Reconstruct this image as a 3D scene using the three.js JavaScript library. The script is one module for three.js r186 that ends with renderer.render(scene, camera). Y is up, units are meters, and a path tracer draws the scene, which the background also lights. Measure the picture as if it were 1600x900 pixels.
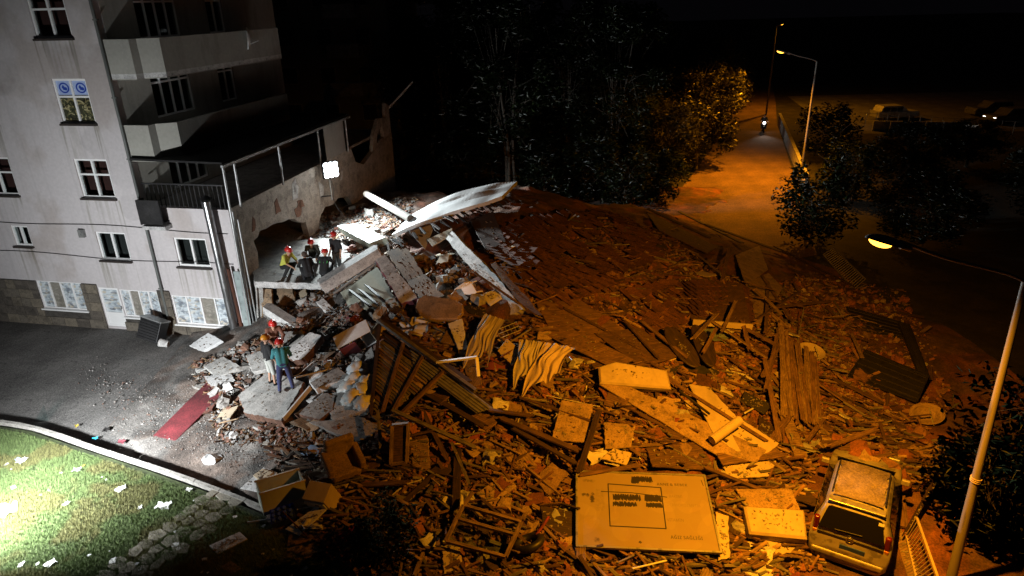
import * as THREE from 'three';
import { mergeGeometries, mergeVertices } from 'three/addons/utils/BufferGeometryUtils.js';
import { MarchingCubes } from 'three/addons/objects/MarchingCubes.js';
import { RoundedBoxGeometry } from 'three/addons/geometries/RoundedBoxGeometry.js';
import { FontLoader } from 'three/addons/loaders/FontLoader.js';
import { TextGeometry } from 'three/addons/geometries/TextGeometry.js';

// ---------------------------------------------------------------- camera, sky, moon, exposure
const scene = new THREE.Scene();
const D2R = Math.PI / 180;
const camera = new THREE.PerspectiveCamera(45.73, 16 / 9, 0.1, 600);
camera.position.set(0, 12.3, 0);
camera.rotation.order = 'YXZ';
camera.rotation.set(-22.9 * D2R, 0, -1.47 * D2R);
scene.add(camera);

const skyTex = (() => {            // clear night sky, a faint town glow low down
  const w = 64, h = 32, d = new Float32Array(w * h * 4);
  for (let j = 0; j < h; j++) for (let i = 0; i < w; i++) {
    const e = Math.abs(j / (h - 1) - 0.5) * 2, g = Math.exp(-e * 4), k = (j * w + i) * 4;
    d[k] = 0.0009 + 0.0004 * g; d[k + 1] = 0.0009 + 0.0002 * g; d[k + 2] = 0.0013 + 0.0001 * g; d[k + 3] = 1;
  }
  const t = new THREE.DataTexture(d, w, h, THREE.RGBAFormat, THREE.FloatType);
  t.mapping = THREE.EquirectangularReflectionMapping; t.magFilter = THREE.LinearFilter; t.needsUpdate = true;
  return t;
})();
scene.background = skyTex; scene.environment = skyTex; scene.environmentIntensity = 1; scene.backgroundIntensity = 1;
const moon = new THREE.DirectionalLight(new THREE.Color().setRGB(0.8, 0.88, 1), 0.006);
moon.position.set(-60, 110, 40); moon.castShadow = true;
Object.assign(moon.shadow.camera, { left: -60, right: 60, top: 60, bottom: -60, near: 1, far: 320 });
scene.add(moon);

const renderer = new THREE.WebGLRenderer({ antialias: true });
renderer.setSize(1024, 576);
renderer.shadowMap.enabled = true;
renderer.toneMapping = THREE.LinearToneMapping;
renderer.toneMappingExposure = 1;

// ---------------------------------------------------------------- helpers
const v3 = (a) => (Array.isArray(a) ? new THREE.Vector3(a[0], a[1], a[2]) : a.clone());
let sd = 12345;
const rnd = () => { sd = (sd + 0x6d2b79f5) | 0; let t = Math.imul(sd ^ (sd >>> 15), 1 | sd); t = (t + Math.imul(t ^ (t >>> 7), 61 | t)) ^ t; return ((t ^ (t >>> 14)) >>> 0) / 4294967296; };
const rr = (a, b) => a + (b - a) * rnd();
const pick = (a) => a[Math.floor(rnd() * a.length)];
const lin = (r, g, b) => new THREE.Color().setRGB(r, g, b);
const hsh = (x, y, s) => { let h = Math.imul(x, 374761393) + Math.imul(y, 668265263) + Math.imul(s, 2246822519) | 0; h = Math.imul(h ^ (h >>> 13), 1274126177); return ((h ^ (h >>> 16)) >>> 0) / 4294967296; };
function vnoise(x, y, p, s) {      // tileable value noise, p = lattice period
  const xi = Math.floor(x), yi = Math.floor(y); let fx = x - xi, fy = y - yi;
  fx = fx * fx * (3 - 2 * fx); fy = fy * fy * (3 - 2 * fy);
  const m = (a) => ((a % p) + p) % p;
  const a = hsh(m(xi), m(yi), s), b = hsh(m(xi + 1), m(yi), s), c = hsh(m(xi), m(yi + 1), s), d = hsh(m(xi + 1), m(yi + 1), s);
  return a + (b - a) * fx + (c - a) * fy + (a - b - c + d) * fx * fy;
}
function fbm(u, v, p, oct, s) { let a = 0, w = 0.5, t = 0; for (let i = 0; i < oct; i++) { a += w * vnoise(u * p, v * p, p, s + i); t += w; w *= 0.55; p *= 2; } return a / t; }
function tex(n, metres, fn) {      // grey or colour texture, one repeat = metres
  const d = new Uint8Array(n * n * 4);
  for (let j = 0; j < n; j++) for (let i = 0; i < n; i++) {
    const r = fn((i + 0.5) / n, (j + 0.5) / n), k = (j * n + i) * 4, c = Array.isArray(r) ? r : [r, r, r];
    for (let q = 0; q < 3; q++) d[k + q] = Math.max(0, Math.min(255, c[q] * 255)); d[k + 3] = 255;
  }
  const t = new THREE.DataTexture(d, n, n); t.wrapS = t.wrapT = THREE.RepeatWrapping; t.magFilter = THREE.LinearFilter; t.minFilter = THREE.LinearMipmapLinearFilter; t.generateMipmaps = true;
  t.repeat.set(1 / metres, 1 / metres); t.needsUpdate = true; return t;
}
const srgb = (t) => { const c = t.clone(); c.colorSpace = THREE.SRGBColorSpace; c.needsUpdate = true; return c; };
const smooth = (a, b, x) => { const t = Math.max(0, Math.min(1, (x - a) / (b - a))); return t * t * (3 - 2 * t); };
const gConc = tex(512, 2.2, (u, v) => { const n = fbm(u, v, 4, 6, 3), s = fbm(u, v, 90, 2, 9), st = smooth(0.55, 0.7, fbm(u, v, 6, 4, 21)); return 0.98 - 0.32 * Math.abs(n - 0.5) * 2 - 0.12 * st - 0.22 * (s > 0.66 ? 1 : 0) * 0.6 - 0.12 * s; });
const gWood = tex(512, 1.4, (u, v) => { const w = fbm(u, v, 3, 3, 5) * 0.12, g = fbm(u * 0.25 + w, v + w * 0.4, 40, 3, 7), k = fbm(u * 0.5, v, 8, 3, 11), c = Math.pow(Math.abs(Math.sin((v * 22 + w * 14) * Math.PI)), 12); return 0.95 - 0.35 * g - 0.3 * k * k - 0.16 * c; });
const gPlas = tex(512, 5.3, (u, v) => { const n = fbm(u, v, 3, 6, 31), f = fbm(u, v, 70, 3, 37), d = smooth(0.5, 0.72, fbm(u * 1, v * 0.25, 16, 4, 41)); return 0.99 - 0.14 * n - 0.08 * f - 0.12 * d * n; });
const gDust = tex(512, 3.1, (u, v) => { const n = fbm(u, v, 6, 7, 51), f = fbm(u, v, 110, 2, 57); return 0.45 + 0.75 * (n - 0.2) * 0.9 + (f - 0.5) * 0.35; });
const gMetal = tex(256, 1.7, (u, v) => 0.92 - 0.2 * fbm(u, v, 5, 5, 61) - 0.18 * smooth(0.55, 0.75, fbm(u, v, 14, 4, 67)));
const gAsph = tex(512, 2.7, (u, v) => { const n = fbm(u, v, 3, 5, 71), f = fbm(u, v, 128, 2, 77), c = smooth(0.03, 0.0, Math.abs(fbm(u, v, 5, 4, 83) - 0.5)); return 0.62 + 0.3 * (n - 0.5) + (f - 0.5) * 0.5 - 0.12 * c; });
const S = {}; for (const [k, t] of Object.entries({ conc: gConc, wood: gWood, plas: gPlas, dust: gDust, metal: gMetal, asph: gAsph })) S[k] = srgb(t);
const G = { conc: gConc, wood: gWood, plas: gPlas, dust: gDust, metal: gMetal, asph: gAsph };
function mat(tx, c, rough = 0.85, bump = 0.004, extra = {}) {
  const o = { color: lin(...c), roughness: rough, metalness: 0, ...extra };
  if (tx) { o.map = S[tx]; if (bump) { o.bumpMap = G[tx]; o.bumpScale = bump; } }
  return new THREE.MeshStandardMaterial(o);
}
const M = {
  wallGreen: mat('plas', [0.56, 0.57, 0.50], 0.9, 0.003), wallPink: mat('plas', [0.62, 0.54, 0.55], 0.9, 0.003), plasterOld: mat('conc', [0.42, 0.37, 0.32], 0.95, 0.02),
  conc: mat('conc', [0.42, 0.41, 0.39], 0.93, 0.012), conc2: mat('conc', [0.31, 0.29, 0.27], 0.95, 0.012), white: mat('plas', [0.70, 0.70, 0.70], 0.8, 0.003), whiteDirty: mat('conc', [0.62, 0.61, 0.60], 0.88, 0.006),
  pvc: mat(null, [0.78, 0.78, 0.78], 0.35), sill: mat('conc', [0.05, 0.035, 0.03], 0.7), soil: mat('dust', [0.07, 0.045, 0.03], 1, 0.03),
  brick: mat('dust', [0.42, 0.15, 0.085], 0.95, 0.01), brick2: mat('dust', [0.34, 0.17, 0.11], 0.95, 0.01), brick3: mat('dust', [0.27, 0.095, 0.06], 0.95, 0.01),
  wood1: mat('wood', [0.27, 0.15, 0.08], 0.85, 0.004), wood2: mat('wood', [0.16, 0.085, 0.045], 0.88, 0.004), wood3: mat('wood', [0.08, 0.042, 0.026], 0.88, 0.004), wood4: mat('wood', [0.40, 0.26, 0.14], 0.8, 0.003), woodGrey: mat('wood', [0.28, 0.245, 0.205], 0.9, 0.004),
  card: mat('dust', [0.36, 0.23, 0.13], 0.9, 0.002), cream: mat('plas', [0.50, 0.41, 0.29], 0.8, 0.002), tan: mat('conc', [0.36, 0.25, 0.155], 0.9, 0.006), maroon: mat('plas', [0.20, 0.045, 0.06], 0.6, 0.001),
  red: mat('dust', [0.42, 0.035, 0.05], 0.75, 0.002), dark: mat('dust', [0.03, 0.026, 0.024], 0.75, 0.004), darkBrown: mat('wood', [0.07, 0.042, 0.03], 0.6, 0.002), felt: mat('dust', [0.035, 0.033, 0.034], 0.95, 0.01),
  black: mat('metal', [0.02, 0.02, 0.022], 0.5, 0.001), steel: mat('metal', [0.55, 0.56, 0.57], 0.3, 0.0005, { metalness: 0.9 }), galv: mat('metal', [0.52, 0.53, 0.53], 0.45, 0.001, { metalness: 0.6 }), rust: mat('dust', [0.22, 0.075, 0.04], 0.9, 0.003),
  pole: mat('metal', [0.36, 0.34, 0.31], 0.55, 0.001, { metalness: 0.3 }), cloth: mat('plas', [0.56, 0.46, 0.40], 0.95, 0.003), green: mat('plas', [0.42, 0.44, 0.36], 0.85, 0.003),
  asphalt: mat('asph', [0.33, 0.315, 0.30], 0.95, 0.012), road: mat('asph', [0.31, 0.18, 0.115], 0.95, 0.01), earth: mat('dust', [0.27, 0.12, 0.066], 1, 0.03), verge: mat('dust', [0.05, 0.042, 0.022], 1, 0.04), kerb: mat('conc', [0.40, 0.38, 0.35], 0.92, 0.01), tile: mat('dust', [0.21, 0.08, 0.048], 0.9, 0.008), tile2: mat('dust', [0.17, 0.066, 0.042], 0.92, 0.008), tile3: mat('dust', [0.26, 0.105, 0.06], 0.9, 0.008),
  stoneA: mat('conc', [0.17, 0.145, 0.115], 0.9, 0.015), stoneB: mat('conc', [0.13, 0.11, 0.09], 0.9, 0.015), stoneC: mat('conc', [0.22, 0.185, 0.14], 0.9, 0.015), grout: mat('conc', [0.09, 0.08, 0.07], 1, 0.01), pathStone: mat('conc', [0.30, 0.275, 0.22], 0.9, 0.012), glassDark: new THREE.MeshPhysicalMaterial({ color: lin(0.9, 0.95, 0.95), roughness: 0.02, transmission: 1, thickness: 0, ior: 1.5 }),
};

const used = {};
const numbered = (n) => { const k = used[n] = (used[n] ?? -1) + 1; return k ? `${n}_${String(k).padStart(3, '0')}` : n; };
function tag(o, label, category, group, kind) { if (label) o.userData.label = label; if (category) o.userData.category = category; if (group) o.userData.group = group; if (kind) o.userData.kind = kind; return o; }
function mesh(name, geo, m, parent) { const o = new THREE.Mesh(geo, m); o.castShadow = o.receiveShadow = true; o.name = parent ? name : numbered(name); (parent || scene).add(o); return o; }
function thing(name, label, category, pos = [0, 0, 0], turn = 0, group) { const o = new THREE.Group(); o.name = numbered(name); o.position.set(...pos); o.rotation.y = turn; scene.add(o); return tag(o, label, category, group); }
function metric(geo) {             // box-projected uv in metres
  const g = geo.index ? geo.toNonIndexed() : geo, p = g.attributes.position, uv = new Float32Array(p.count * 2), a = new THREE.Vector3(), b = new THREE.Vector3(), c = new THREE.Vector3();
  for (let i = 0; i < p.count; i += 3) {
    a.fromBufferAttribute(p, i); b.fromBufferAttribute(p, i + 1); c.fromBufferAttribute(p, i + 2);
    const n = b.clone().sub(a).cross(c.clone().sub(a)), x = Math.abs(n.x), y = Math.abs(n.y), z = Math.abs(n.z);
    [a, b, c].forEach((q, k) => { const [u, v] = y >= x && y >= z ? [q.x, q.z] : z >= x ? [q.x, q.y] : [q.z, q.y]; uv[(i + k) * 2] = u; uv[(i + k) * 2 + 1] = v; });
  }
  g.setAttribute('uv', new THREE.BufferAttribute(uv, 2)); return g;
}
const shiftUV = (g, s) => { const u = g.attributes.uv; for (let i = 0; i < u.count; i++) u.setXY(i, u.getX(i) + s * 0.37, u.getY(i) + s * 0.61); return g; };
function bx(w, h, d, x = 0, y = 0, z = 0) { const g = metric(new THREE.BoxGeometry(w, h, d)); g.translate(x, y, z); return shiftUV(g, x + y * 1.7 + z); }
function rbx(w, h, d, r, x = 0, y = 0, z = 0) { const g = metric(new RoundedBoxGeometry(w, h, d, 2, r)); g.translate(x, y, z); return g; }
const join = (list) => mergeGeometries(list.map((g) => { const q = g.index ? g.toNonIndexed() : g; for (const k of Object.keys(q.attributes)) if (!['position', 'normal', 'uv'].includes(k)) q.deleteAttribute(k); return q; }));
function tube(pts, r, seg = 8, closed = false, n) { return new THREE.TubeGeometry(new THREE.CatmullRomCurve3(pts.map(v3), closed, 'centripetal'), n || Math.max(2, pts.length * 3), r, seg, closed); }
function rod(a, b, r, r2 = r, seg = 10) { const A = v3(a), B = v3(b), d = B.clone().sub(A), g = new THREE.CylinderGeometry(r2, r, d.length(), seg); g.applyQuaternion(new THREE.Quaternion().setFromUnitVectors(new THREE.Vector3(0, 1, 0), d.normalize())); const m = A.add(B).multiplyScalar(0.5); g.translate(m.x, m.y, m.z); return g; }
// a beam or plank between two points, its ends a little broken
function beamGeo(L, w, t, broken = 0.12) {
  const g = new THREE.BoxGeometry(L, t, w, 1, 1, 3), p = g.attributes.position, off = {};
  for (let i = 0; i < p.count; i++) { const k = `${Math.sign(p.getX(i))}|${p.getZ(i).toFixed(3)}`; off[k] ??= rr(-1, 0.2) * broken; p.setX(i, p.getX(i) + Math.sign(p.getX(i)) * off[k]); }
  const q = metric(g); q.computeVertexNormals(); return shiftUV(q, rnd() * 9);
}
function beam(name, a, b, w, t, m, label, cat, o = {}) {
  const A = v3(a), B = v3(b), d = B.clone().sub(A), L = d.length();
  const e = mesh(name, beamGeo(L, w, t, o.broken ?? Math.min(0.12, w)), m, o.parent);
  const X = d.normalize(); let Y = new THREE.Vector3(0, 1, 0).addScaledVector(X, -X.y).normalize(); const Z = X.clone().cross(Y);
  e.quaternion.setFromRotationMatrix(new THREE.Matrix4().makeBasis(X, Y, Z)); if (o.roll) e.rotateX(o.roll);
  e.position.copy(A.add(B).multiplyScalar(0.5));
  return o.parent ? e : tag(e, label, cat, o.group);
}
// a broken slab: polygon of world points flattened to its mean plane and given a thickness
function plateGeo(pts, th, jag = 0, bev = 0.012) {
  const P3 = pts.map(v3), c = P3.reduce((s, p) => s.add(p), new THREE.Vector3()).divideScalar(P3.length), n = new THREE.Vector3();
  P3.forEach((p, i) => { const q = P3[(i + 1) % P3.length]; n.x += (p.y - q.y) * (p.z + q.z); n.y += (p.z - q.z) * (p.x + q.x); n.z += (p.x - q.x) * (p.y + q.y); });
  n.normalize(); if (n.y < 0) n.negate();
  const X = P3[1].clone().sub(P3[0]); X.addScaledVector(n, -X.dot(n)).normalize(); const Y = n.clone().cross(X);
  let f = P3.map((p) => { const q = p.clone().sub(c); return new THREE.Vector2(q.dot(X), q.dot(Y)); });
  if (jag) { const g = []; f.forEach((p, i) => { const q = f[(i + 1) % f.length], L = p.distanceTo(q), k = Math.max(1, Math.min(14, Math.round(L / (jag * 3)))); const e = q.clone().sub(p).normalize(); for (let s = 0; s < k; s++) { const t = s / k; const w = s ? rr(-jag, jag) * 0.7 : 0; g.push(new THREE.Vector2(p.x + (q.x - p.x) * t - e.y * w, p.y + (q.y - p.y) * t + e.x * w)); } }); f = g; }
  const b = Math.min(bev, th * 0.25), geo = new THREE.ExtrudeGeometry(new THREE.Shape(f), { depth: Math.max(0.002, th - 2 * b), bevelEnabled: b > 0.001, bevelSize: b, bevelThickness: b, bevelSegments: 1, steps: 1 });
  geo.translate(0, 0, b - th);
  return { geo, c, q: new THREE.Quaternion().setFromRotationMatrix(new THREE.Matrix4().makeBasis(X, Y, n)) };
}
const PLATES = [];
function plate(name, pts, th, m, label, cat, o = {}) {
  const { geo, c, q } = plateGeo(pts, th, o.jag || 0, o.bev ?? 0.012), e = mesh(name, geo, o.edge ? [m, o.edge] : m, o.parent);
  e.position.copy(c); e.quaternion.copy(q); if (!o.parent) PLATES.push({ e, pts: pts.map(v3) }); return o.parent ? e : tag(e, label, cat, o.group);
}
// a curved sheet between two rails of points
function ribbonGeo(ra, rb, th, nu = 24, nv = 6, wob = 0) {
  const A = new THREE.CatmullRomCurve3(ra.map(v3)), B = new THREE.CatmullRomCurve3(rb.map(v3)), pos = [], uv = [], idx = [], N = (nu + 1) * (nv + 1);
  const pt = (u, v) => { const p = A.getPoint(u).lerp(B.getPoint(u), v); if (wob) p.y += wob * (vnoise(u * 7, v * 5, 64, 5) - 0.5); return p; };
  const la = A.getLength();
  for (let s = 0; s < 2; s++) for (let j = 0; j <= nv; j++) for (let i = 0; i <= nu; i++) {
    const u = i / nu, v = j / nv, p = pt(u, v), e = 0.01, du = pt(Math.min(1, u + e), v).sub(pt(Math.max(0, u - e), v)), dv = pt(u, Math.min(1, v + e)).sub(pt(u, Math.max(0, v - e))), n = du.cross(dv).normalize(); if (n.y < 0) n.negate();
    if (s) p.addScaledVector(n, -th); pos.push(p.x, p.y, p.z); uv.push(u * la, v * A.getPoint(u).distanceTo(B.getPoint(u)));
  }
  const q = (a, b, c, d) => idx.push(a, b, c, a, c, d), id = (s, i, j) => s * N + j * (nu + 1) + i;
  for (let j = 0; j < nv; j++) for (let i = 0; i < nu; i++) { q(id(0, i, j), id(0, i + 1, j), id(0, i + 1, j + 1), id(0, i, j + 1)); q(id(1, i, j), id(1, i, j + 1), id(1, i + 1, j + 1), id(1, i + 1, j)); }
  for (let i = 0; i < nu; i++) { q(id(0, i, 0), id(1, i, 0), id(1, i + 1, 0), id(0, i + 1, 0)); q(id(0, i, nv), id(0, i + 1, nv), id(1, i + 1, nv), id(1, i, nv)); }
  for (let j = 0; j < nv; j++) { q(id(0, 0, j), id(0, 0, j + 1), id(1, 0, j + 1), id(1, 0, j)); q(id(0, nu, j), id(1, nu, j), id(1, nu, j + 1), id(0, nu, j + 1)); }
  const g = new THREE.BufferGeometry(); g.setAttribute('position', new THREE.Float32BufferAttribute(pos, 3)); g.setAttribute('uv', new THREE.Float32BufferAttribute(uv, 2)); g.setIndex(idx); const h = g.toNonIndexed(); h.computeVertexNormals(); return th < 0.03 ? (g.computeVertexNormals(), g) : h;
}
// lumps of rubble: a box or ball of roughly unit size with its corners knocked about
function lump(kind, s) {
  const g0 = kind === 'block' ? new THREE.BoxGeometry(1, 0.62, 0.8, 2, 2, 2) : new THREE.IcosahedronGeometry(0.55, 1), g = mergeVertices((g0.deleteAttribute('uv'), g0.deleteAttribute('normal'), g0)), p = g.attributes.position;
  for (let i = 0; i < p.count; i++) { const k = kind === 'block' ? 0.13 : 0.16; p.setXYZ(i, p.getX(i) + (hsh(i, 1, s) - 0.5) * 2 * k, p.getY(i) + (hsh(i, 2, s) - 0.5) * 2 * k, p.getZ(i) + (hsh(i, 3, s) - 0.5) * 2 * k); }
  const h = g.toNonIndexed(); h.computeVertexNormals(); return metric(h);
}
const LUMPS = Array.from({ length: 8 }, (_, i) => lump(i % 2 ? 'block' : 'ball', i + 3));

// ---------------------------------------------------------------- the shape of the rubble heap
const HEAP = [[-12.6,-21.17,0],[-12.2,-22.94,.05],[-10.69,-19.36,.05],[-10.97,-17.66,0],[-8.19,-16.53,.05],[-9.24,-17.26,0],[-7.59,-15.37,.05],[-5.48,-12.45,.1],[-3.11,-11.97,.3],[-1.62,-11.82,.4],[1.28,-11.73,.4],[4.19,-11.73,.3],[6.4,-11.76,.1],[9.63,-13.7,.05],[11.88,-16.23,.1],[14.48,-18.27,0],[14.72,-21.24,.2],[17.74,-27.95,0],[16.18,-32.2,0],[14.66,-33.27,0],[12.28,-41.72,.05],[15.25,-44.74,0],[15.78,-40.16,0],[13.29,-39.7,0],[-12.07,-25.08,0],[-10.76,-23.71,.15],[-12.56,-24.37,0],[-10.74,-24.81,.3],[8.68,-44.26,.3],[13.77,-36.55,0],[5.65,-47.56,.2],[-7.53,-19.11,.8],[-10.38,-21.55,.5],[-9.42,-18.92,.3],[-8.15,-18.39,.6],[-6.45,-18.21,.9],[-5.1,-18.63,1.3],[-3.55,-17.88,1.7],[-6.1,-20.34,1.3],[-8.35,-22.66,.9],[-9.52,-24.17,1],[-8.12,-23.82,1.4],[-9.3,-24.93,2.3],[-7.86,-25.26,2.4],[-9.28,-27.57,2.4],[-6.34,-23.79,1.9],[-7.62,-33.02,2.4],[-8,-29.14,2.4],[-6.37,-33.36,2.6],[-4.63,-22.44,2.2],[-3.14,-21.69,2.5],[-2.28,-22.18,2.5],[-2.78,-25.35,2.5],[-5.08,-25.83,3.2],[-4.08,-25.83,2.9],[-2,-26.65,4.2],[-.98,-27.73,4.4],[.1,-29.15,4.4],[1.57,-30.3,3.9],[2.99,-29.81,3.4],[4.44,-29.67,2.8],[6.55,-33.09,2],[7.55,-30.23,1.6],[9.44,-31.52,1.1],[.04,-24.19,3.9],[-.44,-22.25,3.4],[1.14,-22.39,3.3],[2.48,-24.53,3.2],[3.61,-23.72,2.7],[5.12,-25.3,2.3],[7.46,-24.37,1.8],[1.01,-19.99,2.7],[2.72,-20.31,2.5],[3.97,-19,2.2],[5.83,-19.92,1.9],[7.8,-21.47,1.8],[-.03,-20.19,2.4],[.95,-19,1.6],[-1.06,-18.8,2],[2.81,-17.74,1.6],[-.09,-16.94,1.3],[5.62,-17.37,1.3],[4.16,-16.75,1.3],[8.09,-18.81,.8],[-2.21,-17.98,1.6],[-1.94,-16.7,1.3],[-.98,-15.11,.9],[1.63,-15.43,1],[4.14,-14.9,.9],[7.03,-15.75,.6],[10.19,-18.75,.3],[8.69,-20.64,1.2],[11.94,-25.78,.5],[11.16,-22.03,.4],[12.45,-21.27,.25],[10.89,-18.05,.25],[-1.77,-13.97,.6],[.63,-13.07,.5],[3.06,-13.54,.4],[-3.61,-15.35,.8],[-3.4,-16.59,1.2],[-5.02,-15.25,.5],[-4.21,-13.81,.4],[5.59,-13.92,.4],[8.83,-15.63,.2],[-5.34,-16.76,.7],[-6.28,-16.59,.4],[4.68,-12.45,.35],[-2.78,-14.12,.5]], SIG = 1.25;
function heap0(x, z) { let a = 0, b = 0.01; for (const [px, pz, h] of HEAP) { const s = SIG * (1 + Math.max(0, Math.min(40, -pz - 20)) * 0.05), w = Math.exp(-((x - px) ** 2 + (z - pz) ** 2) / (2 * s * s)); a += w * h; b += w; } return a / b; }
const heapH = (x, z) => { const h = heap0(x, z), k = Math.min(1, h * 2); return h + k * (0.34 * (fbm(x / 16, z / 16, 16, 4, 91) - 0.5) + 0.16 * (vnoise(x * 2.1, z * 2.1, 4096, 17) - 0.5)); };
const heapN = (x, z, e = 0.3) => new THREE.Vector3(heap0(x - e, z) - heap0(x + e, z), 2 * e, heap0(x, z - e) - heap0(x, z + e)).normalize();

// ---------------------------------------------------------------- ground, paving, road, lawn
function sheet(name, pts, y, m, step = 1) { const sh = new THREE.Shape(pts.map(([x, z]) => new THREE.Vector2(x, -z))), g = new THREE.ShapeGeometry(sh); g.rotateX(-Math.PI / 2); g.translate(0, y, 0); const o = mesh(name, g, m); o.userData.kind = 'structure'; return o; }
sheet('ground', [[-260, 60], [260, 60], [260, -380], [-260, -380]], -0.012, M.verge);
sheet('dusty_ground', [[-2.6, -6], [15, -6], [19, -12], [17, -17], [14.4, -22.5], [15.8, -30], [14, -33], [10, -40], [2, -41], [-9, -40], [-8, -24], [-4, -14]], -0.004, M.earth);
sheet('paving', [[-40, -34], [-9, -26], [-6, -24], [-3.5, -20], [-3, -13.6], [-5.4, -13.75], [-7.5, -14.75], [-10.1, -16], [-12.5, -17.1], [-15, -18.25], [-17.5, -18.9], [-40, -21]], 0, M.asphalt);
sheet('road', [[10, -42], [13.2, -31.5], [15.5, -32.4], [19.7, -45.4], [27.3, -70], [33, -86], [41, -110], [34, -112], [26, -86], [21.6, -69.2], [14.6, -52]], 0.004, M.road);
sheet('verge', [[-12, -44], [5, -39], [9.6, -37], [11.2, -43.6], [14.3, -52], [21.3, -69.5], [25, -84], [-60, -110], [-30, -46]], 0.002, M.verge);
sheet('verge', [[16, -30], [20.3, -44.6], [27.8, -70], [30, -63.5], [60, -58], [60, -28], [17.5, -16], [14.5, -22]], 0.003, M.verge);
sheet('car_park', [[30.5, -64], [70, -62], [95, -66], [100, -90], [36, -90], [33.6, -78]], 0.002, M.asphalt);
// lawn, raised behind its kerb
const LAWN_Y = 0.3;
const kerbPts = [[-40, -20.6], [-17.5, -18.75], [-15, -18.1], [-12.55, -16.98], [-10.1, -15.88], [-7.45, -14.6], [-5.9, -13.75], [-4.6, -12.9], [-3.4, -11.9], [-2.8, -11]];
sheet('lawn', [...kerbPts.map(([x, z]) => [x - 0.1, z + 0.12]), [-2.2, -6], [-40, -6]], LAWN_Y, mat('dust', [0.06, 0.085, 0.022], 1, 0.04));
{
  const k = thing('lawn_kerb', 'curved pale concrete kerb along the edge of the lawn', 'kerb');
  const c = new THREE.CatmullRomCurve3(kerbPts.map(([x, z]) => new THREE.Vector3(x, 0, z))), L = c.getLength(), n = Math.round(L / 0.95);
  for (let i = 0; i < n; i++) { const a = c.getPointAt(i / n), b = c.getPointAt((i + 1) / n), d = b.clone().sub(a), l = d.length(); const s = mesh('kerb_stone', bx(l - 0.012, 0.4, 0.11, 0, 0.16, 0), M.kerb, k); s.position.copy(a.add(b).multiplyScalar(0.5)); s.rotation.y = Math.atan2(-d.z, d.x); s.position.y = rr(-0.008, 0.008); }
}
{ // crazy-paved path over the lawn
  const p = new THREE.Group(); p.name = numbered('garden_path'); p.userData.kind = 'structure'; p.userData.label = 'irregular flat stepping stones laid across the lawn'; scene.add(p);
  const A = v3([-9.6, 0, -11.2]), B = v3([-7.75, 0, -14.75]), d = B.clone().sub(A), L = d.length(), X = d.normalize(), Y = new THREE.Vector3(-X.z, 0, X.x);
  let s = 0;
  for (let i = 0; s < L - 0.1; i++) { const rowD = rr(0.26, 0.42); let w = -0.62 + rr(0, 0.12); while (w < 0.55) {
    const ww = rr(0.26, 0.52), sh = [], n = pick([5, 6, 6]), ph = rnd() * 6; for (let q = 0; q < n; q++) { const t = ph + q / n * Math.PI * 2, r = rr(0.4, 0.6); sh.push(new THREE.Vector2(Math.cos(t) * ww * r, Math.sin(t) * rowD * r)); }
    const g = new THREE.ExtrudeGeometry(new THREE.Shape(sh), { depth: 0.035, bevelSize: 0.012, bevelThickness: 0.012, bevelSegments: 1 }); g.rotateX(-Math.PI / 2);
    const c = A.clone().addScaledVector(X, s + rowD / 2 + rr(-0.05, 0.05)).addScaledVector(Y, w + ww / 2); const m = mesh('stone', g, M.pathStone, p); m.position.set(c.x, LAWN_Y - 0.022 + rr(0, 0.015), c.z); m.rotation.y = Math.atan2(-X.z, X.x) + rr(-0.2, 0.2) + Math.PI / 2; w += ww * 0.98; }
    s += rowD * 0.98; }
}
// ---------------------------------------------------------------- the rubble heap's own body
{
  const x0 = -13, x1 = 17, z0 = -46, z1 = -10, nx = 300, nz = 360, pos = [], col = [], uv = [], idx = [], c = new THREE.Color();
  const red = [0.34, 0.12, 0.062], grey = [0.30, 0.28, 0.26], brown = [0.24, 0.12, 0.065], dark = [0.085, 0.05, 0.035];
  for (let j = 0; j <= nz; j++) for (let i = 0; i <= nx; i++) {
    const x = x0 + (x1 - x0) * i / nx, z = z0 + (z1 - z0) * j / nz, h = heapH(x, z);
    const a = fbm(x / 40, z / 40, 20, 4, 101), b = fbm(x / 40, z / 40, 60, 3, 111), g = smooth(-4.2, -6.6, x + (a - 0.5) * 4);
    const k = smooth(0.42, 0.62, b), q = smooth(0.45, 0.65, a);
    for (let t = 0; t < 3; t++) { let v = red[t] * (1 - k) + brown[t] * k; v = v * (1 - g) + (grey[t] * (1 - 0.4 * k) + brown[t] * 0.4 * k) * g; v = v * (1 - 0.5 * q) + dark[t] * 0.5 * q; col.push(v); }
    pos.push(x, h < 0.035 ? -0.06 : h, z); uv.push(x, z);
  }
  for (let j = 0; j < nz; j++) for (let i = 0; i < nx; i++) { const a = j * (nx + 1) + i; idx.push(a, a + nx + 1, a + 1, a + 1, a + nx + 1, a + nx + 2); }
  const g = new THREE.BufferGeometry(); g.setAttribute('position', new THREE.Float32BufferAttribute(pos, 3)); g.setAttribute('color', new THREE.Float32BufferAttribute(col, 3)); g.setAttribute('uv', new THREE.Float32BufferAttribute(uv, 2)); g.setIndex(idx); g.computeVertexNormals();
  const m = mat('dust', [1, 1, 1], 1, 0.05); m.vertexColors = true; const o = mesh('rubble_mound', g, m); tag(o, 'broad heap of brick dust and crushed rubble left by the collapse', null, null, 'structure');
}

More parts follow.
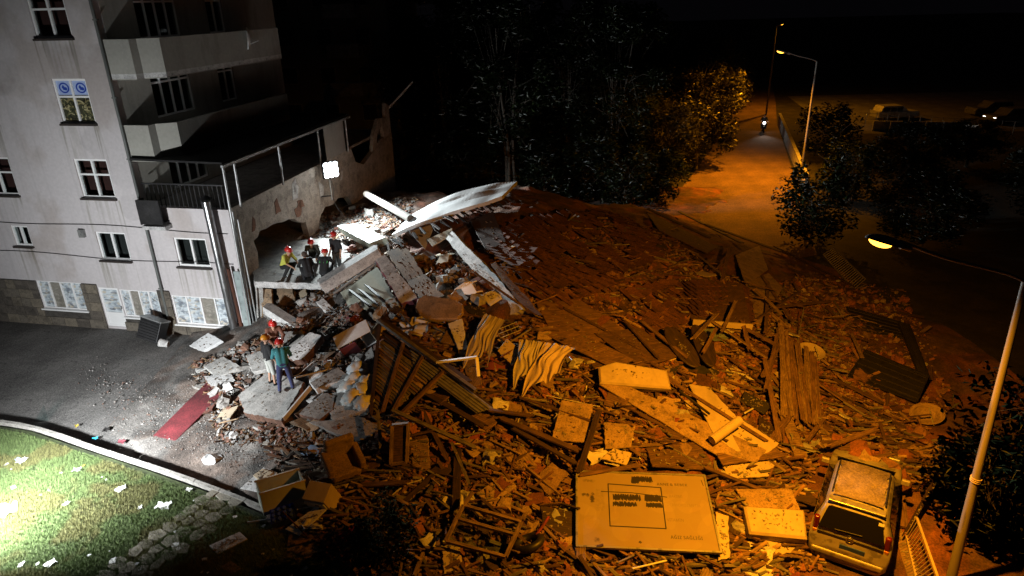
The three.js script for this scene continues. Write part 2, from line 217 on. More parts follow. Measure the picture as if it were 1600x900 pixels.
// ---------------------------------------------------------------- apartment building at the left
const TH = -11.62 * D2R, O = [-11.24, 0, -24.74];
const toW = (x, y, z) => new THREE.Vector3(x, y, z).applyAxisAngle(new THREE.Vector3(0, 1, 0), TH).add(v3(O));
const B = thing('apartment_building', 'tall pale apartment block with stone base, white windows and side balconies', 'building', O, TH);
function wallShape(outline, holes, depth, cut = 0) { const s = new THREE.Shape(outline.map(([x, y]) => new THREE.Vector2(x, y))); for (const h of holes) { const q = h.length === 4 && typeof h[0] === 'number' ? [[h[0], h[2]], [h[1], h[2]], [h[1], h[3]], [h[0], h[3]]] : h; s.holes.push(new THREE.Path(q.map(([x, y]) => new THREE.Vector2(x, y)))); } return new THREE.ExtrudeGeometry(s, { depth, bevelEnabled: false }); }
const WIN = [[-5.32, -3.88, 5.65, 7.15, 0], [-5.32, -3.9, 8.47, 10.05, 1], [-5.45, -3.95, 11.42, 13, 0], [-9.7, -8.24, 5.65, 7.15, 0], [-9.7, -8.24, 8.47, 10.05, 0], [-5.24, -3.9, 3.1, 4.27, 2], [-1.8, -0.41, 3, 4.17, 2], [-9.16, -8.34, 3.52, 4.38, 2], [-12.4, -11, 5.65, 7.15, 0]];
const facadeMat = (() => {         // painted render with rain streaks under sills, patched and scuffed
  const n = 1024, sp = 17, t = tex(n, sp, (u, v) => {
    const x = u * sp - sp, y = v * sp; let s = 0;
    for (const [a, b, c] of WIN) { const dy = c - 0.07 - y; if (dy > 0 && dy < 1.9 && x > a - 0.15 && x < b + 0.15) { const e = Math.min(Math.abs(x - a), Math.abs(x - b)) < 0.22 ? 1 : 0.4; s = Math.max(s, e * (1 - dy / 1.9) * smooth(0.42, 0.7, fbm(u, v * 0.04, 190, 2, 13))); } }
    const blot = smooth(0.52, 0.68, fbm(u, v, 7, 5, 19)), fine = fbm(u, v, 240, 2, 23), run = smooth(0.55, 0.8, fbm(u, v * 0.05, 120, 3, 29)), patch = smooth(0.6, 0.62, fbm(u, v, 5, 3, 47));
    const g = 0.97 - 0.2 * s - 0.08 * blot - 0.03 * run - 0.06 * fine - 0.05 * patch; return [g, g * (1 - 0.02 * blot), g * (1 - 0.04 * blot - 0.05 * s)];
  });
  const c = srgb(t); return new THREE.MeshStandardMaterial({ map: c, color: lin(0.60, 0.562, 0.57), roughness: 0.92, bumpMap: G.plas, bumpScale: 0.003 });
})();
const SHOP = [[-8.74, -6.55, 0.76, 2, 4], [-4.86, -3.1, 0.62, 1.82, 4], [-2.49, 0.03, 0.46, 1.7, 4]], DOOR = [-5.83, -4.9, 0.1, 1.86];
mesh('wall', wallShape([[-15, 0], [0.8, 0], [0.8, 5.35], [-2.84, 5.35], [-2.84, 17], [-15, 17]], [...WIN.map((w) => w.slice(0, 4)), ...SHOP.map((w) => w.slice(0, 4)), DOOR], 0.3).translate(0, 0, -0.3), facadeMat, B);
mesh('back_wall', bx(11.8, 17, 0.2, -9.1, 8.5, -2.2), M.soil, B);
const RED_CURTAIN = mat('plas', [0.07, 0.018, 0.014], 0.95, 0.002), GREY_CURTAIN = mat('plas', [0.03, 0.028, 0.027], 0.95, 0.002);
function canvasTex(w, h, draw) { const c = document.createElement('canvas'); c.width = w; c.height = h; draw(c.getContext('2d'), w, h); const t = new THREE.CanvasTexture(c); t.colorSpace = THREE.SRGBColorSpace; return t; }
const flat = (t, rough = 0.5) => new THREE.MeshStandardMaterial({ map: t, roughness: rough });
const stickerMat = flat(canvasTex(128, 128, (c) => { c.fillStyle = '#9fb0d6'; c.fillRect(0, 0, 128, 128); c.strokeStyle = '#1d3f9e'; c.lineWidth = 12; c.beginPath(); c.arc(64, 66, 38, 0, 7); c.stroke(); c.fillStyle = '#1d3f9e'; c.beginPath(); c.arc(58, 62, 12, 0, 7); c.arc(76, 74, 14, 0, 7); c.fill(); c.fillRect(54, 44, 10, 40); }));
const printMats = [0, 1, 2, 3].map((k) => flat(canvasTex(128, 256, (c) => { sd = 900 + k * 7; c.fillStyle = k === 3 ? '#8a857c' : '#c3cbd0'; c.fillRect(0, 0, 128, 256); for (let i = 0; i < 120; i++) { c.globalAlpha = rr(0.15, 0.6); c.fillStyle = pick(k === 3 ? ['#6d6a62', '#8b867d', '#706c64', '#a09c94'] : ['#6a727c', '#8b97a1', '#d5dce0', '#4c525b', '#aebac4', '#b9a88f']); c.beginPath(); c.ellipse(rr(0, 128), rr(0, 256), rr(3, 34), rr(2, 16), rr(-0.5, 0.5), 0, 7); c.fill(); } c.globalAlpha = 1; }), 0.45));
const photoMats = [0, 1].map((k) => flat(canvasTex(128, 192, (c) => { sd = 60 + k; c.fillStyle = '#3a3a2a'; c.fillRect(0, 0, 128, 192); for (let i = 0; i < 40; i++) { c.strokeStyle = pick(['#7d7350', '#1d1a12', '#595a3c', '#a39a74', '#2c3020']); c.lineWidth = rr(4, 14); c.beginPath(); c.arc(rr(0, 128), rr(0, 192), rr(10, 60), rr(0, 6), rr(0, 6) + 1); c.stroke(); } }), 0.45));
const quad = (w, h, x, y, z, m, name, par) => { const g = new THREE.PlaneGeometry(w, h); const o = mesh(name, new THREE.BoxGeometry(w, h, 0.006), m, par); o.position.set(x, y, z); return o; };
const xf = (x0, x1, y0, y1, t, z, d) => [bx(x1 - x0, t, d, (x0 + x1) / 2, y0 + t / 2, z), bx(x1 - x0, t, d, (x0 + x1) / 2, y1 - t / 2, z), bx(t, y1 - y0 - 2 * t, d, x0 + t / 2, (y0 + y1) / 2, z), bx(t, y1 - y0 - 2 * t, d, x1 - t / 2, (y0 + y1) / 2, z)];
for (const [x0, x1, y0, y1, kind] of WIN) {
  const z = -0.1, xm = (x0 + x1) / 2, yt = y0 + (y1 - y0) * 0.6, f = xf(x0, x1, y0, y1, 0.075, z, 0.09);
  f.push(bx(0.08, y1 - y0 - 0.16, 0.085, xm, (y0 + y1) / 2, z)); if (kind !== 2) f.push(bx(x1 - x0 - 0.16, 0.07, 0.08, xm, yt, z + 0.002));
  const w = mesh('window', join(f), M.pvc, B);
  mesh('sill', bx(x1 - x0 + 0.12, 0.07, 0.2, xm, y0 - 0.037, 0.02), M.sill, w);
  const rows = kind === 2 ? [[y0, y1]] : [[y0, yt], [yt, y1]];
  rows.forEach(([a, b], r) => { for (const [c, d] of [[x0, xm], [xm, x1]]) quad(d - c - 0.09, b - a - 0.09, (c + d) / 2, (a + b) / 2, z - 0.01, kind === 1 ? (r ? stickerMat : photoMats[c === x0 ? 0 : 1]) : M.glassDark, 'pane', w); });
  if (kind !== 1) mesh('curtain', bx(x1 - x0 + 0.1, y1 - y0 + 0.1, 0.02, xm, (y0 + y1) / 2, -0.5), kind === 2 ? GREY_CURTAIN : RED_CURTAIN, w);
}
SHOP.forEach(([x0, x1, y0, y1, n], si) => {
  const z = -0.08, f = xf(x0, x1, y0, y1, 0.05, z, 0.09), w = (x1 - x0) / n; for (let i = 1; i < n; i++) f.push(bx(0.06, y1 - y0 - 0.1, 0.085, x0 + i * w, (y0 + y1) / 2, z));
  const o = mesh('shop_window', join(f), M.pvc, B); o.userData.label = ['shop window with printed panels left of the door', 'shop window with printed panels right of the door', 'shop window with printed panels beside the flue'][si];
  for (let i = 0; i < n; i++) quad(w - 0.07, y1 - y0 - 0.11, x0 + (i + 0.5) * w, (y0 + y1) / 2, z, printMats[i === 1 && si < 2 || i === 2 && si === 2 ? 3 : (i + si) % 3], 'printed_panel', o);
  mesh('sill', bx(x1 - x0 + 0.1, 0.06, 0.16, (x0 + x1) / 2, y0 - 0.032, 0.03), M.pvc, o);
});
{ const [x0, x1, y0, y1] = DOOR, d = mesh('door', join([...xf(x0, x1, y0, y1, 0.09, -0.08, 0.09), bx(x1 - x0 - 0.18, 0.55, 0.05, (x0 + x1) / 2, y0 + 0.36, -0.08)]), M.pvc, B); quad(x1 - x0 - 0.17, 1.02, (x0 + x1) / 2, y0 + 1.15, -0.08, printMats[0], 'printed_panel', d); mesh('handle', bx(0.03, 0.14, 0.05, x1 - 0.06, 1, -0.01), M.galv, d); }
{ // stone cladding round the shop fronts
  const base = mesh('stone_base', join([bx(6.25, 2, 0.04, -11.87, 1, 0.02), bx(0.7, 2, 0.04, -6.19, 1, 0.02), bx(2.19, 0.72, 0.04, -7.645, 0.36, 0.02), bx(1.78, 0.58, 0.04, -3.97, 0.29, 0.02), bx(3.9, 0.42, 0.04, -1.15, 0.21, 0.02), bx(0.55, 1.9, 0.04, -2.8, 0.95, 0.018)]), M.grout, B);
  const blocked = [...SHOP, DOOR];
  for (let r = 0; r < 5; r++) { let x = -14.9 - (r % 2) * 0.2; const y0 = r * 0.4, y1 = y0 + 0.388; while (x < 0.75) { const w = rr(0.42, 0.68); const a = x, b = Math.min(0.79, x + w - 0.014); x += w;
    const yTop = a > -2.5 ? 0.42 : a > -4.9 ? (a > -3.15 ? 1.9 : 0.6) : 2; const yy1 = Math.min(y1, yTop - 0.005); if (yy1 - y0 < 0.1) continue;
    let segs = [[a, b]]; for (const [c, d, e, f] of blocked) if (yy1 > e - 0.07 && y0 < f) segs = segs.flatMap(([p, q]) => (q <= c || p >= d ? [[p, q]] : [[p, Math.min(q, c)], [Math.max(p, d), q]].filter(([m, n]) => n - m > 0.06)));
    for (const [p, q] of segs) { let t = yy1; mesh('stone', bx(q - p - 0.006, t - y0, 0.05, (p + q) / 2, (y0 + t) / 2, 0.058 + rr(0, 0.012)), pick([M.stoneA, M.stoneB, M.stoneC]), base); } } }
}
// side wall of the tower with balcony doors
const DW = [[-4.4, -2, 0], [-7.6, -6.4, 1]];
const floorsY = [5.45, 8.3, 11.2];
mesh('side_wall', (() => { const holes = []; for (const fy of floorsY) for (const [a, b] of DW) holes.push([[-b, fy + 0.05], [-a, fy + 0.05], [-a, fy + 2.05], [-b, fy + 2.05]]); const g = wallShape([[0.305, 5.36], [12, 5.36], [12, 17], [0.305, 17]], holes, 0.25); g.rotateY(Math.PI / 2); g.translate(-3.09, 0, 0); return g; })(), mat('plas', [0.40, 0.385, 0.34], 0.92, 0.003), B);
for (const fy of floorsY) for (const [a, b, k] of DW) {
  const n = k ? 2 : 4, w = (b - a) / n, f = []; for (let i = 0; i <= n; i++) f.push(bx(0.07, 2, 0.07, -2.93, fy + 1.05, a + i * w)); for (const yy of [0.09, 1.35, 2.01]) f.push(bx(0.06, 0.07, b - a, -2.93, fy + yy, (a + b) / 2));
  const o = mesh('balcony_door', join(f), M.pvc, B); for (let i = 0; i < n; i++) { const p = mesh('pane', new THREE.BoxGeometry(0.006, 1.9, w - 0.07), M.glassDark, o); p.position.set(-2.94, fy + 1.05, a + (i + 0.5) * w); }
}
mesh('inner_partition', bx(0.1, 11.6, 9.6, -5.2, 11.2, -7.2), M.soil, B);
// balconies
for (const [yb, yt] of [[7.1, 8.42], [10, 11.35], [12.9, 14.2]]) {
  const pl = [[-2.84, 0], [-1.78, 0], [-1.74, -0.34], [-1.12, -0.72], [-1.1, -9], [-2.84, -9]], slab = new THREE.Shape(pl.map(([x, z]) => new THREE.Vector2(x, -z)));
  const g = new THREE.ExtrudeGeometry(slab, { depth: 0.16, bevelEnabled: false }); g.rotateX(-Math.PI / 2); g.translate(0, yb + 0.04, 0);
  const o = mesh('balcony', g, M.whiteDirty, B); const ps = [];
  for (let i = 0; i < 4; i++) { const a = new THREE.Vector3(pl[i][0], 0, pl[i][1]), b = new THREE.Vector3(pl[i + 1][0], 0, pl[i + 1][1]), d = b.clone().sub(a), L = d.length(), q = bx(L, yt - yb, 0.12, 0, (yt - yb) / 2, -0.061); q.rotateY(Math.atan2(-d.z, d.x)); q.translate((a.x + b.x) / 2, yb, (a.z + b.z) / 2); ps.push(q); }
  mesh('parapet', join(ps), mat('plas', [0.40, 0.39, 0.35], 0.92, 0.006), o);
}
// annex: party wall torn open by the collapse, roof terrace
{
  const hole1 = [[0.97, 3.7], [1.5, 3.95], [2.48, 3.9], [3.3, 3.75], [4.3, 3.6], [5, 3.2], [5.31, 2.9], [5.6, 2.0], [5.2, 0.7], [3.2, 0.6], [1.2, 0.9], [1, 2.4]], hole2 = [[6.5, 2.75], [7, 3.1], [7.7, 3.2], [8.8, 3.3], [9.9, 3.1], [10.6, 2.3], [10, 1], [8.5, 0.4], [6.6, 0.5], [6.3, 1.6]];
  const jag = (h) => h.flatMap((p, i) => { const q = h[(i + 1) % h.length]; return [p, [(p[0] + q[0]) / 2 + rr(-0.12, 0.12), (p[1] + q[1]) / 2 + rr(-0.12, 0.12)]]; });
  const top = [[17, 0], [16.9, 2.8], [17, 5.1], [15.4, 4.85], [13.6, 4.5], [12.4, 4.2], [11.4, 4.55], [11.2, 5], [11, 5.35], [0, 5.35], [0, 0]];
  const g = wallShape([...top.map(([s, y]) => [s, y])], [jag(hole1), jag(hole2)], 0.28); g.rotateY(Math.PI / 2); g.translate(0.5, 0, -0.31);
  const w = mesh('party_wall', metric(g), M.plasterOld, B); w.userData.label = 'stained party wall torn open where the next building fell away';
  for (let i = 0; i < 9; i++) { const s = rr(0.6, 10), y = rr(3.6, 5), gg = plateGeo([[0, y, -s], [0, y + rr(0.2, 0.5), -s - 0.1], [0, y + rr(0.1, 0.4), -s - rr(0.4, 1)], [0, y - rr(0, 0.3), -s - rr(0.3, 0.9)]], 0.015, 0.08, 0); const o = mesh('plaster_patch', gg.geo, pick([M.whiteDirty, M.brick3, M.brick2]), w); o.position.copy(gg.c); o.position.x = 0.8; o.position.z -= 0.31; o.rotation.y = Math.PI / 2; }
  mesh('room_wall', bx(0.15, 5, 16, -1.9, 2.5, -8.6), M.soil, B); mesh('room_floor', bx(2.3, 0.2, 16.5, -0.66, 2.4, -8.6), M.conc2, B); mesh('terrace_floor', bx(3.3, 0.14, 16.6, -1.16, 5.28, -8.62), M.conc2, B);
  mesh('far_wall', bx(3.5, 5.2, 0.2, -1.1, 2.6, -17.1), M.plasterOld, B);
  const rail = mesh('terrace_railing', join([bx(3.4, 0.05, 0.05, -1, 6.25, -0.1), ...Array.from({ length: 18 }, (_, i) => bx(0.025, 0.85, 0.025, -2.6 + i * 0.19, 5.8, -0.1))]), M.black, B);
  const aw = mesh('terrace_canopy', bx(3.75, 0.07, 11.2, -0.98, 7.16, -5.4), M.felt, B); aw.rotation.z = -0.02;
  mesh('edge_beam', bx(0.09, 0.1, 11.2, 0.94, 7.06, -5.3), M.galv, aw).position.set(0, 0, 0);
  for (const [x, y0, z] of [[0.92, 0, 0.22], [0.88, 5.36, -0.55], [0.88, 5.36, -3.8], [0.88, 5.36, -7.4], [0.88, 5.36, -10.5]]) mesh('post', rod([x, y0, z], [x, 7.02, z], 0.045), M.galv, aw);
  const scr = mesh('terrace_screen', bx(0.03, 1.6, 2.2, 0.86, 6.2, -9.4), mat('plas', [0.34, 0.33, 0.31], 0.9), B);
  const st = mesh('wall_stub', metric(wallShape([[13.9, 4.5], [17, 4.9], [17, 6.7], [16.5, 6.9], [16.3, 6.1], [15.2, 6.2], [14.2, 5.4]], [[[14.6, 4.9], [15.8, 5.05], [15.7, 5.8], [14.8, 5.4]]], 0.2).rotateY(Math.PI / 2).translate(0.55, 0, -0.3)), M.plasterOld, B);
  mesh('loose_batten', rod([0.6, 6.4, -17.2], [1.9, 7.9, -18.6], 0.07, 0.07, 4), M.white, st);
}
// pipes and wires on the facade
mesh('drainpipe', join([rod([-2.78, 0.3, 0.09], [-2.84, 17, 0.09], 0.055), ...[2, 4.6, 7.2, 9.4, 12].map((y) => bx(0.18, 0.05, 0.1, -2.82, y, 0.06))]), mat('metal', [0.16, 0.17, 0.16], 0.6, 0.001), B);
{ const fl = mesh('steel_flue', rod([0.3, 0.0, 0.32], [0.18, 5.75, 0.32], 0.15, 0.15, 20), M.steel, B); mesh('flue_cap', new THREE.ConeGeometry(0.24, 0.14, 20).translate(0.18, 5.92, 0.32), M.black, fl); for (const y of [1.2, 2.6, 4, 5.2]) mesh('flue_joint', new THREE.CylinderGeometry(0.16, 0.16, 0.06, 20).translate(0.3 - 0.021 * y, y, 0.32), M.steel, fl); }
mesh('rusty_pipe', rod([0.62, 0, 0.3], [0.5, 3.1, 0.25], 0.07), M.rust, B);
for (const [x, h] of [[0.98, 2.7], [1.14, 2.4]]) mesh('service_pipe', rod([x + 0.06, 0.3, 0.12], [x, h + 2.6, 0.02], 0.035), M.galv, B);
mesh('corner_sheet', bx(0.34, 2.9, 0.03, 0.85, 1.55, 0.24), mat('metal', [0.35, 0.42, 0.42], 0.6), B);
for (const [y, s] of [[4.62, 0], [3.3, 3]]) mesh('wall_cable', tube(Array.from({ length: 14 }, (_, i) => [-15 + i * 1.2, y + Math.sin(i * 0.9 + s) * 0.06 - i * 0.012, 0.03]), 0.014, 5), M.black, B);
mesh('vent_box', bx(0.24, 0.32, 0.14, -5.78, 4.2, 0.07), mat('metal', [0.3, 0.3, 0.29], 0.6), B);
{ const tb = mesh('torn_balcony', join([bx(0.95, 0.9, 0.06, -1.95, 5.85, 0.42), bx(0.06, 0.95, 0.4, -2.44, 5.8, 0.21), bx(0.9, 0.05, 0.4, -1.96, 5.38, 0.22)]), M.felt, B); mesh('torn_edge', bx(1, 0.14, 0.42, -1.95, 5.2, 0.2), M.whiteDirty, tb); tb.position.y = -0.55; tb.position.x = -0.25; }
{ // dish hung on the upper balcony
  const d = thing('satellite_dish', 'white satellite dish hung on the upper side balcony parapet', 'satellite dish'); const p = toW(-0.95, 11.1, -6.2); d.position.copy(p);
  const g = new THREE.SphereGeometry(0.7, 24, 8, 0, Math.PI * 2, 0, 0.6); g.rotateX(Math.PI / 2); g.translate(0, 0, -0.6); const o = mesh('reflector', g, M.white, d); o.rotation.y = 1.78; mesh('bracket', rod([-0.1, -0.5, 0], [0, 0, 0.05], 0.03), M.galv, d); mesh('feed_arm', rod([0, -0.3, 0], [0.5, -0.15, 0.25], 0.015), M.galv, d);
}
// dim block of flats behind
{
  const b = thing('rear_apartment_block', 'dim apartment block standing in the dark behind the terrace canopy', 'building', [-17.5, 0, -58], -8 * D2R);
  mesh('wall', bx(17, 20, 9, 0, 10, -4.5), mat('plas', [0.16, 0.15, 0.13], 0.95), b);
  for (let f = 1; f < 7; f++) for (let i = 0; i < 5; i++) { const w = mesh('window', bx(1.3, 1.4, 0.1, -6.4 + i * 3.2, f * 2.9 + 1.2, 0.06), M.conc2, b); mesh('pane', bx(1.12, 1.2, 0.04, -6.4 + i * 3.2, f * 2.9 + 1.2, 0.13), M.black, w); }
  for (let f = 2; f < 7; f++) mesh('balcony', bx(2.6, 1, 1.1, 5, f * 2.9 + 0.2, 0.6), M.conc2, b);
}
// ---------------------------------------------------------------- lamps
function aimSpot(pos, target, color, I, angle, pen, radius, parent) { const l = new THREE.SpotLight(color, I, 0, angle, pen, 2); l.position.copy(v3(pos)); l.target.position.copy(v3(target)); l.castShadow = true; l.shadow.mapSize.set(2048, 2048); l.shadow.radius = radius; l.shadow.camera.near = 0.3; l.shadow.camera.far = 90; scene.add(l); scene.add(l.target); return l; }
const COOL = lin(0.86, 0.97, 1), SODIUM = lin(1, 0.34, 0.008), WHITE_L = lin(0.95, 0.985, 1);
{ // rescue floodlight clamped near the top of the party wall
  const p = toW(1.45, 5.15, -7.4), t = thing('floodlight', 'glaring white work floodlight fixed to the torn party wall', 'floodlight', p.toArray(), 40 * D2R);
  const glow = new THREE.MeshStandardMaterial({ color: 0xffffff, emissive: COOL, emissiveIntensity: 22 });
  mesh('housing', rbx(0.8, 0.8, 0.14, 0.04, 0, 0, -0.1), M.black, t); for (let i = -1; i <= 1; i++) for (let j = -1; j <= 1; j++) mesh('lens', new THREE.SphereGeometry(0.125, 16, 10).scale(1, 1, 0.5).translate(i * 0.235, j * 0.235, 0), glow, t);
  for (let i = 0; i < 7; i++) mesh('cooling_fin', bx(0.02, 0.7, 0.1, -0.3 + i * 0.1, 0, -0.22), M.black, t); mesh('mast', rod([0, -1.5, -0.3], [0, 0.1, -0.3], 0.035), M.galv, t); mesh('bracket', rod([0, -1.3, -0.3], [-0.45, -1.3, -0.5], 0.03), M.black, t); mesh('cable', tube([[0, -0.3, -0.3], [0.12, -0.9, -0.25], [0.05, -1.6, -0.2], [0.3, -2.3, 0.1]], 0.016, 5), M.black, t);
  const d = v3([0, 12.3, 0]).sub(p).normalize(); aimSpot(p.clone().addScaledVector(d, 0.4), p.clone().add(v3([6.9, -1.6, 3.3])), COOL, 1050, 1.5, 0.85, 12);
}
{ // tripod light on the lawn, just beyond the left edge of the picture
  const p = toW(0.1, 2.75, 12.3), t = thing('tripod_work_light', 'twin headed white work light on a tripod standing on the lawn outside the view', 'work light', [p.x, LAWN_Y, p.z], -20 * D2R);
  for (let i = 0; i < 3; i++) mesh('leg', rod([Math.cos(i * 2.09) * 0.55, 0, Math.sin(i * 2.09) * 0.55], [0, 1.1, 0], 0.018), M.black, t);
  mesh('mast', rod([0, 0.9, 0], [0, 2.2, 0], 0.022), M.black, t); mesh('crossbar', rod([-0.45, 2.2, 0.05], [0.45, 2.2, 0.05], 0.018), M.black, t); for (const s of [-1, 1]) { const h = mesh('lamp_head', bx(0.5, 0.34, 0.14, s * 0.32, 2.42, 0.09), M.black, t); mesh('lens', bx(0.44, 0.28, 0.02, s * 0.32, 2.42, -0.01), new THREE.MeshStandardMaterial({ color: 0xffffff, emissive: WHITE_L, emissiveIntensity: 8 }), h); }
  aimSpot(p.clone().add(v3([0.36, 0, -0.08])), [-12.4, 0.3, -14.3], WHITE_L, 820, 1.02, 0.95, 10); aimSpot(p.clone().add(v3([-0.24, 0, -0.2])), toW(-0.9, 1.9, 0), WHITE_L, 520, 1.0, 0.95, 10);
}
function streetLamp(label, base, top, head, I, aim, angle, visible = 1) {
  const t = thing('street_lamp', label, 'street lamp', base, 0, 'sodium street lamps'), b = v3(base), T = v3(top).sub(b), Hd = v3(head).sub(b), ad = Hd.clone().sub(T), dir = ad.clone().setY(0).normalize();
  mesh('pole', rod([0, 0, 0], T.toArray(), 0.105, 0.055, 14), M.pole, t);
  mesh('arm', tube([T.toArray(), T.clone().addScaledVector(ad, 0.12).add(v3([0, 0.05, 0])).toArray(), T.clone().addScaledVector(ad, 0.6).add(v3([0, 0.03, 0])).toArray(), Hd.clone().addScaledVector(dir, -0.3).toArray()], 0.032, 8), M.pole, t);
  const ax = ad.clone().normalize(), up = new THREE.Vector3(0, 1, 0).addScaledVector(ax, -ax.y).normalize(), q = new THREE.Quaternion().setFromRotationMatrix(new THREE.Matrix4().makeBasis(ax, up, ax.clone().cross(up)));
  const hood = new THREE.SphereGeometry(1, 24, 12, 0, Math.PI * 2, 0, Math.PI / 2); hood.scale(0.43, 0.13, 0.17); const hd = mesh('lamp_head', join([metric(hood), metric(new THREE.CylinderGeometry(0.05, 0.045, 0.22, 10).rotateZ(Math.PI / 2).translate(-0.46, 0.015, 0))]), M.pole, t); hd.quaternion.copy(q); hd.position.copy(Hd);
  const bowl = new THREE.SphereGeometry(1, 24, 10, 0, Math.PI * 2, Math.PI / 2, Math.PI / 2); bowl.scale(0.23, 0.09, 0.13); const bo = mesh('lens', bowl, new THREE.MeshStandardMaterial({ color: lin(0.9, 0.6, 0.2), emissive: lin(1, 0.42, 0.035), emissiveIntensity: 7 }), hd); bo.position.set(0.1, -0.005, 0);
  aimSpot(v3(head).add(v3([dir.x * 0.1, -0.2, dir.z * 0.1])), aim, SODIUM, I, angle, 0.6, 5); return t;
}
const lampNear = streetLamp('near street lamp on a leaning grey pole beside the silver car', [9.62, 0, -11.4], [9.62, 7.2, -11.75], [6.42, 8.3, -11.03], 680, [6.3, 0, -15.4], 1.18);
{ const w = mesh('wire_tie', tube(Array.from({ length: 20 }, (_, i) => [Math.cos(i * 0.9) * 0.1, 2.75 + i * 0.006, Math.sin(i * 0.9) * 0.1 - 0.13]), 0.012, 5), M.cream, lampNear); }
streetLamp('lit street lamp beside the low white wall of the lane', [20.3, 0, -46.6], [20.7, 8, -47.6], [18.35, 8.65, -47.8], 1050, [15.6, 0, -47.6], 1.25);
streetLamp('farthest lit street lamp at the far end of the lane', [28.3, 0, -76], [28.6, 9, -76.8], [29.4, 9.2, -77.6], 330, [31, 0, -75], 1.5);

// ---------------------------------------------------------------- large pieces of the collapsed building
const slab = (pts, th, m, label, o = {}) => plate(o.name || 'concrete_slab', pts, th, m, label, o.cat || 'slab', { jag: 0.035, ...o });
const board = (pts, th, m, label, o = {}) => plate(o.name || 'board', pts, th, m, label, o.cat || 'board', o);
{ // bright white ceiling sheet along the ridge of the fallen roof
  const o = mesh('ceiling_sheet', ribbonGeo([[-4.67,3.5,-28.23], [-3.88,4.1,-28.26], [-2.65,4.6,-28.57], [-.95,4.85,-29.4], [.35,4.9,-29.64]], [[-4.99,3.3,-27.29], [-3.87,3.9,-26.9], [-2.76,4.25,-27], [-1.57,4.55,-27.16], [-.33,4.7,-27.88]], 0.16, 40, 8, 0.06), M.white);
  tag(o, 'long curved white ceiling sheet lit up along the ridge of the fallen roof', 'ceiling sheet');
}
tag(mesh('fallen_column', rod([-7.11,3.6,-33.04], [-4.18,3.9,-27.64], 0.15, 0.17, 14), M.stoneB), 'round grey concrete column lying against the white ceiling sheet', 'column');
slab([[-7.84,3.1,-29.57], [-6.79,3.3,-29.04], [-5.18,3.4,-26.84], [-5.87,3.1,-26.88]], 0.42, M.white, 'white topped slab fragment sticking out beside the rescuers', { edge: M.green });
beam('concrete_beam', [-7.07,2.7,-23.25], [-4.94,3.7,-24.35], 0.5, 0.42, M.whiteDirty, 'thick pale concrete beam slanting up from the rescuers slab', 'beam', { broken: 0.1 });
tag(mesh('metal_pipe', rod([-6.63,2.4,-23.32], [-5.07,3.3,-24.05], 0.05), M.galv), 'thin pale pipe running below the slanting concrete beam', 'pipe');
slab([[-9.9,2.55,-24.37], [-7.28,2.55,-24], [-6.61,2.6,-27.46], [-8.01,2.6,-29.27], [-11.55,2.6,-28.84]], 0.26, M.conc2, 'broken floor slab with white edge on which the rescuers work', { edge: M.whiteDirty, jag: 0.05 });
slab([[-10.07,2.2,-24.83], [-9.79,2.2,-24.81], [-9.84,.2,-24.44], [-10.16,.1,-24.43]], 0.3, M.conc, 'upright pale concrete post at the corner of the torn wall', { name: 'concrete_post', cat: 'post', jag: 0.03 });
slab([[-9.9,2,-24.91], [-9.46,2,-24.88], [-9.4,1,-24.16], [-9.86,.9,-24.4]], 0.1, M.tan, 'brown panel standing under the rescuers slab');
beam('concrete_beam', [-9.42,1.7,-23.83], [-7.49,1.2,-22.44], 0.4, 0.3, M.whiteDirty, 'pale beam lying in the cavity below the rescuers slab', 'beam');
slab([[-9.37,1.9,-25.11], [-8.74,2,-25.09], [-8.41,1.5,-24.21], [-8.98,1.4,-24.22]], 0.35, M.tan, 'tan block wedged under the rescuers slab');
slab([[-7.44,1.9,-23.74], [-7.19,2,-23.86], [-6.49,1.7,-23.08], [-6.66,1.6,-22.91]], 0.22, M.whiteDirty, 'short white lintel below the slanting concrete beam');
slab([[-5.15,3.5,-24.07], [-4.79,3.6,-24.26], [-3.31,2.8,-21.85], [-3.86,2.6,-21.78]], 0.3, M.whiteDirty, 'white wall strip sloping down left of the hollow', { edge: M.maroon });
board([[-6.53,2.3,-23.79], [-5.08,3,-24.23], [-3.98,2.6,-21.74], [-4.44,2.3,-21.88], [-5.93,2,-22.84]], 0.08, M.green, 'large greenish panel with dark slits below the slanting beam', { jag: 0.06 });
for (const [a, b] of [[[-6.17,2.36,-23.81], [-4.98,2.42,-21.98]], [[-5.91,2.45,-23.89], [-4.69,2.5,-21.89]], [[-5.66,2.6,-23.96], [-4.45,2.65,-21.87]]]) beam('batten', a, b, 0.09, 0.05, M.dark, 'thin dark batten lying on the greenish panel', 'batten', { group: 'dark battens on the greenish panel' });
board([[-4.9,3.3,-25.39], [-4.19,3.35,-25.8], [-3.09,2.85,-23.18], [-3.74,2.75,-23.1]], 0.1, M.card, 'brown fibreboard sheet at the left of the hollow', { jag: 0.05 });
board([[-3.78,2.9,-23.1], [-3.21,3,-23.57], [-2.38,2.8,-21.96], [-3.13,2.7,-21.79]], 0.06, M.card, 'brown sheet folded down inside the hollow', { jag: 0.04 });
board([[-2.96,2.85,-22.8], [-2.31,2.95,-22.88], [-1.89,2.8,-21.92], [-2.42,2.7,-21.74]], 0.06, M.tan, 'small tan sheet inside the hollow', { jag: 0.04 });
{ const pts = [[-3.28,2.75,-21.15], [-3.23,2.85,-21.56], [-3.02,2.95,-21.71], [-2.02,2.95,-21.31], [-1.7,2.85,-21.04], [-1.68,2.75,-20.69], [-1.84,2.65,-20.41], [-2.74,2.65,-20.51], [-3.11,2.65,-20.79]]; board(pts, 0.16, M.tan, 'tan panel with rounded corners in front of the hollow', { name: 'tabletop', cat: 'tabletop', bev: 0.03 }); }
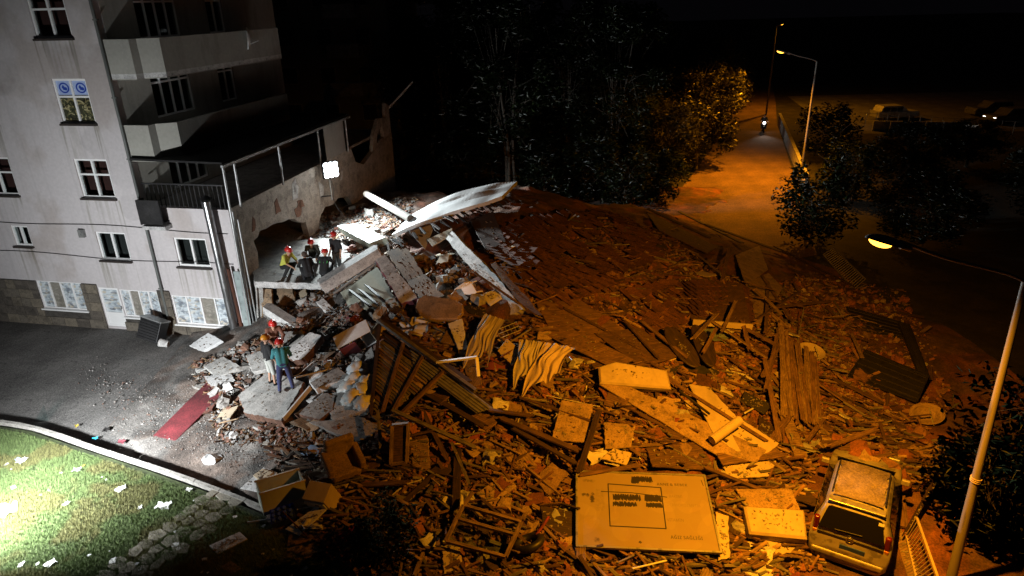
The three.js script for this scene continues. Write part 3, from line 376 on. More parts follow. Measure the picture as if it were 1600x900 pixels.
slab([[-2.54,3.7,-25.51], [-2.16,3.85,-25.66], [-.65,3.5,-22.02], [.45,2.8,-20.5], [-.11,2.6,-20.66], [-1.08,3.1,-22.44]], 0.24, M.whiteDirty, 'long white wall strip sloping down right of the hollow', { edge: M.conc });
board([[-.79,3.75,-22.49], [-.52,3.8,-22.47], [.9,2.95,-19.86], [.53,2.75,-20.4]], 0.06, M.wood1, 'orange brown boarding beside the long white wall strip', { jag: 0.05 });
board([[-4.08,3.75,-26.36], [-3.05,4,-26.6], [-3.4,3.3,-25.5]], 0.03, M.white, 'pale triangular sheet hanging from the roof edge');
board([[-3.31,3.6,-25.78], [-2.34,3.95,-26.1], [-2.33,3.8,-25.74], [-3.06,3.5,-25.28]], 0.05, M.cream, 'cream strip under the roof edge');
board([[-1.02,3,-21.52], [-.57,3.15,-21.64], [-.36,2.95,-21.26], [-.75,2.8,-21.04]], 0.04, M.white, 'small bright white sheet at the foot of the white wall strip', { jag: 0.05 });
{ // white plastic chair thrown on its side in the hollow
  const c = thing('plastic_chair', 'white plastic chair overturned in the hollow', 'chair', [-1.31,2.95,-22.1], 0.6); c.rotation.set(1.0, 0.5, 0.5);
  mesh('seat', rbx(0.46, 0.04, 0.44, 0.015, 0, 0.42, 0), M.pvc, c); mesh('backrest', join([bx(0.46, 0.06, 0.03, 0, 0.86, -0.22), bx(0.05, 0.42, 0.03, -0.2, 0.63, -0.22), bx(0.05, 0.42, 0.03, 0.2, 0.63, -0.22), bx(0.05, 0.42, 0.03, 0, 0.63, -0.22), bx(0.05, 0.42, 0.03, 0.1, 0.63, -0.22), bx(0.05, 0.42, 0.03, -0.1, 0.63, -0.22)]), M.pvc, c);
  for (const [x, z] of [[-0.2, -0.19], [0.2, -0.19], [-0.2, 0.19], [0.2, 0.19]]) mesh('leg', rod([x * 1.1, 0, z * 1.1], [x, 0.41, z], 0.022), M.pvc, c);
}
board([[-1.71,2.7,-21.16], [-1.22,2.8,-21.44], [-.56,2.55,-20.9], [-.88,2.4,-20.48]], 0.05, M.dark, 'dark sheet below the small bright white sheet', { jag: 0.06 });
// ragged roofing edge under the ceiling sheet
for (let i = 0; i < 34; i++) { const t = i / 33, A = v3([-5.07,3.35,-26.18]).lerp(v3([-2.79,4.15,-26.7]), Math.min(1, t * 2)), Bq = v3([-2.79,4.15,-26.7]).lerp(v3([-.04,4.6,-28.12]), Math.max(0, t * 2 - 1)), c = t < 0.5 ? A : Bq; const a = c.clone().add(v3([rr(-0.15, 0.15), rr(-0.06, 0.06), rr(-0.3, 0.1)])), b = a.clone().add(v3([rr(0.15, 0.5), rr(-0.2, -0.02), rr(0.35, 0.75)])); beam('roof_batten', a, b, rr(0.05, 0.12), rr(0.03, 0.05), pick([M.wood3, M.felt, M.darkBrown]), 'short dark batten jutting from the ragged roof edge under the ceiling sheet', 'batten', { group: 'dark battens along the ragged roof edge' }); }
// ---------------------------------------------------------------- tiled roof fields, laid on the slope of the heap
const tileGeo = (() => { const pts = [], n = 6; const pos = [], idx = [], uv = []; for (let s = 0; s < 2; s++) for (let j = 0; j < 2; j++) for (let i = 0; i <= n; i++) { const u = i / n, x = (u - 0.5) * 0.55, y = 0.045 * Math.cos(u * Math.PI * 2) + (s ? -0.022 : 0); pos.push(x, y + (j ? 0.05 : 0), (j - 0.5) * 0.66); uv.push(x, j * 0.66); }
  const N = (n + 1) * 2; for (let i = 0; i < n; i++) { const a = i, b = i + 1, c = i + n + 2, d = i + n + 1; idx.push(a, d, b, b, d, c, N + a, N + b, N + d, N + b, N + c, N + d, d, N + d, c, c, N + d, N + c, a, b, N + a, b, N + b, N + a); } for (const k of [0, n]) { const a = k, d = k + n + 1; idx.push(a, N + a, d, d, N + a, N + d); }
  const g = new THREE.BufferGeometry(); g.setAttribute('position', new THREE.Float32BufferAttribute(pos, 3)); g.setAttribute('uv', new THREE.Float32BufferAttribute(uv, 2)); g.setIndex(idx); const h = g.toNonIndexed(); h.computeVertexNormals(); return h; })();
function tiledRoof(label, quad4, nu, nv, keep, jit, lift = 0.1) {
  const [a, b, c, d] = quad4.map(v3), cen = a.clone().add(b).add(c).add(d).multiplyScalar(0.25); cen.y = heap0(cen.x, cen.z);
  const t = thing('fallen_roof', label, 'roof', cen.toArray(), 0, 'tiled sections of the fallen roof');
  for (let j = 0; j < nv; j++) for (let i = 0; i < nu; i++) {
    const u = (i + 0.5) / nu, v = (j + 0.5) / nv, hole = fbm(u * 0.5 + quad4[0][0], v * 0.5, 9, 3, 33); if (hole > keep) continue;
    const p = a.clone().lerp(b, u).lerp(d.clone().lerp(c, u), v); p.y = heap0(p.x, p.z) + lift;
    const n = heapN(p.x, p.z, 0.8), U = b.clone().sub(a).lerp(c.clone().sub(d), v); U.addScaledVector(n, -U.dot(n)).normalize(); const W = U.clone().cross(n).normalize(); const loose = hole > keep - 0.07 ? 4 : 1;
    const o = mesh('roof_tile', tileGeo, pick([M.tile, M.tile, M.tile2, M.tile3]), t); o.quaternion.setFromRotationMatrix(new THREE.Matrix4().makeBasis(U, n, W)); o.rotateY(rr(-jit, jit) * loose); o.rotateX(rr(-jit, jit) * 0.6 * loose - 0.05); o.rotateZ(rr(-jit, jit) * 0.5 * loose); o.position.copy(p.sub(cen)).addScaledVector(n, rr(0, 0.02) * loose);
  }
  return t;
}
tiledRoof('broad red tiled roof slope right of the long white wall strip', [[-1.14,3.68,-25.06], [2.02,3.85,-27.63], [4.03,2.87,-22.65], [1.29,2.67,-20.43]], 10, 14, 0.67, 0.075, 0.16);
tiledRoof('dim tiled roof strip near the top of the heap below the trees', [[2.04,3.85,-27.98], [5.74,2.19,-33.1], [6.49,2.35,-26.93], [3.93,2.9,-23.51]], 8, 12, 0.6, 0.08, 0.14);
{ // separate roof corner with its white fascia board
  const pl = [[6.28,2.25,-23.5], [7.04,2.35,-24.36], [8.78,2.2,-23.96], [8.03,2,-20.64], [6.13,2.15,-20.84]];
  const t = tiledRoof('detached tiled roof corner with pale fascia in the middle of the right slope', [[6.67,2.3,-23.85], [8.98,1.82,-24.48], [8.22,1.76,-21.52], [6.32,2.09,-21.46]], 9, 7, 0.85, 0.03, 0.28); const off = t.position.clone().negate();
  const b = plate('sheathing', pl, 0.06, M.wood2, null, null, { parent: t }); b.position.add(off); b.position.y -= 0.1; const f = beam('fascia_board', [6.05,2.15,-20.69], [8.03,2,-20.49], 0.05, 0.2, M.cream, null, null, { parent: t, broken: 0.03 }); f.position.add(off);
}
tiledRoof('lower patch of broken red tiles near the dark oval panels', [[3.5,2.69,-21.38], [6.39,2.18,-24.16], [6.06,1.94,-21.29], [3.74,2.2,-19.44]], 7, 7, 0.55, 0.12, 0.12);
// big loose sheets over the middle
const SH = [
  [[[.8,2.94,-20.88], [2.26,2.92,-21.05], [3.75,2.38,-19.55], [2.57,2.33,-19.05], [1.13,2.59,-19.84]], M.wood1, 'wide brown roof sheathing board below the red tiles'],
  [[[2.61,2.48,-19.41], [4.1,2.43,-19.8], [5.14,2.01,-18.62], [3.8,2.01,-18.05]], M.wood2, 'brown sheathing board left of the dark oval panels'],
  [[[.74,2.56,-19.59], [1.62,2.64,-19.85], [3.65,2.1,-18.3], [3.02,2.02,-17.95]], M.wood1, 'long brown board along the lower edge of the roof'],
  [[[10.03,1.57,-28.55], [12.25,.81,-31.76], [11.31,1.09,-27.96], [9.16,1.78,-24.55]], M.tan, 'upper pale dusty sheet beside the detached roof corner'],
  [[[9.84,1.22,-26.28], [11.34,1.01,-27.86], [11.31,.85,-26.23], [8.51,1.67,-21.28]], M.tan, 'lower pale dusty sheet beside the detached roof corner'],
  [[[7.09,1.99,-34.2], [8.2,1.76,-32.42], [9.5,1.57,-29.71], [8.72,1.71,-28.51], [7.07,2.01,-30.94]], M.wood2, 'dim long board at the top of the heap near the lane'],
  [[[-2.13,2.58,-20.18], [-1.67,2.68,-20.29], [-1.46,2.22,-19.05], [-1.74,2.19,-19.11]], M.white, 'white door leaf fragment left of the hanging curtains'],
  [[[-.49,2.28,-18.75], [-.2,2.48,-19.13], [.23,2.32,-18.72], [-.06,2.08,-18.2]], M.cream, 'pinkish white box side beside the beige curtain'],
  [[[-1.75,2.1,-19.15], [-1.44,2.45,-19.7], [-.99,1.76,-17.66], [-1.3,1.64,-17.65]], M.wood4, 'upright tan cupboard side below the white door leaf fragment'],
  [[[1.34,1.71,-16.71], [2.2,1.68,-16.51], [1.89,1.29,-15.3], [.97,1.33,-15.4]], M.tan, 'square tan cabinet panel above the signboard'],
  [[[2.46,1.43,-15.98], [3.3,1.4,-15.87], [3.07,1.15,-15.22], [2.4,1.15,-15.19]], M.tan, 'dusty tan sheet right of the square cabinet panel'],
  [[[2.25,1.07,-14.86], [2.6,1.17,-15.14], [3.06,1.09,-15.02], [2.87,.98,-14.69]], M.cream, 'bright ragged sheet just above the signboard'],
  [[[2.51,1.86,-17.24], [3.16,1.89,-17.34], [6.75,.89,-15.25], [6.37,.87,-14.84], [5.46,.98,-14.9]], M.tan, 'very long tan panel sloping down to the right behind the signboard'],
  [[[5.17,1.73,-17.41], [5.75,1.63,-17.4], [6.26,1.26,-16.38], [7.22,.85,-15.58], [6.68,.87,-15.06], [5.91,.99,-15.15], [5.43,1.16,-15.57]], M.cream, 'bright yellow lit painted sheet under the pale pipe'],
  [[[3.51,1.1,-15.22], [4.95,1.09,-15.46], [5.24,.82,-14.55], [3.57,.94,-14.66]], M.wood2, 'crumpled brown sheet above the right end of the signboard'],
  [[[5.35,1.02,-15.02], [7.1,.86,-15.45], [7.23,.8,-15.13], [5.42,.93,-14.65]], M.wood1, 'wide board lying level below the bright yellow lit sheet'],
  [[[5.45,.84,-14.71], [6.96,.73,-15.01], [6.63,.69,-14.48], [5.5,.75,-14.3]], M.cream, 'pale board tucked beneath the wide level board'],
  [[[6.89,1.32,-17.56], [7.63,1.04,-17.26], [7.26,1.01,-16.85], [6.67,1.25,-17.18]], M.dark, 'dark slab piece left of the plank bundle'],
  [[[7.09,1.03,-16.76], [7.59,.75,-16.06], [7.24,.76,-15.7], [6.81,.89,-15.95]], M.darkBrown, 'dark speckled panel right of the bright yellow lit sheet'],
  [[[7.76,.97,-17.09], [8.11,.9,-17.18], [7.99,.59,-15.38], [7.6,.64,-15.21]], M.wood4, 'pale wide plank reaching from the bundle toward the car'],
  [[[5.55,.73,-13.92], [6.98,.64,-13.97], [6.98,.51,-13.36], [5.69,.6,-13.41]], M.tan, 'dusty tan sheet behind the pale mattress block'],
  [[[8.71,.46,-15.87], [10.18,.35,-16.26], [10.97,.29,-15.66], [9.38,.35,-15.35]], M.wood2, 'dim flat board behind the silver car'],
  [[[10.71,.32,-16.92], [12.28,.21,-15.42], [11.98,.21,-15.16], [10.45,.29,-16.33]], M.wood2, 'long dark plank leading to the lamp pole at the right'],
  [[[-1.96,1.61,-17.23], [-1.47,1.78,-17.43], [-.53,1.37,-16.2], [-.81,1.3,-15.94]], M.wood1, 'brown sloping board with slots beside the roof frame'],
  [[[-4.96,1.59,-19.75], [-4.7,1.88,-20.08], [-4.08,1.52,-18.21], [-4.36,1.41,-17.95]], M.conc, 'grey slab fragment beside the white and maroon cabinet'],
  [[[-4.78,2.49,-22.94], [-4,2.52,-21.81], [-3.47,2.46,-20.75], [-4.41,2.29,-21.16]], M.wood2, 'brown board in front of the greenish panel'],
  [[[-1.62,4.04,-26.69], [-.71,4.3,-27.12], [-.2,3.83,-24.55], [-.92,3.65,-24.11]], M.wood3, 'dark sheet at the upper left of the tiled slope'],
  [[[-2.92,1.18,-15.67], [-2.43,1.24,-15.74], [-2.29,.96,-14.82], [-2.72,.91,-14.73]], M.wood4, 'pale cupboard door right of the upright wooden frame'],
  [[[-1.02,.81,-13.93], [-.29,.97,-14.46], [-.03,.85,-14.09], [-.71,.71,-13.56]], M.tan, 'tan board left of the signboard above the window frame'],
  [[[.58,.73,-13.49], [1.35,.68,-13.29], [1.3,.55,-12.24], [.62,.57,-12.36]], M.darkBrown, 'dark board half under the left edge of the signboard'],
  [[[-1.8,.6,-12.41], [-1.42,.62,-12.54], [-1.28,.52,-11.7], [-1.68,.5,-11.61]], M.cream, 'bright ragged board in front of the wooden window frame'],
];
for (const [pts, m, label] of SH) board(pts, 0.05, m, label, { jag: 0.02 });
// black strips standing in for the shaded gap under the roof edge
for (const [a, b] of [[[[.89,2.39,-19.69], [2.55,2.13,-18.88], [3.85,1.88,-18.28], [5.05,1.75,-18.33]], [[.98,2.26,-19.5], [2.42,1.96,-18.6], [3.62,1.74,-18.03], [4.9,1.61,-18.06]]], [[[4.97,1.78,-18.4], [5.93,1.65,-18.65], [6.87,1.3,-18.35]], [[5.02,1.62,-18.16], [5.86,1.51,-18.34], [6.58,1.24,-18.01]]]]) tag(mesh('gap_shade_strip', ribbonGeo(a, b, 0.02, 24, 4, 0.2), M.felt), a.length > 3 ? 'black strip standing in for the shaded gap along the lower edge of the roof' : 'black strip standing in for the shaded gap below the dark oval panels', 'shade strip');
// two dark oval panels
[[[4.74,2.5,-19.42], [5.26,2.48,-19.62], [5.79,1.91,-18.36], [5.24,1.93,-18.2], 'left of the two dark oval headboards on the slope'], [[5.74,2.35,-19.86], [6.2,2.3,-20.03], [6.37,1.84,-18.7], [5.9,1.82,-18.28], 'right of the two dark oval headboards on the slope']].forEach(([a, b, c, d, label]) => {
  const A = v3(a), Bv = v3(b), Cv = v3(c), Dv = v3(d), pts = []; for (let i = 0; i < 22; i++) { const t = i / 22 * Math.PI * 2, u = 0.5 + 0.62 * Math.cos(t), v = 0.5 + 0.58 * Math.sin(t); pts.push(A.clone().lerp(Bv, u).lerp(Dv.clone().lerp(Cv, u), v)); } board(pts, 0.07, M.darkBrown, label, { name: 'headboard', cat: 'headboard', bev: 0.02 });
});
// mattress blocks
{ const soft = (pts, th, label) => board(pts, th, M.cream, label, { name: 'mattress', cat: 'mattress', bev: 0.05, jag: 0 });
  soft([[2.55,2.2,-17.69], [3.03,2.29,-17.83], [4.48,2.07,-17.6], [4.5,1.84,-17.11], [2.54,1.97,-17.27]], 0.22, 'dusty mattress lying at the top of the very long tan panel');
  soft([[5.55,.82,-13.15], [6.9,.73,-13.07], [6.69,.61,-12.35], [5.46,.69,-12.47]], 0.26, 'pale mattress block between the signboard and the silver car'); }
// pale pipe
tag(mesh('plastic_pipe', rod([5.25,1.29,-15.22], [6.15,1.54,-15.77], 0.13, 0.13, 18), M.cream), 'short thick pale plastic pipe on the bright yellow lit sheet', 'pipe');
// curtains
function drape(name, top, bot, folds, amp, m, label) { const A = new THREE.CatmullRomCurve3(top.map(v3)), Bc = new THREE.CatmullRomCurve3(bot.map(v3)), nu = folds * 8, nv = 14, pos = [], uv = [], idx = []; for (let j = 0; j <= nv; j++) for (let i = 0; i <= nu; i++) { const u = i / nu, v = j / nv * (0.72 + 0.45 * vnoise(u * folds * 1.1, 2, 64, 12)), p = A.getPoint(u).lerp(Bc.getPoint(u), v); p.y += Math.sin(v * Math.PI) * 0.18; const w = ((vnoise(u * folds * 1.7 + v * 0.8, v * 1.6, 64, 8) - 0.5) * 3 + (vnoise(u * folds * 4 + v, v * 2.4, 64, 4) - 0.5) * 1.4) * amp; p.y += w + (vnoise(u * 6 + 3, v * 5, 64, 6) - 0.5) * 0.16 * v; p.z += w * 0.6 + (vnoise(u * 4, v * 3 + 9, 64, 2) - 0.5) * 0.3 * v; p.x += (vnoise(u * 3 + 7, v * 4, 64, 3) - 0.5) * 0.42 * v; pos.push(p.x, p.y, p.z); uv.push(u, v * 1.4); } for (let j = 0; j < nv; j++) for (let i = 0; i < nu; i++) { const a = j * (nu + 1) + i; idx.push(a, a + nu + 1, a + 1, a + 1, a + nu + 1, a + nu + 2); } const g = new THREE.BufferGeometry(); g.setAttribute('position', new THREE.Float32BufferAttribute(pos, 3)); g.setAttribute('uv', new THREE.Float32BufferAttribute(uv, 2)); g.setIndex(idx); g.computeVertexNormals(); return tag(mesh(name, g, m), label, 'curtain'); }
drape('curtain', [[.98,2.55,-18.74], [1.9,2.49,-18.4]], [[.26,1.76,-17.09], [1.09,1.89,-17.27]], 5, 0.05, M.cloth, 'pinkish beige pleated curtain trailing down the slope');
drape('curtain', [[.2,2.55,-18.97], [.9,2.55,-18.75]], [[.04,1.84,-17.48], [.61,1.87,-17.54]], 6, 0.035, mat('plas', [0.5, 0.46, 0.42], 0.95), 'grey net curtain hanging left of the pleated curtain');
drape('curtain', [[-.9,2.9,-20.18], [-.23,2.81,-19.83]], [[-1.47,2.09,-18.46], [-.84,2.01,-18.16]], 7, 0.03, mat('plas', [0.42, 0.37, 0.33], 0.95), 'thin sheer curtain crumpled above the white angle frame');
// white angle frame
{ const f = thing('window_casing', 'white angled window casing sticking out of the middle of the heap', 'window frame'); for (const [a, b] of [[[-2.33,2.3,-18.08], [-1.09,2.6,-17.79]], [[-1.09,2.6,-17.79], [-1.05,2.1,-17.53]]]) beam('bar', a, b, 0.09, 0.06, M.pvc, null, null, { parent: f, broken: 0.01 }); }
// wire rack
{ const f = thing('wire_rack', 'small grey wire rack beside the sheer curtain', 'rack', [-.14,2.58,-19.56], 0.4); f.rotation.x = 0.6; for (let i = 0; i < 6; i++) mesh('wire', rod([-0.35 + i * 0.14, 0, -0.16], [-0.35 + i * 0.14, 0, 0.16], 0.012, 0.012, 5), M.galv, f); for (let i = 0; i < 3; i++) mesh('wire', rod([-0.36, 0.012, -0.16 + i * 0.16], [0.36, 0.012, -0.16 + i * 0.16], 0.012, 0.012, 5), M.galv, f); }
// ---------------------------------------------------------------- timber roof frame with its boards
{
  const t = thing('roof_frame', 'triangular timber roof frame with boards and rafters left of the middle', 'roof frame');
  const a = v3([-4.36,2.55,-20.23]), b = v3([-.53,1.75,-16.27]), c = v3([-4.16,1.25,-16.71]), n = b.clone().sub(a).cross(c.clone().sub(a)).normalize(); if (n.y < 0) n.negate();
  const at = (u, v, k = 0) => a.clone().lerp(b, u).lerp(a.clone().lerp(c, u), v).addScaledVector(n, k);
  const pt = (u, v, k = 0) => a.clone().addScaledVector(b.clone().sub(a), u).addScaledVector(c.clone().sub(a), v).addScaledVector(n, k);
  for (let i = 0; i < 25; i++) { const v = 0.05 + i * 0.0368; if (rnd() < 0.08) continue; const m = beam('roof_slat', pt(0.02, v), pt(Math.max(0.08, (0.94 - v) * rr(0.6, 0.8)), v), 0.225, 0.022, i < 3 ? M.wood3 : pick([M.woodGrey, M.woodGrey, M.tan, M.wood1]), null, null, { parent: t }); }
  for (const u of [0.0, 0.24, 0.42, 0.6]) beam('rafter', pt(u, 0.0, 0.07), pt(Math.max(0.01, u - 0.03) * 0.45, 0.98 - u * 0.42, 0.07), 0.09, 0.11, u ? M.wood1 : M.wood3, null, null, { parent: t });
  beam('edge_beam', pt(-0.02, -0.02, 0.12), pt(0.86, -0.02, 0.12), 0.12, 0.1, M.woodGrey, null, null, { parent: t }); beam('edge_beam', pt(0, -0.07, 0.05), pt(0.8, -0.07, 0.05), 0.2, 0.06, M.wood3, null, null, { parent: t });
  for (let i = 0; i < 9; i++) beam('corrugated_strip', pt(0.3 + i * 0.004, 0.02 + i * 0.018, 0.015 + (i % 2) * 0.03), pt(0.97 - i * 0.014, 0.02 + i * 0.018, 0.015 + (i % 2) * 0.03), 0.075, 0.012, M.galv, null, null, { parent: t, broken: 0.02 });
}
// white and maroon cabinet
{ const t = thing('cabinet', 'white kitchen cabinet with maroon doors tipped over near the two men', 'cabinet', [-5.24,2,-20.34], 0.35); t.rotation.set(0.55, 0.45, 0.18); const W = 1.2, Hh = 0.75, Dp = 0.5;
  mesh('carcass', join([bx(W, 0.03, Dp, 0, Hh / 2, 0), bx(W, 0.03, Dp, 0, -Hh / 2, 0), bx(0.03, Hh - 0.06, Dp, -W / 2 + 0.015, 0, 0), bx(0.03, Hh - 0.06, Dp, W / 2 - 0.015, 0, 0), bx(W - 0.06, Hh - 0.06, 0.02, 0, 0, -Dp / 2 + 0.01)]), M.white, t); for (const x of [-0.2, 0.2]) mesh('shelf', bx(0.03, Hh - 0.07, Dp - 0.06, x, 0, 0.02), M.white, t); mesh('door', bx(0.55, Hh - 0.1, 0.03, -0.3, -0.03, Dp / 2 + 0.02), M.maroon, t); mesh('door', bx(0.5, Hh - 0.12, 0.03, 0.62, 0.02, Dp / 2 + 0.24), M.cream, t).rotation.y = 0.5; }
// concrete slabs round the two men
const SL = [
  [[[-8.95,.71,-19.08], [-8.2,1.04,-20.04], [-6.71,1.27,-18.92], [-6.97,.89,-17.27], [-8.39,.71,-18.09]], 0.3, M.conc, M.brick2, 'flat grey slab with brick edge on which the two men stand'],
  [[[-9.4,1,-21.25], [-8.11,1.43,-21.22], [-7.56,1.25,-19.99], [-8.87,.91,-20.3]], 0.16, M.conc, null, 'tilted grey slab just behind the two men'],
  [[[-7.8,1.41,-20.59], [-7.03,1.87,-21.22], [-6.56,1.87,-20.95], [-6.99,1.42,-20.17], [-7.39,1.33,-20.18]], 0.28, M.whiteDirty, M.brick2, 'pale thick block tilted up right of the man in turquoise'],
  [[[-11.02,.57,-21.36], [-10.35,.79,-21.63], [-9.47,.79,-20.82], [-10.21,.55,-20.56]], 0.2, M.conc, null, 'grey slab at the left tip of the heap'],
  [[[-10.79,.5,-20.77], [-9.79,.64,-20.65], [-9.25,.62,-19.89], [-10.26,.48,-20.08]], 0.22, M.whiteDirty, M.brick2, 'pale block with brick edge below the slab at the left tip'],
  [[[-6.66,.95,-17.57], [-5.82,1.31,-18.11], [-5.45,1.35,-17.89], [-5.42,1.2,-17.34], [-5.76,1.04,-17.1]], 0.3, M.conc2, M.brick2, 'brownish slab with brick edge right of the two men'],
  [[[-6.44,1.34,-18.71], [-5.62,1.62,-19.15], [-5.15,1.58,-18.62], [-6.17,1.29,-18.39]], 0.24, M.conc2, M.whiteDirty, 'square grey slab between the men and the rubbish bags'],
  [[[-12.52,.28,-23.57], [-11.76,.72,-23.74], [-10.95,.77,-22.95], [-11.68,.39,-22.89]], 0.12, M.white, null, 'white angular slab leaning near the wall below the flue'],
  [[[-5.86,1.24,-18.02], [-4.79,1.55,-18.2], [-4.28,1.4,-16.99], [-5.35,1.1,-16.98]], 0.1, M.conc, null, 'thin grey slab at the foot of the rubbish bags'],
  [[[-6.1,.89,-17.17], [-4.57,1.22,-16.94], [-3.73,1.21,-16.33], [-4.41,1.01,-15.97]], 0.12, M.conc2, null, 'grey green slab in front of the rubbish bags'],
  [[[-10.28,1.3,-25.39], [-9.81,1.5,-25.15], [-8.6,1.41,-22.97], [-8.97,1.25,-22.94]], 0.2, M.conc, null, 'leaning slab beside the concrete post'],
  [[[-11.08,.35,-20.43], [-10.41,.43,-20.43], [-10.51,.34,-19.99]], 0.1, M.conc2, null, 'thin dark wedge of slab near the red panel'],
  [[[-8.62,1.38,-22.25], [-7.53,1.67,-21.8], [-7.12,1.56,-21.07], [-8.11,1.3,-21.28]], 0.2, M.conc2, null, 'grey slab behind the tilted slab of the two men'],
];
for (const [pts, th, m, e, label] of SL) slab(pts, th, m, label, e ? { edge: e } : {});
beam('trim_strip', [-6.9,.96,-17.23], [-6.27,1.45,-18.28], 0.05, 0.16, M.white, 'long white trim strip standing on edge right of the two men', 'trim');
// red fascia panel on the paving
{ const t = thing('shop_fascia', 'long dusty red shop fascia panel lying on the paving', 'panel'); plate('panel_face', [[-11.24,.1,-17.87], [-10.43,.1,-17.57], [-9.64,.45,-20.27], [-10.57,.45,-20.4]], 0.05, mat('dust', [0.27, 0.035, 0.045], 0.85, 0.002), null, null, { parent: t }); plate('broken_corner', [[-11,.2,-20.59], [-10.82,.26,-20.82], [-10.67,.2,-20.66], [-10.78,.18,-20.36]], 0.03, M.maroon, null, null, { parent: t }); }
board([[-9.8,.12,-19.68], [-9.46,.22,-20.02], [-9.25,.2,-19.68], [-9.53,.1,-19.23]], 0.03, M.red, 'small red panel fragment beside the long red panel');
beam('trim_strip', [-11.92,.06,-19.4], [-11.21,.1,-19.69], 0.09, 0.05, M.white, 'short white strip on the paving left of the red panel', 'trim');
beam('trim_strip', [-11.92,.04,-19.59], [-11.17,.06,-19.99], 0.08, 0.06, M.dark, 'short dark strip beside the short white strip on the paving', 'trim');
// black cabinet fallen beside the shop wall
{ const t = thing('barbecue_cabinet', 'black slatted metal cabinet tipped over against the shop front', 'cabinet', toW(-3.05, 0.5, 0.75).toArray(), TH); t.rotation.set(-0.35, TH, -0.3); mesh('body', rbx(0.95, 0.85, 0.5, 0.03), M.black, t); for (let i = 0; i < 7; i++) mesh('slat', bx(0.85, 0.05, 0.04, 0, -0.34 + i * 0.11, 0.27), M.felt, t); mesh('top_rim', bx(1, 0.05, 0.56, 0, 0.45, 0), M.galv, t); }
tag(mesh('plastic_bucket', new THREE.CylinderGeometry(0.17, 0.13, 0.34, 16, 1, true).rotateZ(1.3).translate(...toW(-2.3, 0.17, 1.2).toArray()), M.whiteDirty), 'dirty white bucket lying beside the black slatted cabinet', 'bucket');
// rubbish bags
[[-4.94,1.46,-18.5], [-4.63,1.44,-17.92], [-4.86,1.34,-17.66], [-4.45,1.36,-17.33], [-4.95,1.54,-19.01], [-4.52,1.52,-18.23], [-5.1,1.34,-18.26]].forEach((p, i) => { const g = new THREE.IcosahedronGeometry(0.34, 4); const q = g.attributes.position, v = new THREE.Vector3(); for (let k = 0; k < q.count; k++) { v.fromBufferAttribute(q, k); const d = v.clone().normalize(), f = 1 + 0.8 * (fbm(d.x * 0.5 + i * 0.3, d.y * 0.5 + d.z * 0.3, 14, 4, 40 + i) - 0.5) + (d.y > 0.8 ? (d.y - 0.8) * 1.2 : 0); q.setXYZ(k, v.x * f, v.y * f * 0.75, v.z * f); } const s = mergeVertices((g.deleteAttribute('normal'), g.deleteAttribute('uv'), g)); s.computeVertexNormals(); const o = tag(mesh('rubbish_bag', s, mat(null, i % 3 === 1 ? [0.5, 0.56, 0.6] : [0.6, 0.63, 0.62], 0.4)), ['upper', 'middle', 'lowest front', 'right front', 'topmost', 'rightmost', 'leftmost'][i] + ' pale plastic rubbish bag beside the timber roof frame', 'rubbish bag', 'rubbish bags beside the roof frame'); o.position.set(...p); o.rotation.y = i; });
// ---------------------------------------------------------------- furniture and boards at the front
{ const t = thing('open_cabinet', 'open grey cabinet box full of junk at the lawn edge', 'cabinet', [-6.12,.66,-14.35], 0.55); t.rotation.set(-0.2, 0.5, 0.06); mesh('carcass', join([bx(1.1, 0.03, 0.75, 0, -0.3, 0), bx(1.1, 0.6, 0.03, 0, 0, -0.37), bx(1.1, 0.6, 0.03, 0, 0, 0.37), bx(0.03, 0.58, 0.71, -0.54, 0, 0), bx(0.03, 0.58, 0.71, 0.54, 0, 0)]), M.green, t); mesh('door', bx(0.03, 0.6, 0.72, 0.66, 0.05, 0.05), M.wood4, t).rotation.z = -0.2; mesh('rim', join([bx(1.16, 0.04, 0.05, 0, 0.31, -0.38), bx(1.16, 0.04, 0.05, 0, 0.31, 0.38)]), M.cream, t); mesh('bag', new THREE.IcosahedronGeometry(0.2, 2).scale(1, 0.7, 1).translate(0.1, -0.12, -0.1), M.whiteDirty, t); }
board([[-7.48,.3,-15], [-7.03,.49,-15.61], [-6.56,.55,-15.29], [-6.56,.43,-14.56]], 0.04, M.whiteDirty, 'white drawer tray at the kerb left of the open cabinet');
board([[-7.2,.49,-15.29], [-7.02,.53,-15.5], [-6.65,.58,-15.26], [-6.88,.52,-14.97]], 0.06, M.cream, 'small cream tray on the white drawer tray');
{ const t = thing('drawer_unit', 'cream bedside drawer unit tipped over at the front left', 'drawer unit', [-4.93,.79,-13.91], 0); t.rotation.set(0.5, -0.25, 0.15); mesh('carcass', rbx(0.62, 0.8, 0.5, 0.015), M.cream, t); mesh('drawer_front', bx(0.54, 0.3, 0.03, 0, 0.16, 0.265), M.white, t); mesh('drawer_front', bx(0.54, 0.3, 0.03, 0, -0.18, 0.27), M.cream, t); mesh('label_patch', bx(0.1, 0.05, 0.01, 0.05, 0.2, 0.285), mat(null, [0.05, 0.06, 0.2]), t); const s = mesh('side_flap', bx(0.03, 0.5, 0.42, -0.42, -0.1, 0.05), M.wood4, t); s.rotation.z = 0.4; }
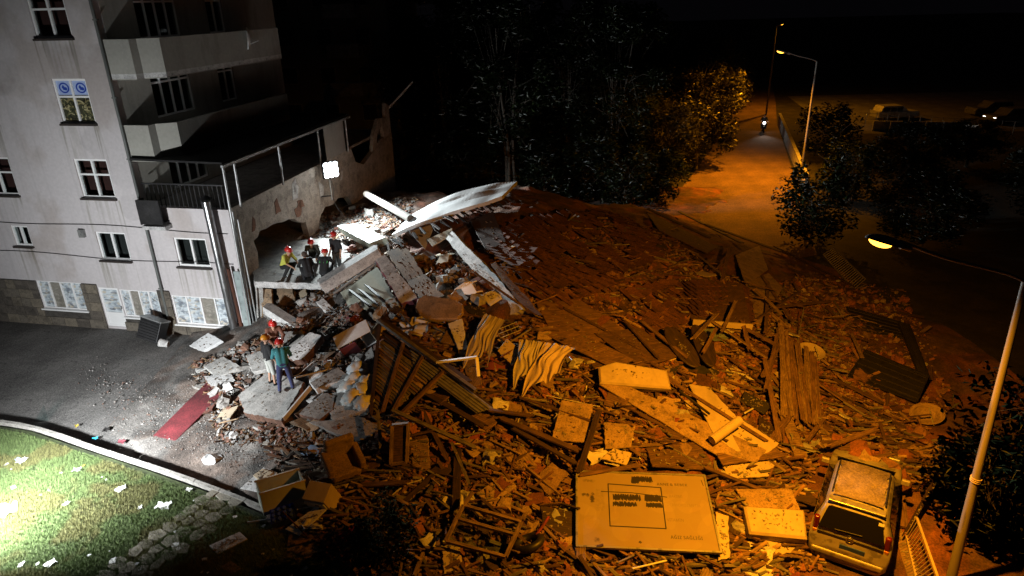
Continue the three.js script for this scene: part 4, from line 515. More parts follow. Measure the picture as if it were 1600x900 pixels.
{ const t = thing('bottle_crate', 'blue plastic bottle crate at the edge of the lawn', 'crate', [-5.87,.53,-13.59], 0.35); t.rotation.x = 0.3; const m = mat(null, [0.02, 0.03, 0.22], 0.4), g = []; for (let i = 0; i < 5; i++) g.push(bx(0.02, 0.24, 0.4, -0.28 + i * 0.14, 0, 0)); for (let i = 0; i < 4; i++) g.push(bx(0.58, 0.238, 0.02, 0, 0, -0.2 + i * 0.133)); mesh('frame', join(g), m, t); for (let i = 0; i < 4; i++) for (let j = 0; j < 3; j++) mesh('bottle', new THREE.CylinderGeometry(0.045, 0.05, 0.24, 10).translate(-0.21 + i * 0.14, 0.03, -0.133 + j * 0.133), mat(null, [0.06, 0.1, 0.4], 0.2), t); }
board([[-5.61,.4,-13.14], [-4.79,.57,-13.36], [-4.45,.44,-12.63], [-5.43,.28,-12.03]], 0.03, M.card, 'large sheet of tan cardboard lying at the front left', { name: 'cardboard_sheet', cat: 'cardboard' });
board([[-5.71,.47,-13.19], [-5.01,.75,-13.68], [-4.75,.75,-13.52], [-5.3,.48,-12.95]], 0.03, M.white, 'long white shelf board lying over the cardboard sheet');
board([[-4.42,.58,-12.69], [-3.92,.75,-13.04], [-3.62,.5,-12.14], [-3.85,.42,-11.92]], 0.05, M.red, 'crimson cloth covered board beside the dark bush', { name: 'red_cushion', cat: 'cushion', bev: 0.015 });
board([[-7.44,.36,-12.82], [-6.86,.4,-13.21], [-6.59,.38,-12.98], [-7.15,.34,-12.56]], 0.03, M.whiteDirty, 'weathered white plank lying on the lawn near the path');
board([[-6.92,.34,-12.14], [-6.75,.36,-12.31], [-6.41,.34,-12.08], [-6.58,.33,-11.91]], 0.02, M.card, 'small square of cardboard lying on the dark lawn');
{ const t = thing('armchair', 'overturned tan armchair behind the cream drawer unit', 'armchair', [-4.64,.92,-15.02], 0.5); t.rotation.set(0.35, 0.5, -0.2); mesh('seat', rbx(0.8, 0.3, 0.75, 0.08, 0, 0, 0), M.card, t); mesh('backrest', rbx(0.8, 0.7, 0.2, 0.08, 0, 0.4, -0.35), M.tan, t); mesh('armrest', rbx(0.18, 0.3, 0.75, 0.06, 0.42, 0.25, 0), M.card, t); mesh('armrest', rbx(0.18, 0.3, 0.75, 0.06, -0.42, 0.25, 0), M.card, t); }
function frameThing(name, label, cat, corners, w, th, m, panel, cross = []) { const t = thing(name, label, cat), c = corners.map(v3); for (let i = 0; i < 4; i++) { const e = beam('rail', c[i], c[(i + 1) % 4], w, th, m, null, null, { parent: t, broken: 0.005 }); e.position.y += i % 2 ? 0.003 : 0; } for (const [s, u] of cross) beam('crossbar', c[0].clone().lerp(c[3], s), c[1].clone().lerp(c[2], u), w, th, m, null, null, { parent: t, broken: 0.005 }); if (panel) plate('panel', corners.map((p) => v3(p).add(v3([0, -0.03, 0]))), 0.02, panel, null, null, { parent: t }); return t; }
frameThing('door_frame', 'upright wooden cupboard frame standing in the front rubble', 'frame', [[-3.32,1.81,-15.55], [-2.87,1.89,-15.49], [-2.9,1.09,-14.89], [-3.33,1.01,-14.9]], 0.09, 0.06, M.wood4, M.wood2);
{ const t = frameThing('window_frame', 'pale wooden double window frame lying left of the signboard', 'window frame', [[-1.31,1.05,-13.19], [.08,.95,-12.68], [-.3,.74,-11.81], [-1.68,.79,-12.3]], 0.08, 0.07, M.wood4, null, [[0.38, 0.38]]); beam('rail', [-1.31,1.05,-13.19], [-1.09,1.19,-13.51], 0.08, 0.07, M.wood4, null, null, { parent: t }); beam('rail', [.08,.95,-12.68], [.2,1.06,-12.89], 0.08, 0.07, M.wood4, null, null, { parent: t }); plate('pane', [[-1.32,1,-13.24], [.08,.9,-12.73], [-.3,.7,-11.86], [-1.68,.75,-12.35]], 0.006, M.glassDark, null, null, { parent: t, bev: 0 }); }
{ const g = new THREE.TorusGeometry(0.3, 0.09, 12, 28); g.rotateX(1.25); const o = tag(mesh('tyre', g, M.black), 'dark ring shaped tyre beside the wooden window frame', 'tyre'); o.position.set(...[.23,.71,-12.26]); o.rotation.z = 0.3; }
tag(mesh('red_rod', rod([.42,.77,-12.44], [.74,.95,-12.83], 0.035), M.red), 'short red rod between the window frame and the signboard', 'rod');
// ---------------------------------------------------------------- signboard
{
  const t = thing('signboard', 'large framed tan signboard scribbled over with black marker, lying at the front', 'sign');
  const c = [[1.56,.95,-14.54], [4.92,.95,-14.17], [4.5,.65,-11.88], [1.3,.65,-12.13]].map(v3);
  const face = canvasTex(1024, 640, (x, w, h) => {
    x.fillStyle = '#807359'; x.fillRect(0, 0, w, h); sd = 77;
    for (let i = 0; i < 90; i++) { x.fillStyle = pick(['rgba(120,105,80,0.05)', 'rgba(200,190,165,0.06)', 'rgba(90,80,60,0.04)']); x.beginPath(); x.ellipse(rr(0, w), rr(0, h), rr(20, 130), rr(10, 60), rr(0, 3), 0, 7); x.fill(); }
    const blot = (cx, cy, bw, bh, a, n) => { for (let i = 0; i < n; i++) { x.fillStyle = `rgba(40,38,34,${a})`; x.beginPath(); x.ellipse(cx + rr(-bw, bw), cy + rr(-bh, bh), rr(4, 16), rr(3, 12), rr(0, 3), 0, 7); x.fill(); } };
    blot(60, 210, 30, 8, 0.25, 16); blot(118, 235, 12, 40, 0.3, 34); blot(175, 250, 30, 90, 0.05, 60); blot(90, 80, 50, 8, 0.1, 24); blot(150, 590, 16, 20, 0.12, 16);
    x.strokeStyle = '#1c1a17'; x.lineCap = 'round'; x.lineJoin = 'round'; x.lineWidth = 9; x.beginPath(); x.moveTo(248, 108); x.lineTo(246, 470); x.lineTo(660, 474); x.lineTo(664, 122); x.lineTo(248, 104); x.stroke(); x.lineWidth = 7; x.beginPath(); x.moveTo(192, 176); x.lineTo(430, 178); x.lineTo(700, 206); x.stroke();
    const scr = (x0, x1, y0, y1, lw) => { x.lineWidth = lw; x.beginPath(); for (let i = 0; i <= 40; i++) x[i ? 'lineTo' : 'moveTo'](x0 + (x1 - x0) * i / 40 + rr(-4, 4), i % 2 ? y0 + rr(-5, 5) : y1 + rr(-5, 5)); x.stroke(); };
    scr(282, 492, 198, 244, 9); scr(280, 460, 264, 296, 9); scr(530, 655, 196, 244, 9); scr(532, 655, 266, 296, 9); scr(438, 600, 28, 72, 8); scr(440, 490, 40, 84, 10);
    x.fillStyle = '#4a4337'; x.textAlign = 'left'; x.font = 'bold 34px sans-serif'; x.fillText('ANNE & BEBEK', 636, 102); x.fillStyle = 'rgba(74,67,55,0.45)'; x.font = '32px sans-serif'; x.fillText('BAKIMI', 716, 208); x.fillStyle = 'rgba(74,67,55,0.28)'; x.fillText('DERMOKOZMETİK', 690, 284); x.fillStyle = 'rgba(74,67,55,0.55)'; x.fillText('VİTAMİN', 676, 412); x.fillStyle = '#4a4337'; x.font = 'bold 36px sans-serif'; x.fillText('AĞIZ SAĞLIĞI', 684, 552); x.lineWidth = 5; x.beginPath(); x.moveTo(994, 40); x.lineTo(1002, 90); x.stroke();
  });
  const X = c[1].clone().sub(c[0]).add(c[2]).sub(c[3]).multiplyScalar(0.5), Y = c[0].clone().sub(c[3]).add(c[1]).sub(c[2]).multiplyScalar(0.5), W = X.length(), Hh = Y.length(), cen = c.reduce((s, p) => s.add(p), new THREE.Vector3()).divideScalar(4); X.normalize(); Y.addScaledVector(X, -Y.dot(X)).normalize(); const Z = X.clone().cross(Y);
  t.position.copy(cen); t.quaternion.setFromRotationMatrix(new THREE.Matrix4().makeBasis(X, Y, Z));
  mesh('panel', bx(W, Hh, 0.03, 0, 0, -0.02), M.galv, t); mesh('printed_face', new THREE.PlaneGeometry(W - 0.06, Hh - 0.06), flat(face, 0.6), t);
  for (const s of [-1, 1]) { mesh('frame_bar', bx(W, 0.045, 0.055, 0, s * (Hh / 2 - 0.02), 0), M.galv, t); mesh('frame_bar', bx(0.045, Hh - 0.085, 0.055, s * (W / 2 - 0.02), 0, 0), M.galv, t); }
}
board([[4.81,.71,-13.13], [5.09,.68,-13.01], [4.79,.51,-11.88], [4.5,.52,-11.77]], 0.02, M.cream, 'crumpled yellowish paper sheet at the right end of the signboard', { jag: 0.04 });
// ---------------------------------------------------------------- plank bundle and crossing planks at the right
for (let i = 0; i < 17; i++) { const s = i / 16, a = v3([9.15,1.7,-21.34]).lerp(v3([10.15,.98,-19.97]), s), b = v3([7.74,.9,-16.69]).lerp(v3([9.01,.5,-16.67]), s); a.x += rr(-0.15, 0.15); b.x += rr(-0.15, 0.15); a.y += rr(0, 0.25); b.y += rr(-0.05, 0.1); beam('plank', a.lerp(b, rr(0, 0.12)), b, rr(0.09, 0.16), 0.035, pick([M.wood4, M.wood4, M.wood1]), ['leftmost', 'second', 'third', 'fourth', 'fifth', 'sixth', 'seventh', 'eighth', 'ninth', 'tenth', 'eleventh', 'twelfth', 'thirteenth', 'fourteenth', 'fifteenth', 'sixteenth', 'rightmost'][i] + ' plank from the left in the pale bundle near the satellite dish', 'plank', { group: 'planks in the pale bundle', roll: rr(-0.2, 0.2) }); }
const XP = [[[5.59,2.4,-18.96], [6.86,2.41,-20.74]], [[6.81,2.12,-19.9], [7.78,2.46,-21.64]], [[6.62,2.25,-20.59], [8.15,1.5,-19.22]], [[6.59,2.36,-19.79], [5.81,2.14,-18.5]], [[7.76,2.14,-20.77], [7.62,1.69,-19.42]], [[7.52,2.07,-20.68], [8.67,1.63,-19.82]], [[9.27,1.95,-23.9], [9.74,1.56,-22.28]], [[8.82,1.98,-23.13], [11.44,.99,-24.09]], [[10.77,1.12,-26.45], [8.38,1.9,-20.23]], [[8.38,1.89,-21.24], [11.69,1.12,-25.37]], [[9.8,1.46,-23.16], [12.91,.78,-25.08]], [[10.69,1.19,-27.01], [10.18,1.24,-22.23]], [[8.91,1.74,-20.52], [7.51,1.34,-17.57]], [[9.33,1.58,-20.83], [7.59,1.43,-18.16]], [[7.97,1.61,-19.04], [7.3,.85,-15.69]], [[8.8,2.18,-24.02], [10.53,1.4,-24.79]], [[8.23,2.16,-25.44], [9.84,1.99,-28.07]], [[8.03,2.18,-24.06], [9.51,2.18,-27.99]], [[7.89,2.07,-27.6], [8.29,2.15,-24.77]]];
XP.forEach(([a, b], i) => beam('plank', a, b, rr(0.09, 0.15), 0.04, pick([M.wood4, M.wood1, M.wood1]), i < 6 ? 'pale plank propped under the detached roof corner' : i < 15 ? 'pale plank in the criss-cross pile right of the roof corner' : 'dim plank standing up near the lane above the roof corner', 'plank', { group: i < 6 ? 'planks under the detached roof corner' : i < 15 ? 'criss-cross planks right of the roof corner' : 'planks near the lane', roll: rr(-0.4, 0.4) }));
// explicit long planks over the front half
const LP = [[[1.61,1.02,-14.36], [2.33,1.76,-16.12], M.wood3, 0.16], [[-.45,1.49,-16.27], [1.67,1.26,-14.94], M.wood2, 0.2], [[-.1,1.4,-15.89], [1.55,1.13,-14.58], M.wood3, 0.18], [[-1.98,1.93,-17.79], [-.63,1.57,-16.56], M.wood3, 0.2], [[-3.52,1.61,-16.62], [-1.05,1.29,-15.14], M.woodGrey, 0.12], [[-3.13,1.8,-17.69], [-.81,1.44,-15.87], M.wood3, 0.16], [[-1.56,1.2,-15.29], [-1.52,.75,-13.31], M.wood3, 0.2], [[-2.64,1.61,-16.58], [-1.81,1.1,-14.89], M.wood2, 0.12], [[-1.76,1.26,-15.51], [-1.18,.96,-14], M.woodGrey, 0.08], [[-3.64,1.27,-15.29], [-3.91,1.64,-16.6], M.woodGrey, 0.08], [[-4.09,.85,-14.29], [-2.75,.97,-14.2], M.wood2, 0.14], [[.1,1.69,-17.01], [2.2,1.5,-15.89], M.wood2, 0.1], [[4.47,1.9,-17.52], [6.89,1,-15.5], M.wood1, 0.1], [[4.15,2.57,-20.08], [5.33,2.06,-18.36], M.wood1, 0.12], [[3.61,2.64,-19.97], [4.43,2.12,-18.29], M.wood2, 0.12], [[1.61,.97,-14.33], [3.22,1.03,-14.6], M.wood1, 0.12], [[5.44,1.51,-16.11], [4.72,1.82,-16.92], M.dark, 0.05], [[4.89,.95,-14.54], [6.36,.62,-13.87], M.wood2, 0.1], [[.54,1.49,-16.29], [-.81,1.64,-16.46], M.wood2, 0.14], [[9.69,.81,-18.72], [10.52,.44,-17.78], M.wood1, 0.13], [[10.31,.75,-19.18], [11.51,.4,-18.16], M.wood2, 0.12], [[8.2,.6,-15.99], [9.3,.58,-17.26], M.wood1, 0.12], [[12.52,.63,-22.54], [11.92,.72,-20.44], M.wood4, 0.12], [[-2.93,2.11,-18.7], [-3.3,2.59,-19.53], M.wood1, 0.07], [[1.68,2.86,-20.59], [3.93,2.21,-18.77], M.wood2, 0.1], [[7.04,.89,-15.64], [8.28,.87,-17.22], M.wood1, 0.2], [[10.1,.36,-39.43], [11.23,1.15,-31.24], M.wood3, 0.2], [[7.13,2.09,-34.46], [9.57,1.54,-31], M.wood3, 0.16], [[9.97,1.42,-33.58], [14.13,.14,-31.97], M.wood3, 0.2], [[13.51,.32,-32.96], [15.32,.15,-27.75], M.wood3, 0.16], [[-1.33,3.55,-22.25], [.61,2.81,-20.37], M.wood1, 0.07], [[-3.66,1.09,-15.82], [-2.22,1.43,-15.83], M.wood2, 0.1], [[-1.27,1.57,-16.58], [-2.21,2.24,-18.42], M.woodGrey, 0.16]];
LP.forEach(([a, b, m, w], i) => { const A = v3(a), Bv = v3(b), c = A.clone().add(Bv).multiplyScalar(0.5); beam('plank', A, Bv, w, 0.05, m, `${m === M.wood3 || m === M.dark ? 'dark' : m === M.woodGrey ? 'grey' : 'brown'} ${A.distanceTo(Bv) > 2.4 ? 'long' : 'short'} ${w > 0.15 ? 'wide' : 'narrow'} timber ${near(c)}`, 'timber', { roll: rr(-0.3, 0.3), group: 'long timbers over the rubble' }); });
function near(p) { const L = [[[3.2, -13.5], 'above the signboard'], [[7.6, -13], 'near the silver car'], [[-1.1, -14.2], 'near the wooden window frame'], [[-3.6, -17.4], 'in front of the timber roof frame'], [[-6.4, -18.6], 'near the two standing men'], [[1.5, -19.2], 'below the pleated curtain'], [[5.6, -19.5], 'near the dark oval headboards'], [[8.9, -19.5], 'beside the plank bundle'], [[10.2, -20.5], 'near the satellite dish'], [[2, -26], 'on the red tiled slope'], [[9.2, -27], 'near the lane end of the heap'], [[-4.2, -24], 'in the hollow below the ceiling sheet'], [[-8.5, -25], 'near the rescuers'], [[-5, -14], 'near the cream drawer unit'], [[5.6, -16.5], 'by the bright yellow lit sheet'], [[-1.5, -20.5], 'behind the timber roof frame'], [[12.5, -18.5], 'near the dark metal gates'], [[0.8, -15.6], 'by the square cabinet panel']]; let b = 1e9, s = ''; for (const [[x, z], t] of L) { const d = (p.x - x) ** 2 + (p.z - z) ** 2; if (d < b) { b = d; s = t; } } return s; }
// ---------------------------------------------------------------- satellite dishes on the heap, dark gates, fences
function dishOnGround(p, rot, label, m) { const d = thing('satellite_dish', label, 'satellite dish', p); d.rotation.set(...rot); const g = new THREE.SphereGeometry(1.1, 30, 8, 0, Math.PI * 2, 0, 0.45); g.translate(0, -1.1, 0); g.rotateX(Math.PI); g.scale(1, 1, 0.92); mesh('reflector', g, m, d); mesh('rim', new THREE.TorusGeometry(0.478, 0.014, 6, 30).rotateX(Math.PI / 2).translate(0, 0.108, 0).scale(1, 1, 0.92), m, d); mesh('feed_arm', rod([0, 0.02, 0.42], [0, 0.42, 0.05], 0.015), M.galv, d); }
dishOnGround([10.17,.88,-20.61], [0.25, 0.4, -0.15], 'pale satellite dish lying on the rubble right of the plank bundle', M.cream);
dishOnGround([12.61,.61,-23.78], [-0.5, 0, 0.1], 'satellite dish seen edge on near the dark metal gates', M.tan); dishOnGround([12.58,.26,-17.6], [0.2, 0, 0.2], 'dim satellite dish at the far right of the rubble', M.tan);
for (const [label, A, Bq, Cq, Dq] of [['dark ribbed metal gate leaf lying nearest the lamp pole', [12.24,.75,-20.92], [13.44,.7,-19.19], [12.62,.35,-18.25], [11.2,.4,-19.82]], ['dark ribbed metal gate leaf lying farther back by the trees', [13.51,.5,-25.04], [14.97,.5,-23.42], [14.68,.3,-22.54], [13.26,.3,-23.37]], ['narrow dark metal gate side standing between the two leaves', [14.65,.6,-23.23], [14.97,.6,-23.1], [13.62,.5,-19.36], [13.43,.5,-19.62]]]) {
  const t = thing('metal_gate', label, 'gate'), c = [A, Bq, Cq, Dq].map(v3); plate('gate_sheet', c, 0.05, M.black, null, null, { parent: t }); const long = c[0].distanceTo(c[1]) > c[1].distanceTo(c[2]); for (let i = 0; i < 5; i++) { const s = (i + 0.5) / 5; const a = long ? c[0].clone().lerp(c[3], s) : c[0].clone().lerp(c[1], s), b = long ? c[1].clone().lerp(c[2], s) : c[3].clone().lerp(c[2], s); const e = beam('rib', a, b, 0.05, 0.04, M.dark, null, null, { parent: t, broken: 0.01 }); e.position.y += 0.03; } for (let i = 0; i < 4; i++) { const e = beam('edge_rail', c[i], c[(i + 1) % 4], 0.06, 0.06, M.black, null, null, { parent: t, broken: 0.01 }); e.position.y += 0.012 + (i % 2) * 0.004; }
}
{ const t = thing('railing', 'fallen metal railing with close bars lying at the end of the lane', 'railing'), a = v3([15.66,.12,-32.1]), b = v3([15.13,.12,-27.69]), c = v3([16.06,.5,-31.96]), d = v3([15.69,.5,-27.92]); beam('rail', a, b, 0.05, 0.05, M.pole, null, null, { parent: t }); beam('rail', c, d, 0.05, 0.05, M.pole, null, null, { parent: t }); for (let i = 0; i < 22; i++) mesh('bar', rod(a.clone().lerp(b, i / 21).toArray(), c.clone().lerp(d, i / 21).toArray(), 0.018, 0.018, 5), M.pole, t); }
{ const t = thing('railing', 'pale barred railing panel leaning beside the silver car', 'railing'), a = v3([9.3,.25,-12.69]), b = v3([8.75,.1,-11.05]), c = v3([9.3,.95,-12.51]), d = v3([8.85,.75,-10.74]); beam('rail', a, b, 0.05, 0.05, M.cream, null, null, { parent: t }); beam('rail', c, d, 0.05, 0.05, M.cream, null, null, { parent: t }); for (let i = 0; i < 18; i++) mesh('bar', rod(a.clone().lerp(b, i / 17).toArray(), c.clone().lerp(d, i / 17).toArray(), 0.014, 0.014, 5), M.cream, t); }
board([[9.18,.1,-12.94], [9.37,.15,-13.01], [9.04,.15,-11.44], [8.74,.1,-11.49]], 0.06, M.wood4, 'wide pale board lying between the silver car and the railing');
board([[9.19,.35,-12.58], [11.11,.6,-14.6], [11.23,.6,-14.52], [9.57,.3,-12.97]], 0.06, M.darkBrown, 'dark metal plank propped on edge right of the silver car');
beam('plank', [10.1,.2,-14.49], [9.43,.15,-13.01], 0.22, 0.06, M.wood1, 'short wide brown plank alongside the silver car', 'plank');

// ---------------------------------------------------------------- scattered rubble one can pick apart
function inPoly(x, z, poly) { let r = false; for (let i = 0, j = poly.length - 1; i < poly.length; j = i++) { const [a, b] = poly[i], [c, d] = poly[j]; if ((b > z) !== (d > z) && x < (c - a) * (z - b) / (d - b) + a) r = !r; } return r; }
const KEEP_CLEAR = [[[1.5, -15.1], [5.2, -14.7], [4.8, -12.1], [1.2, -12.2]], [[6.4, -12.2], [8.6, -10.6], [10.6, -14.6], [8.2, -15.6]], [[-8.9, -20.2], [-6.6, -20.4], [-6.4, -17.6], [-8.8, -17.6]]];
const quadPt = (z) => { for (;;) { const p = quadPt0(z); if (!KEEP_CLEAR.some((q) => inPoly(p.x, p.z, q))) return p; } };
const quadPt0 = ([a, b, c, d]) => { const u = rnd(), v = rnd(); const x = (a[0] * (1 - u) + b[0] * u) * (1 - v) + (d[0] * (1 - u) + c[0] * u) * v, z = (a[2] * (1 - u) + b[2] * u) * (1 - v) + (d[2] * (1 - u) + c[2] * u) * v; return new THREE.Vector3(x, heapH(x, z), z); };
const ZONES = { front: [[-4.66,1,-17.27], [6.14,1,-17.12], [6.17,.2,-10.86], [-3.52,.3,-11.08]], mid: [[-4.01,2.2,-21.33], [5.56,1.8,-18.81], [5.36,.8,-14.98], [-3.64,1,-15.66]], roof: [[-.92,4,-24.72], [8.14,2,-32.95], [8.36,1.5,-21.04], [.97,2.6,-19.27]], right: [[7.13,1.8,-25.04], [14.69,.3,-28.95], [11.02,.1,-15.67], [5.51,.5,-14.82]], left: [[-11.84,.2,-22.16], [-5.78,1.8,-23.39], [-3.37,1,-16.24], [-8.77,.1,-17.11]], hollow: [[-5.07,3,-25.63], [-1.7,3.6,-25.19], [-.89,2.6,-21.33], [-4.68,2.2,-21.37]], top: [[-10.21,2.4,-25.42], [-5.59,2.8,-32.61], [-4.04,3,-25.55], [-8.92,1,-23.02]], behind: [[-11.06,2.4,-27.31], [-9.64,2.4,-33.42], [-5.1,2.6,-36.3], [-5.1,2.8,-27.35]], farright: [[14.28,.2,-30.04], [17.32,.1,-27.74], [13.87,0,-17.94], [9.87,.2,-17.13]], carside: [[5.39,.4,-14.95], [8.83,.2,-15.63], [6.85,0,-11.75], [4.46,.2,-11.63]], edge: [[8.49,.2,-17.53], [12.03,.1,-17.52], [12.2,0,-14.66], [9.92,0,-14.23]], low: [[-7.28,.3,-16.77], [-2.98,.8,-15.9], [-2.52,.3,-11.95], [-4.68,.2,-12.32]] };
sd = 4242;
function scatter(zone, n, fn) { for (let i = 0; i < n; i++) fn(quadPt(ZONES[zone]), i); }
const sizeWord = (s, a, b) => (s < a ? 'small' : s < b ? 'middling' : 'large');
const dom = { front: -0.5, mid: -0.45, roof: -0.5, right: -0.9, left: 0.5, hollow: -0.6, top: 0.3, low: -0.2, carside: 0.2, edge: -0.5, behind: 0.3, farright: -0.6 };
function loosePlank(p, zone) { const L = Math.min(2.4, 0.5 + -Math.log(1 - rnd() * 0.97) * 0.55), a = dom[zone] + rr(-1, 1) * (rnd() < 0.35 ? 1.6 : 0.55), w = rr(0.05, 0.15), d = v3([Math.cos(a), 0, -Math.sin(a)]), A = p.clone().addScaledVector(d, -L / 2), Bv = p.clone().addScaledVector(d, L / 2); A.y = heapH(A.x, A.z) + rr(0.04, 0.16); Bv.y = heapH(Bv.x, Bv.z) + rr(0.04, 0.22); const m = pick([M.wood1, M.wood2, M.wood2, M.wood3, M.wood4, M.woodGrey]); beam('plank', A, Bv, w, rr(0.02, 0.05), m, `${m === M.wood3 ? 'dark' : m === M.wood4 ? 'pale' : m === M.woodGrey ? 'grey' : 'brown'} ${L > 1.4 ? 'long' : L > 0.8 ? 'split' : 'short'} broken plank ${near(p)}`, 'plank', { group: 'broken planks strewn over the rubble', roll: rr(-0.5, 0.5) }); }
for (const [z, n] of [['front', 76], ['mid', 44], ['roof', 14], ['right', 40], ['left', 8], ['low', 12], ['hollow', 4], ['carside', 10], ['edge', 8], ['farright', 12], ['behind', 6]]) scatter(z, n, (p) => loosePlank(p, z));
function chunk(p, s, m, kind, group) { const o = mesh(kind, pick(LUMPS), m); o.scale.set(s * rr(0.8, 1.3), s * rr(0.6, 1), s * rr(0.7, 1.1)); o.rotation.set(rr(-0.5, 0.5), rr(0, 6), rr(-0.5, 0.5)); o.position.set(p.x, p.y + s * 0.22, p.z); tag(o, `${sizeWord(s, 0.3, 0.48)} ${m === M.brick || m === M.brick3 ? 'red brick masonry' : m === M.brick2 ? 'brownish masonry' : m === M.white || m === M.whiteDirty ? 'white plastered' : m === M.conc2 ? 'dark grey concrete' : m === M.tan ? 'tan plaster' : 'grey concrete'} chunk ${near(p)}`, 'chunk', group); }
for (const [z, n, mats] of [['left', 70, [M.conc, M.conc2, M.whiteDirty, M.brick2, M.conc]], ['hollow', 40, [M.conc2, M.conc, M.conc2, M.tan]], ['top', 46, [M.conc2, M.conc2, M.conc, M.brick3]], ['mid', 40, [M.tan, M.brick2, M.brick, M.whiteDirty]], ['front', 44, [M.brick, M.brick2, M.tan, M.conc]], ['roof', 16, [M.tan, M.brick2]], ['right', 26, [M.brick, M.tan, M.brick2]], ['carside', 14, [M.brick, M.tan]], ['edge', 10, [M.brick, M.brick2]], ['behind', 34, [M.conc2, M.conc2, M.brick3, M.conc]], ['farright', 12, [M.brick, M.brick2]]]) scatter(z, n, (p) => chunk(p, 0.18 + -Math.log(1 - rnd() * 0.95) * 0.13, pick(mats), 'rubble_chunk', 'masonry chunks strewn over the rubble'));
function looseBoard(p) { const s = rr(0.3, 0.85), n = heapN(p.x, p.z).add(v3([rr(-0.3, 0.3), 0, rr(-0.3, 0.3)])).normalize(), X = v3([Math.cos(rr(0, 6)), 0, Math.sin(rr(0, 6))]); X.addScaledVector(n, -X.dot(n)).normalize(); const Y = n.clone().cross(X), k = rr(0.45, 1), c = p.clone().addScaledVector(n, rr(0.08, 0.2)), pts = [[-1, -k], [1, -k * rr(0.7, 1.1)], [rr(0.7, 1.1), k], [-rr(0.6, 1), k]].map(([a, b]) => c.clone().addScaledVector(X, a * s / 2).addScaledVector(Y, b * s / 2)); const m = pick([M.card, M.tan, M.wood1, M.wood2, M.wood3, M.cream, M.whiteDirty, M.brick3, M.wood4]); board(pts, rr(0.015, 0.05), m, `${sizeWord(s, 0.45, 0.65)} ${m === M.wood3 ? 'dark' : m === M.cream ? 'cream' : m === M.whiteDirty ? 'white' : m === M.brick3 ? 'reddish' : m === M.card || m === M.tan ? 'tan' : m === M.wood4 ? 'pale' : 'brown'} sheet fragment ${near(p)}`, { name: 'sheet_fragment', cat: 'sheet', jag: 0.05, group: 'sheet fragments strewn over the rubble' }); }
for (const [z, n] of [['front', 52], ['mid', 36], ['roof', 10], ['right', 20], ['left', 14], ['low', 18], ['hollow', 12], ['top', 8], ['carside', 12], ['edge', 6]]) scatter(z, n, looseBoard);
for (let i = 0; i < 46; i++) { const z = pick(['front', 'left', 'low', 'mid', 'right']), p = quadPt(ZONES[z]), L = rr(0.5, 1.8), a = rr(0, 6.3), d = v3([Math.cos(a), rr(-0.1, 0.45), Math.sin(a)]), e = p.clone().addScaledVector(d, L); e.y = Math.max(e.y, heapH(e.x, e.z) + 0.03); p.y += 0.05; const m = pick([M.galv, M.rust, M.white]); tag(mesh('metal_rod', rod(p.toArray(), e.toArray(), rr(0.012, 0.028), undefined, 6), m), `thin ${m === M.rust ? 'rusty' : m === M.galv ? 'grey' : 'white'} rod sticking out ${near(p)}`, 'rod', 'thin rods in the rubble'); }
// ---------------------------------------------------------------- crushed small rubble nobody could count
function stuffInst(name, label, geo, m, n, place) { const im = new THREE.InstancedMesh(geo, m, n), mx = new THREE.Matrix4(), q = new THREE.Quaternion(), e = new THREE.Euler(), s = new THREE.Vector3(), c = new THREE.Color(); for (let i = 0; i < n; i++) { const { p, sc, rot, col } = place(i); q.setFromEuler(e.set(...rot)); mx.compose(p, q, s.set(...sc)); im.setMatrixAt(i, mx); im.setColorAt(i, c.setRGB(...col)); } im.castShadow = im.receiveShadow = true; im.name = numbered(name); tag(im, label, null, null, 'stuff'); scene.add(im); return im; }
const white1 = (t) => mat(t, [1, 1, 1], 0.95, 0.004);
const rubCol = (x) => { const g = rnd() < smooth(-3.6, -6.6, x) * 0.9; const k = rr(0.55, 1.2); const b = g ? pick([[0.36, 0.34, 0.32], [0.26, 0.24, 0.22], [0.5, 0.48, 0.46], [0.3, 0.17, 0.12]]) : pick([[0.4, 0.16, 0.085], [0.34, 0.18, 0.1], [0.42, 0.26, 0.16], [0.2, 0.1, 0.06], [0.46, 0.35, 0.24], [0.36, 0.14, 0.08]]); return b.map((v) => v * k); };
const ZW = [['front', 0.2], ['mid', 0.1], ['roof', 0.07], ['right', 0.15], ['left', 0.14], ['hollow', 0.04], ['top', 0.07], ['low', 0.05], ['carside', 0.05], ['edge', 0.05], ['behind', 0.06], ['farright', 0.05]];
const anyZone = () => { let r = rnd(); for (const [z, w] of ZW) if ((r -= w) < 0) return z; return 'front'; };
for (let v = 0; v < 3; v++) stuffInst('crushed_rubble', ['crushed brick and concrete lumps covering the heap', 'angular crushed masonry bits covering the heap', 'rounded crushed masonry bits covering the heap'][v], LUMPS[v + 1], white1('dust'), 9000, () => { const p = quadPt(ZONES[anyZone()]), s = 0.035 + -Math.log(1 - rnd() * 0.98) * 0.055; p.y += s * 0.2; return { p, sc: [s, s * rr(0.5, 0.9), s * rr(0.6, 1.2)], rot: [rr(0, 6), rr(0, 6), rr(0, 6)], col: rubCol(p.x) }; });
stuffInst('wood_splinters', 'wood splinters and lath scraps littering the heap', metric(new THREE.BoxGeometry(1, 0.05, 0.08)), white1('wood'), 12000, () => { const z = anyZone(), p = quadPt(ZONES[z]), L = 0.12 + -Math.log(1 - rnd() * 0.97) * 0.16; p.y += rr(0.01, 0.07); const k = rr(0.5, 1.3); return { p, sc: [L, rr(0.3, 0.7), rr(0.25, 0.7)], rot: [rr(-0.4, 0.4), (dom[z] || 0) + rr(-1.2, 1.2), rr(-0.4, 0.4)], col: pick([[0.36, 0.2, 0.1], [0.2, 0.1, 0.05], [0.1, 0.055, 0.03], [0.45, 0.3, 0.17]]).map((q) => q * k) }; });
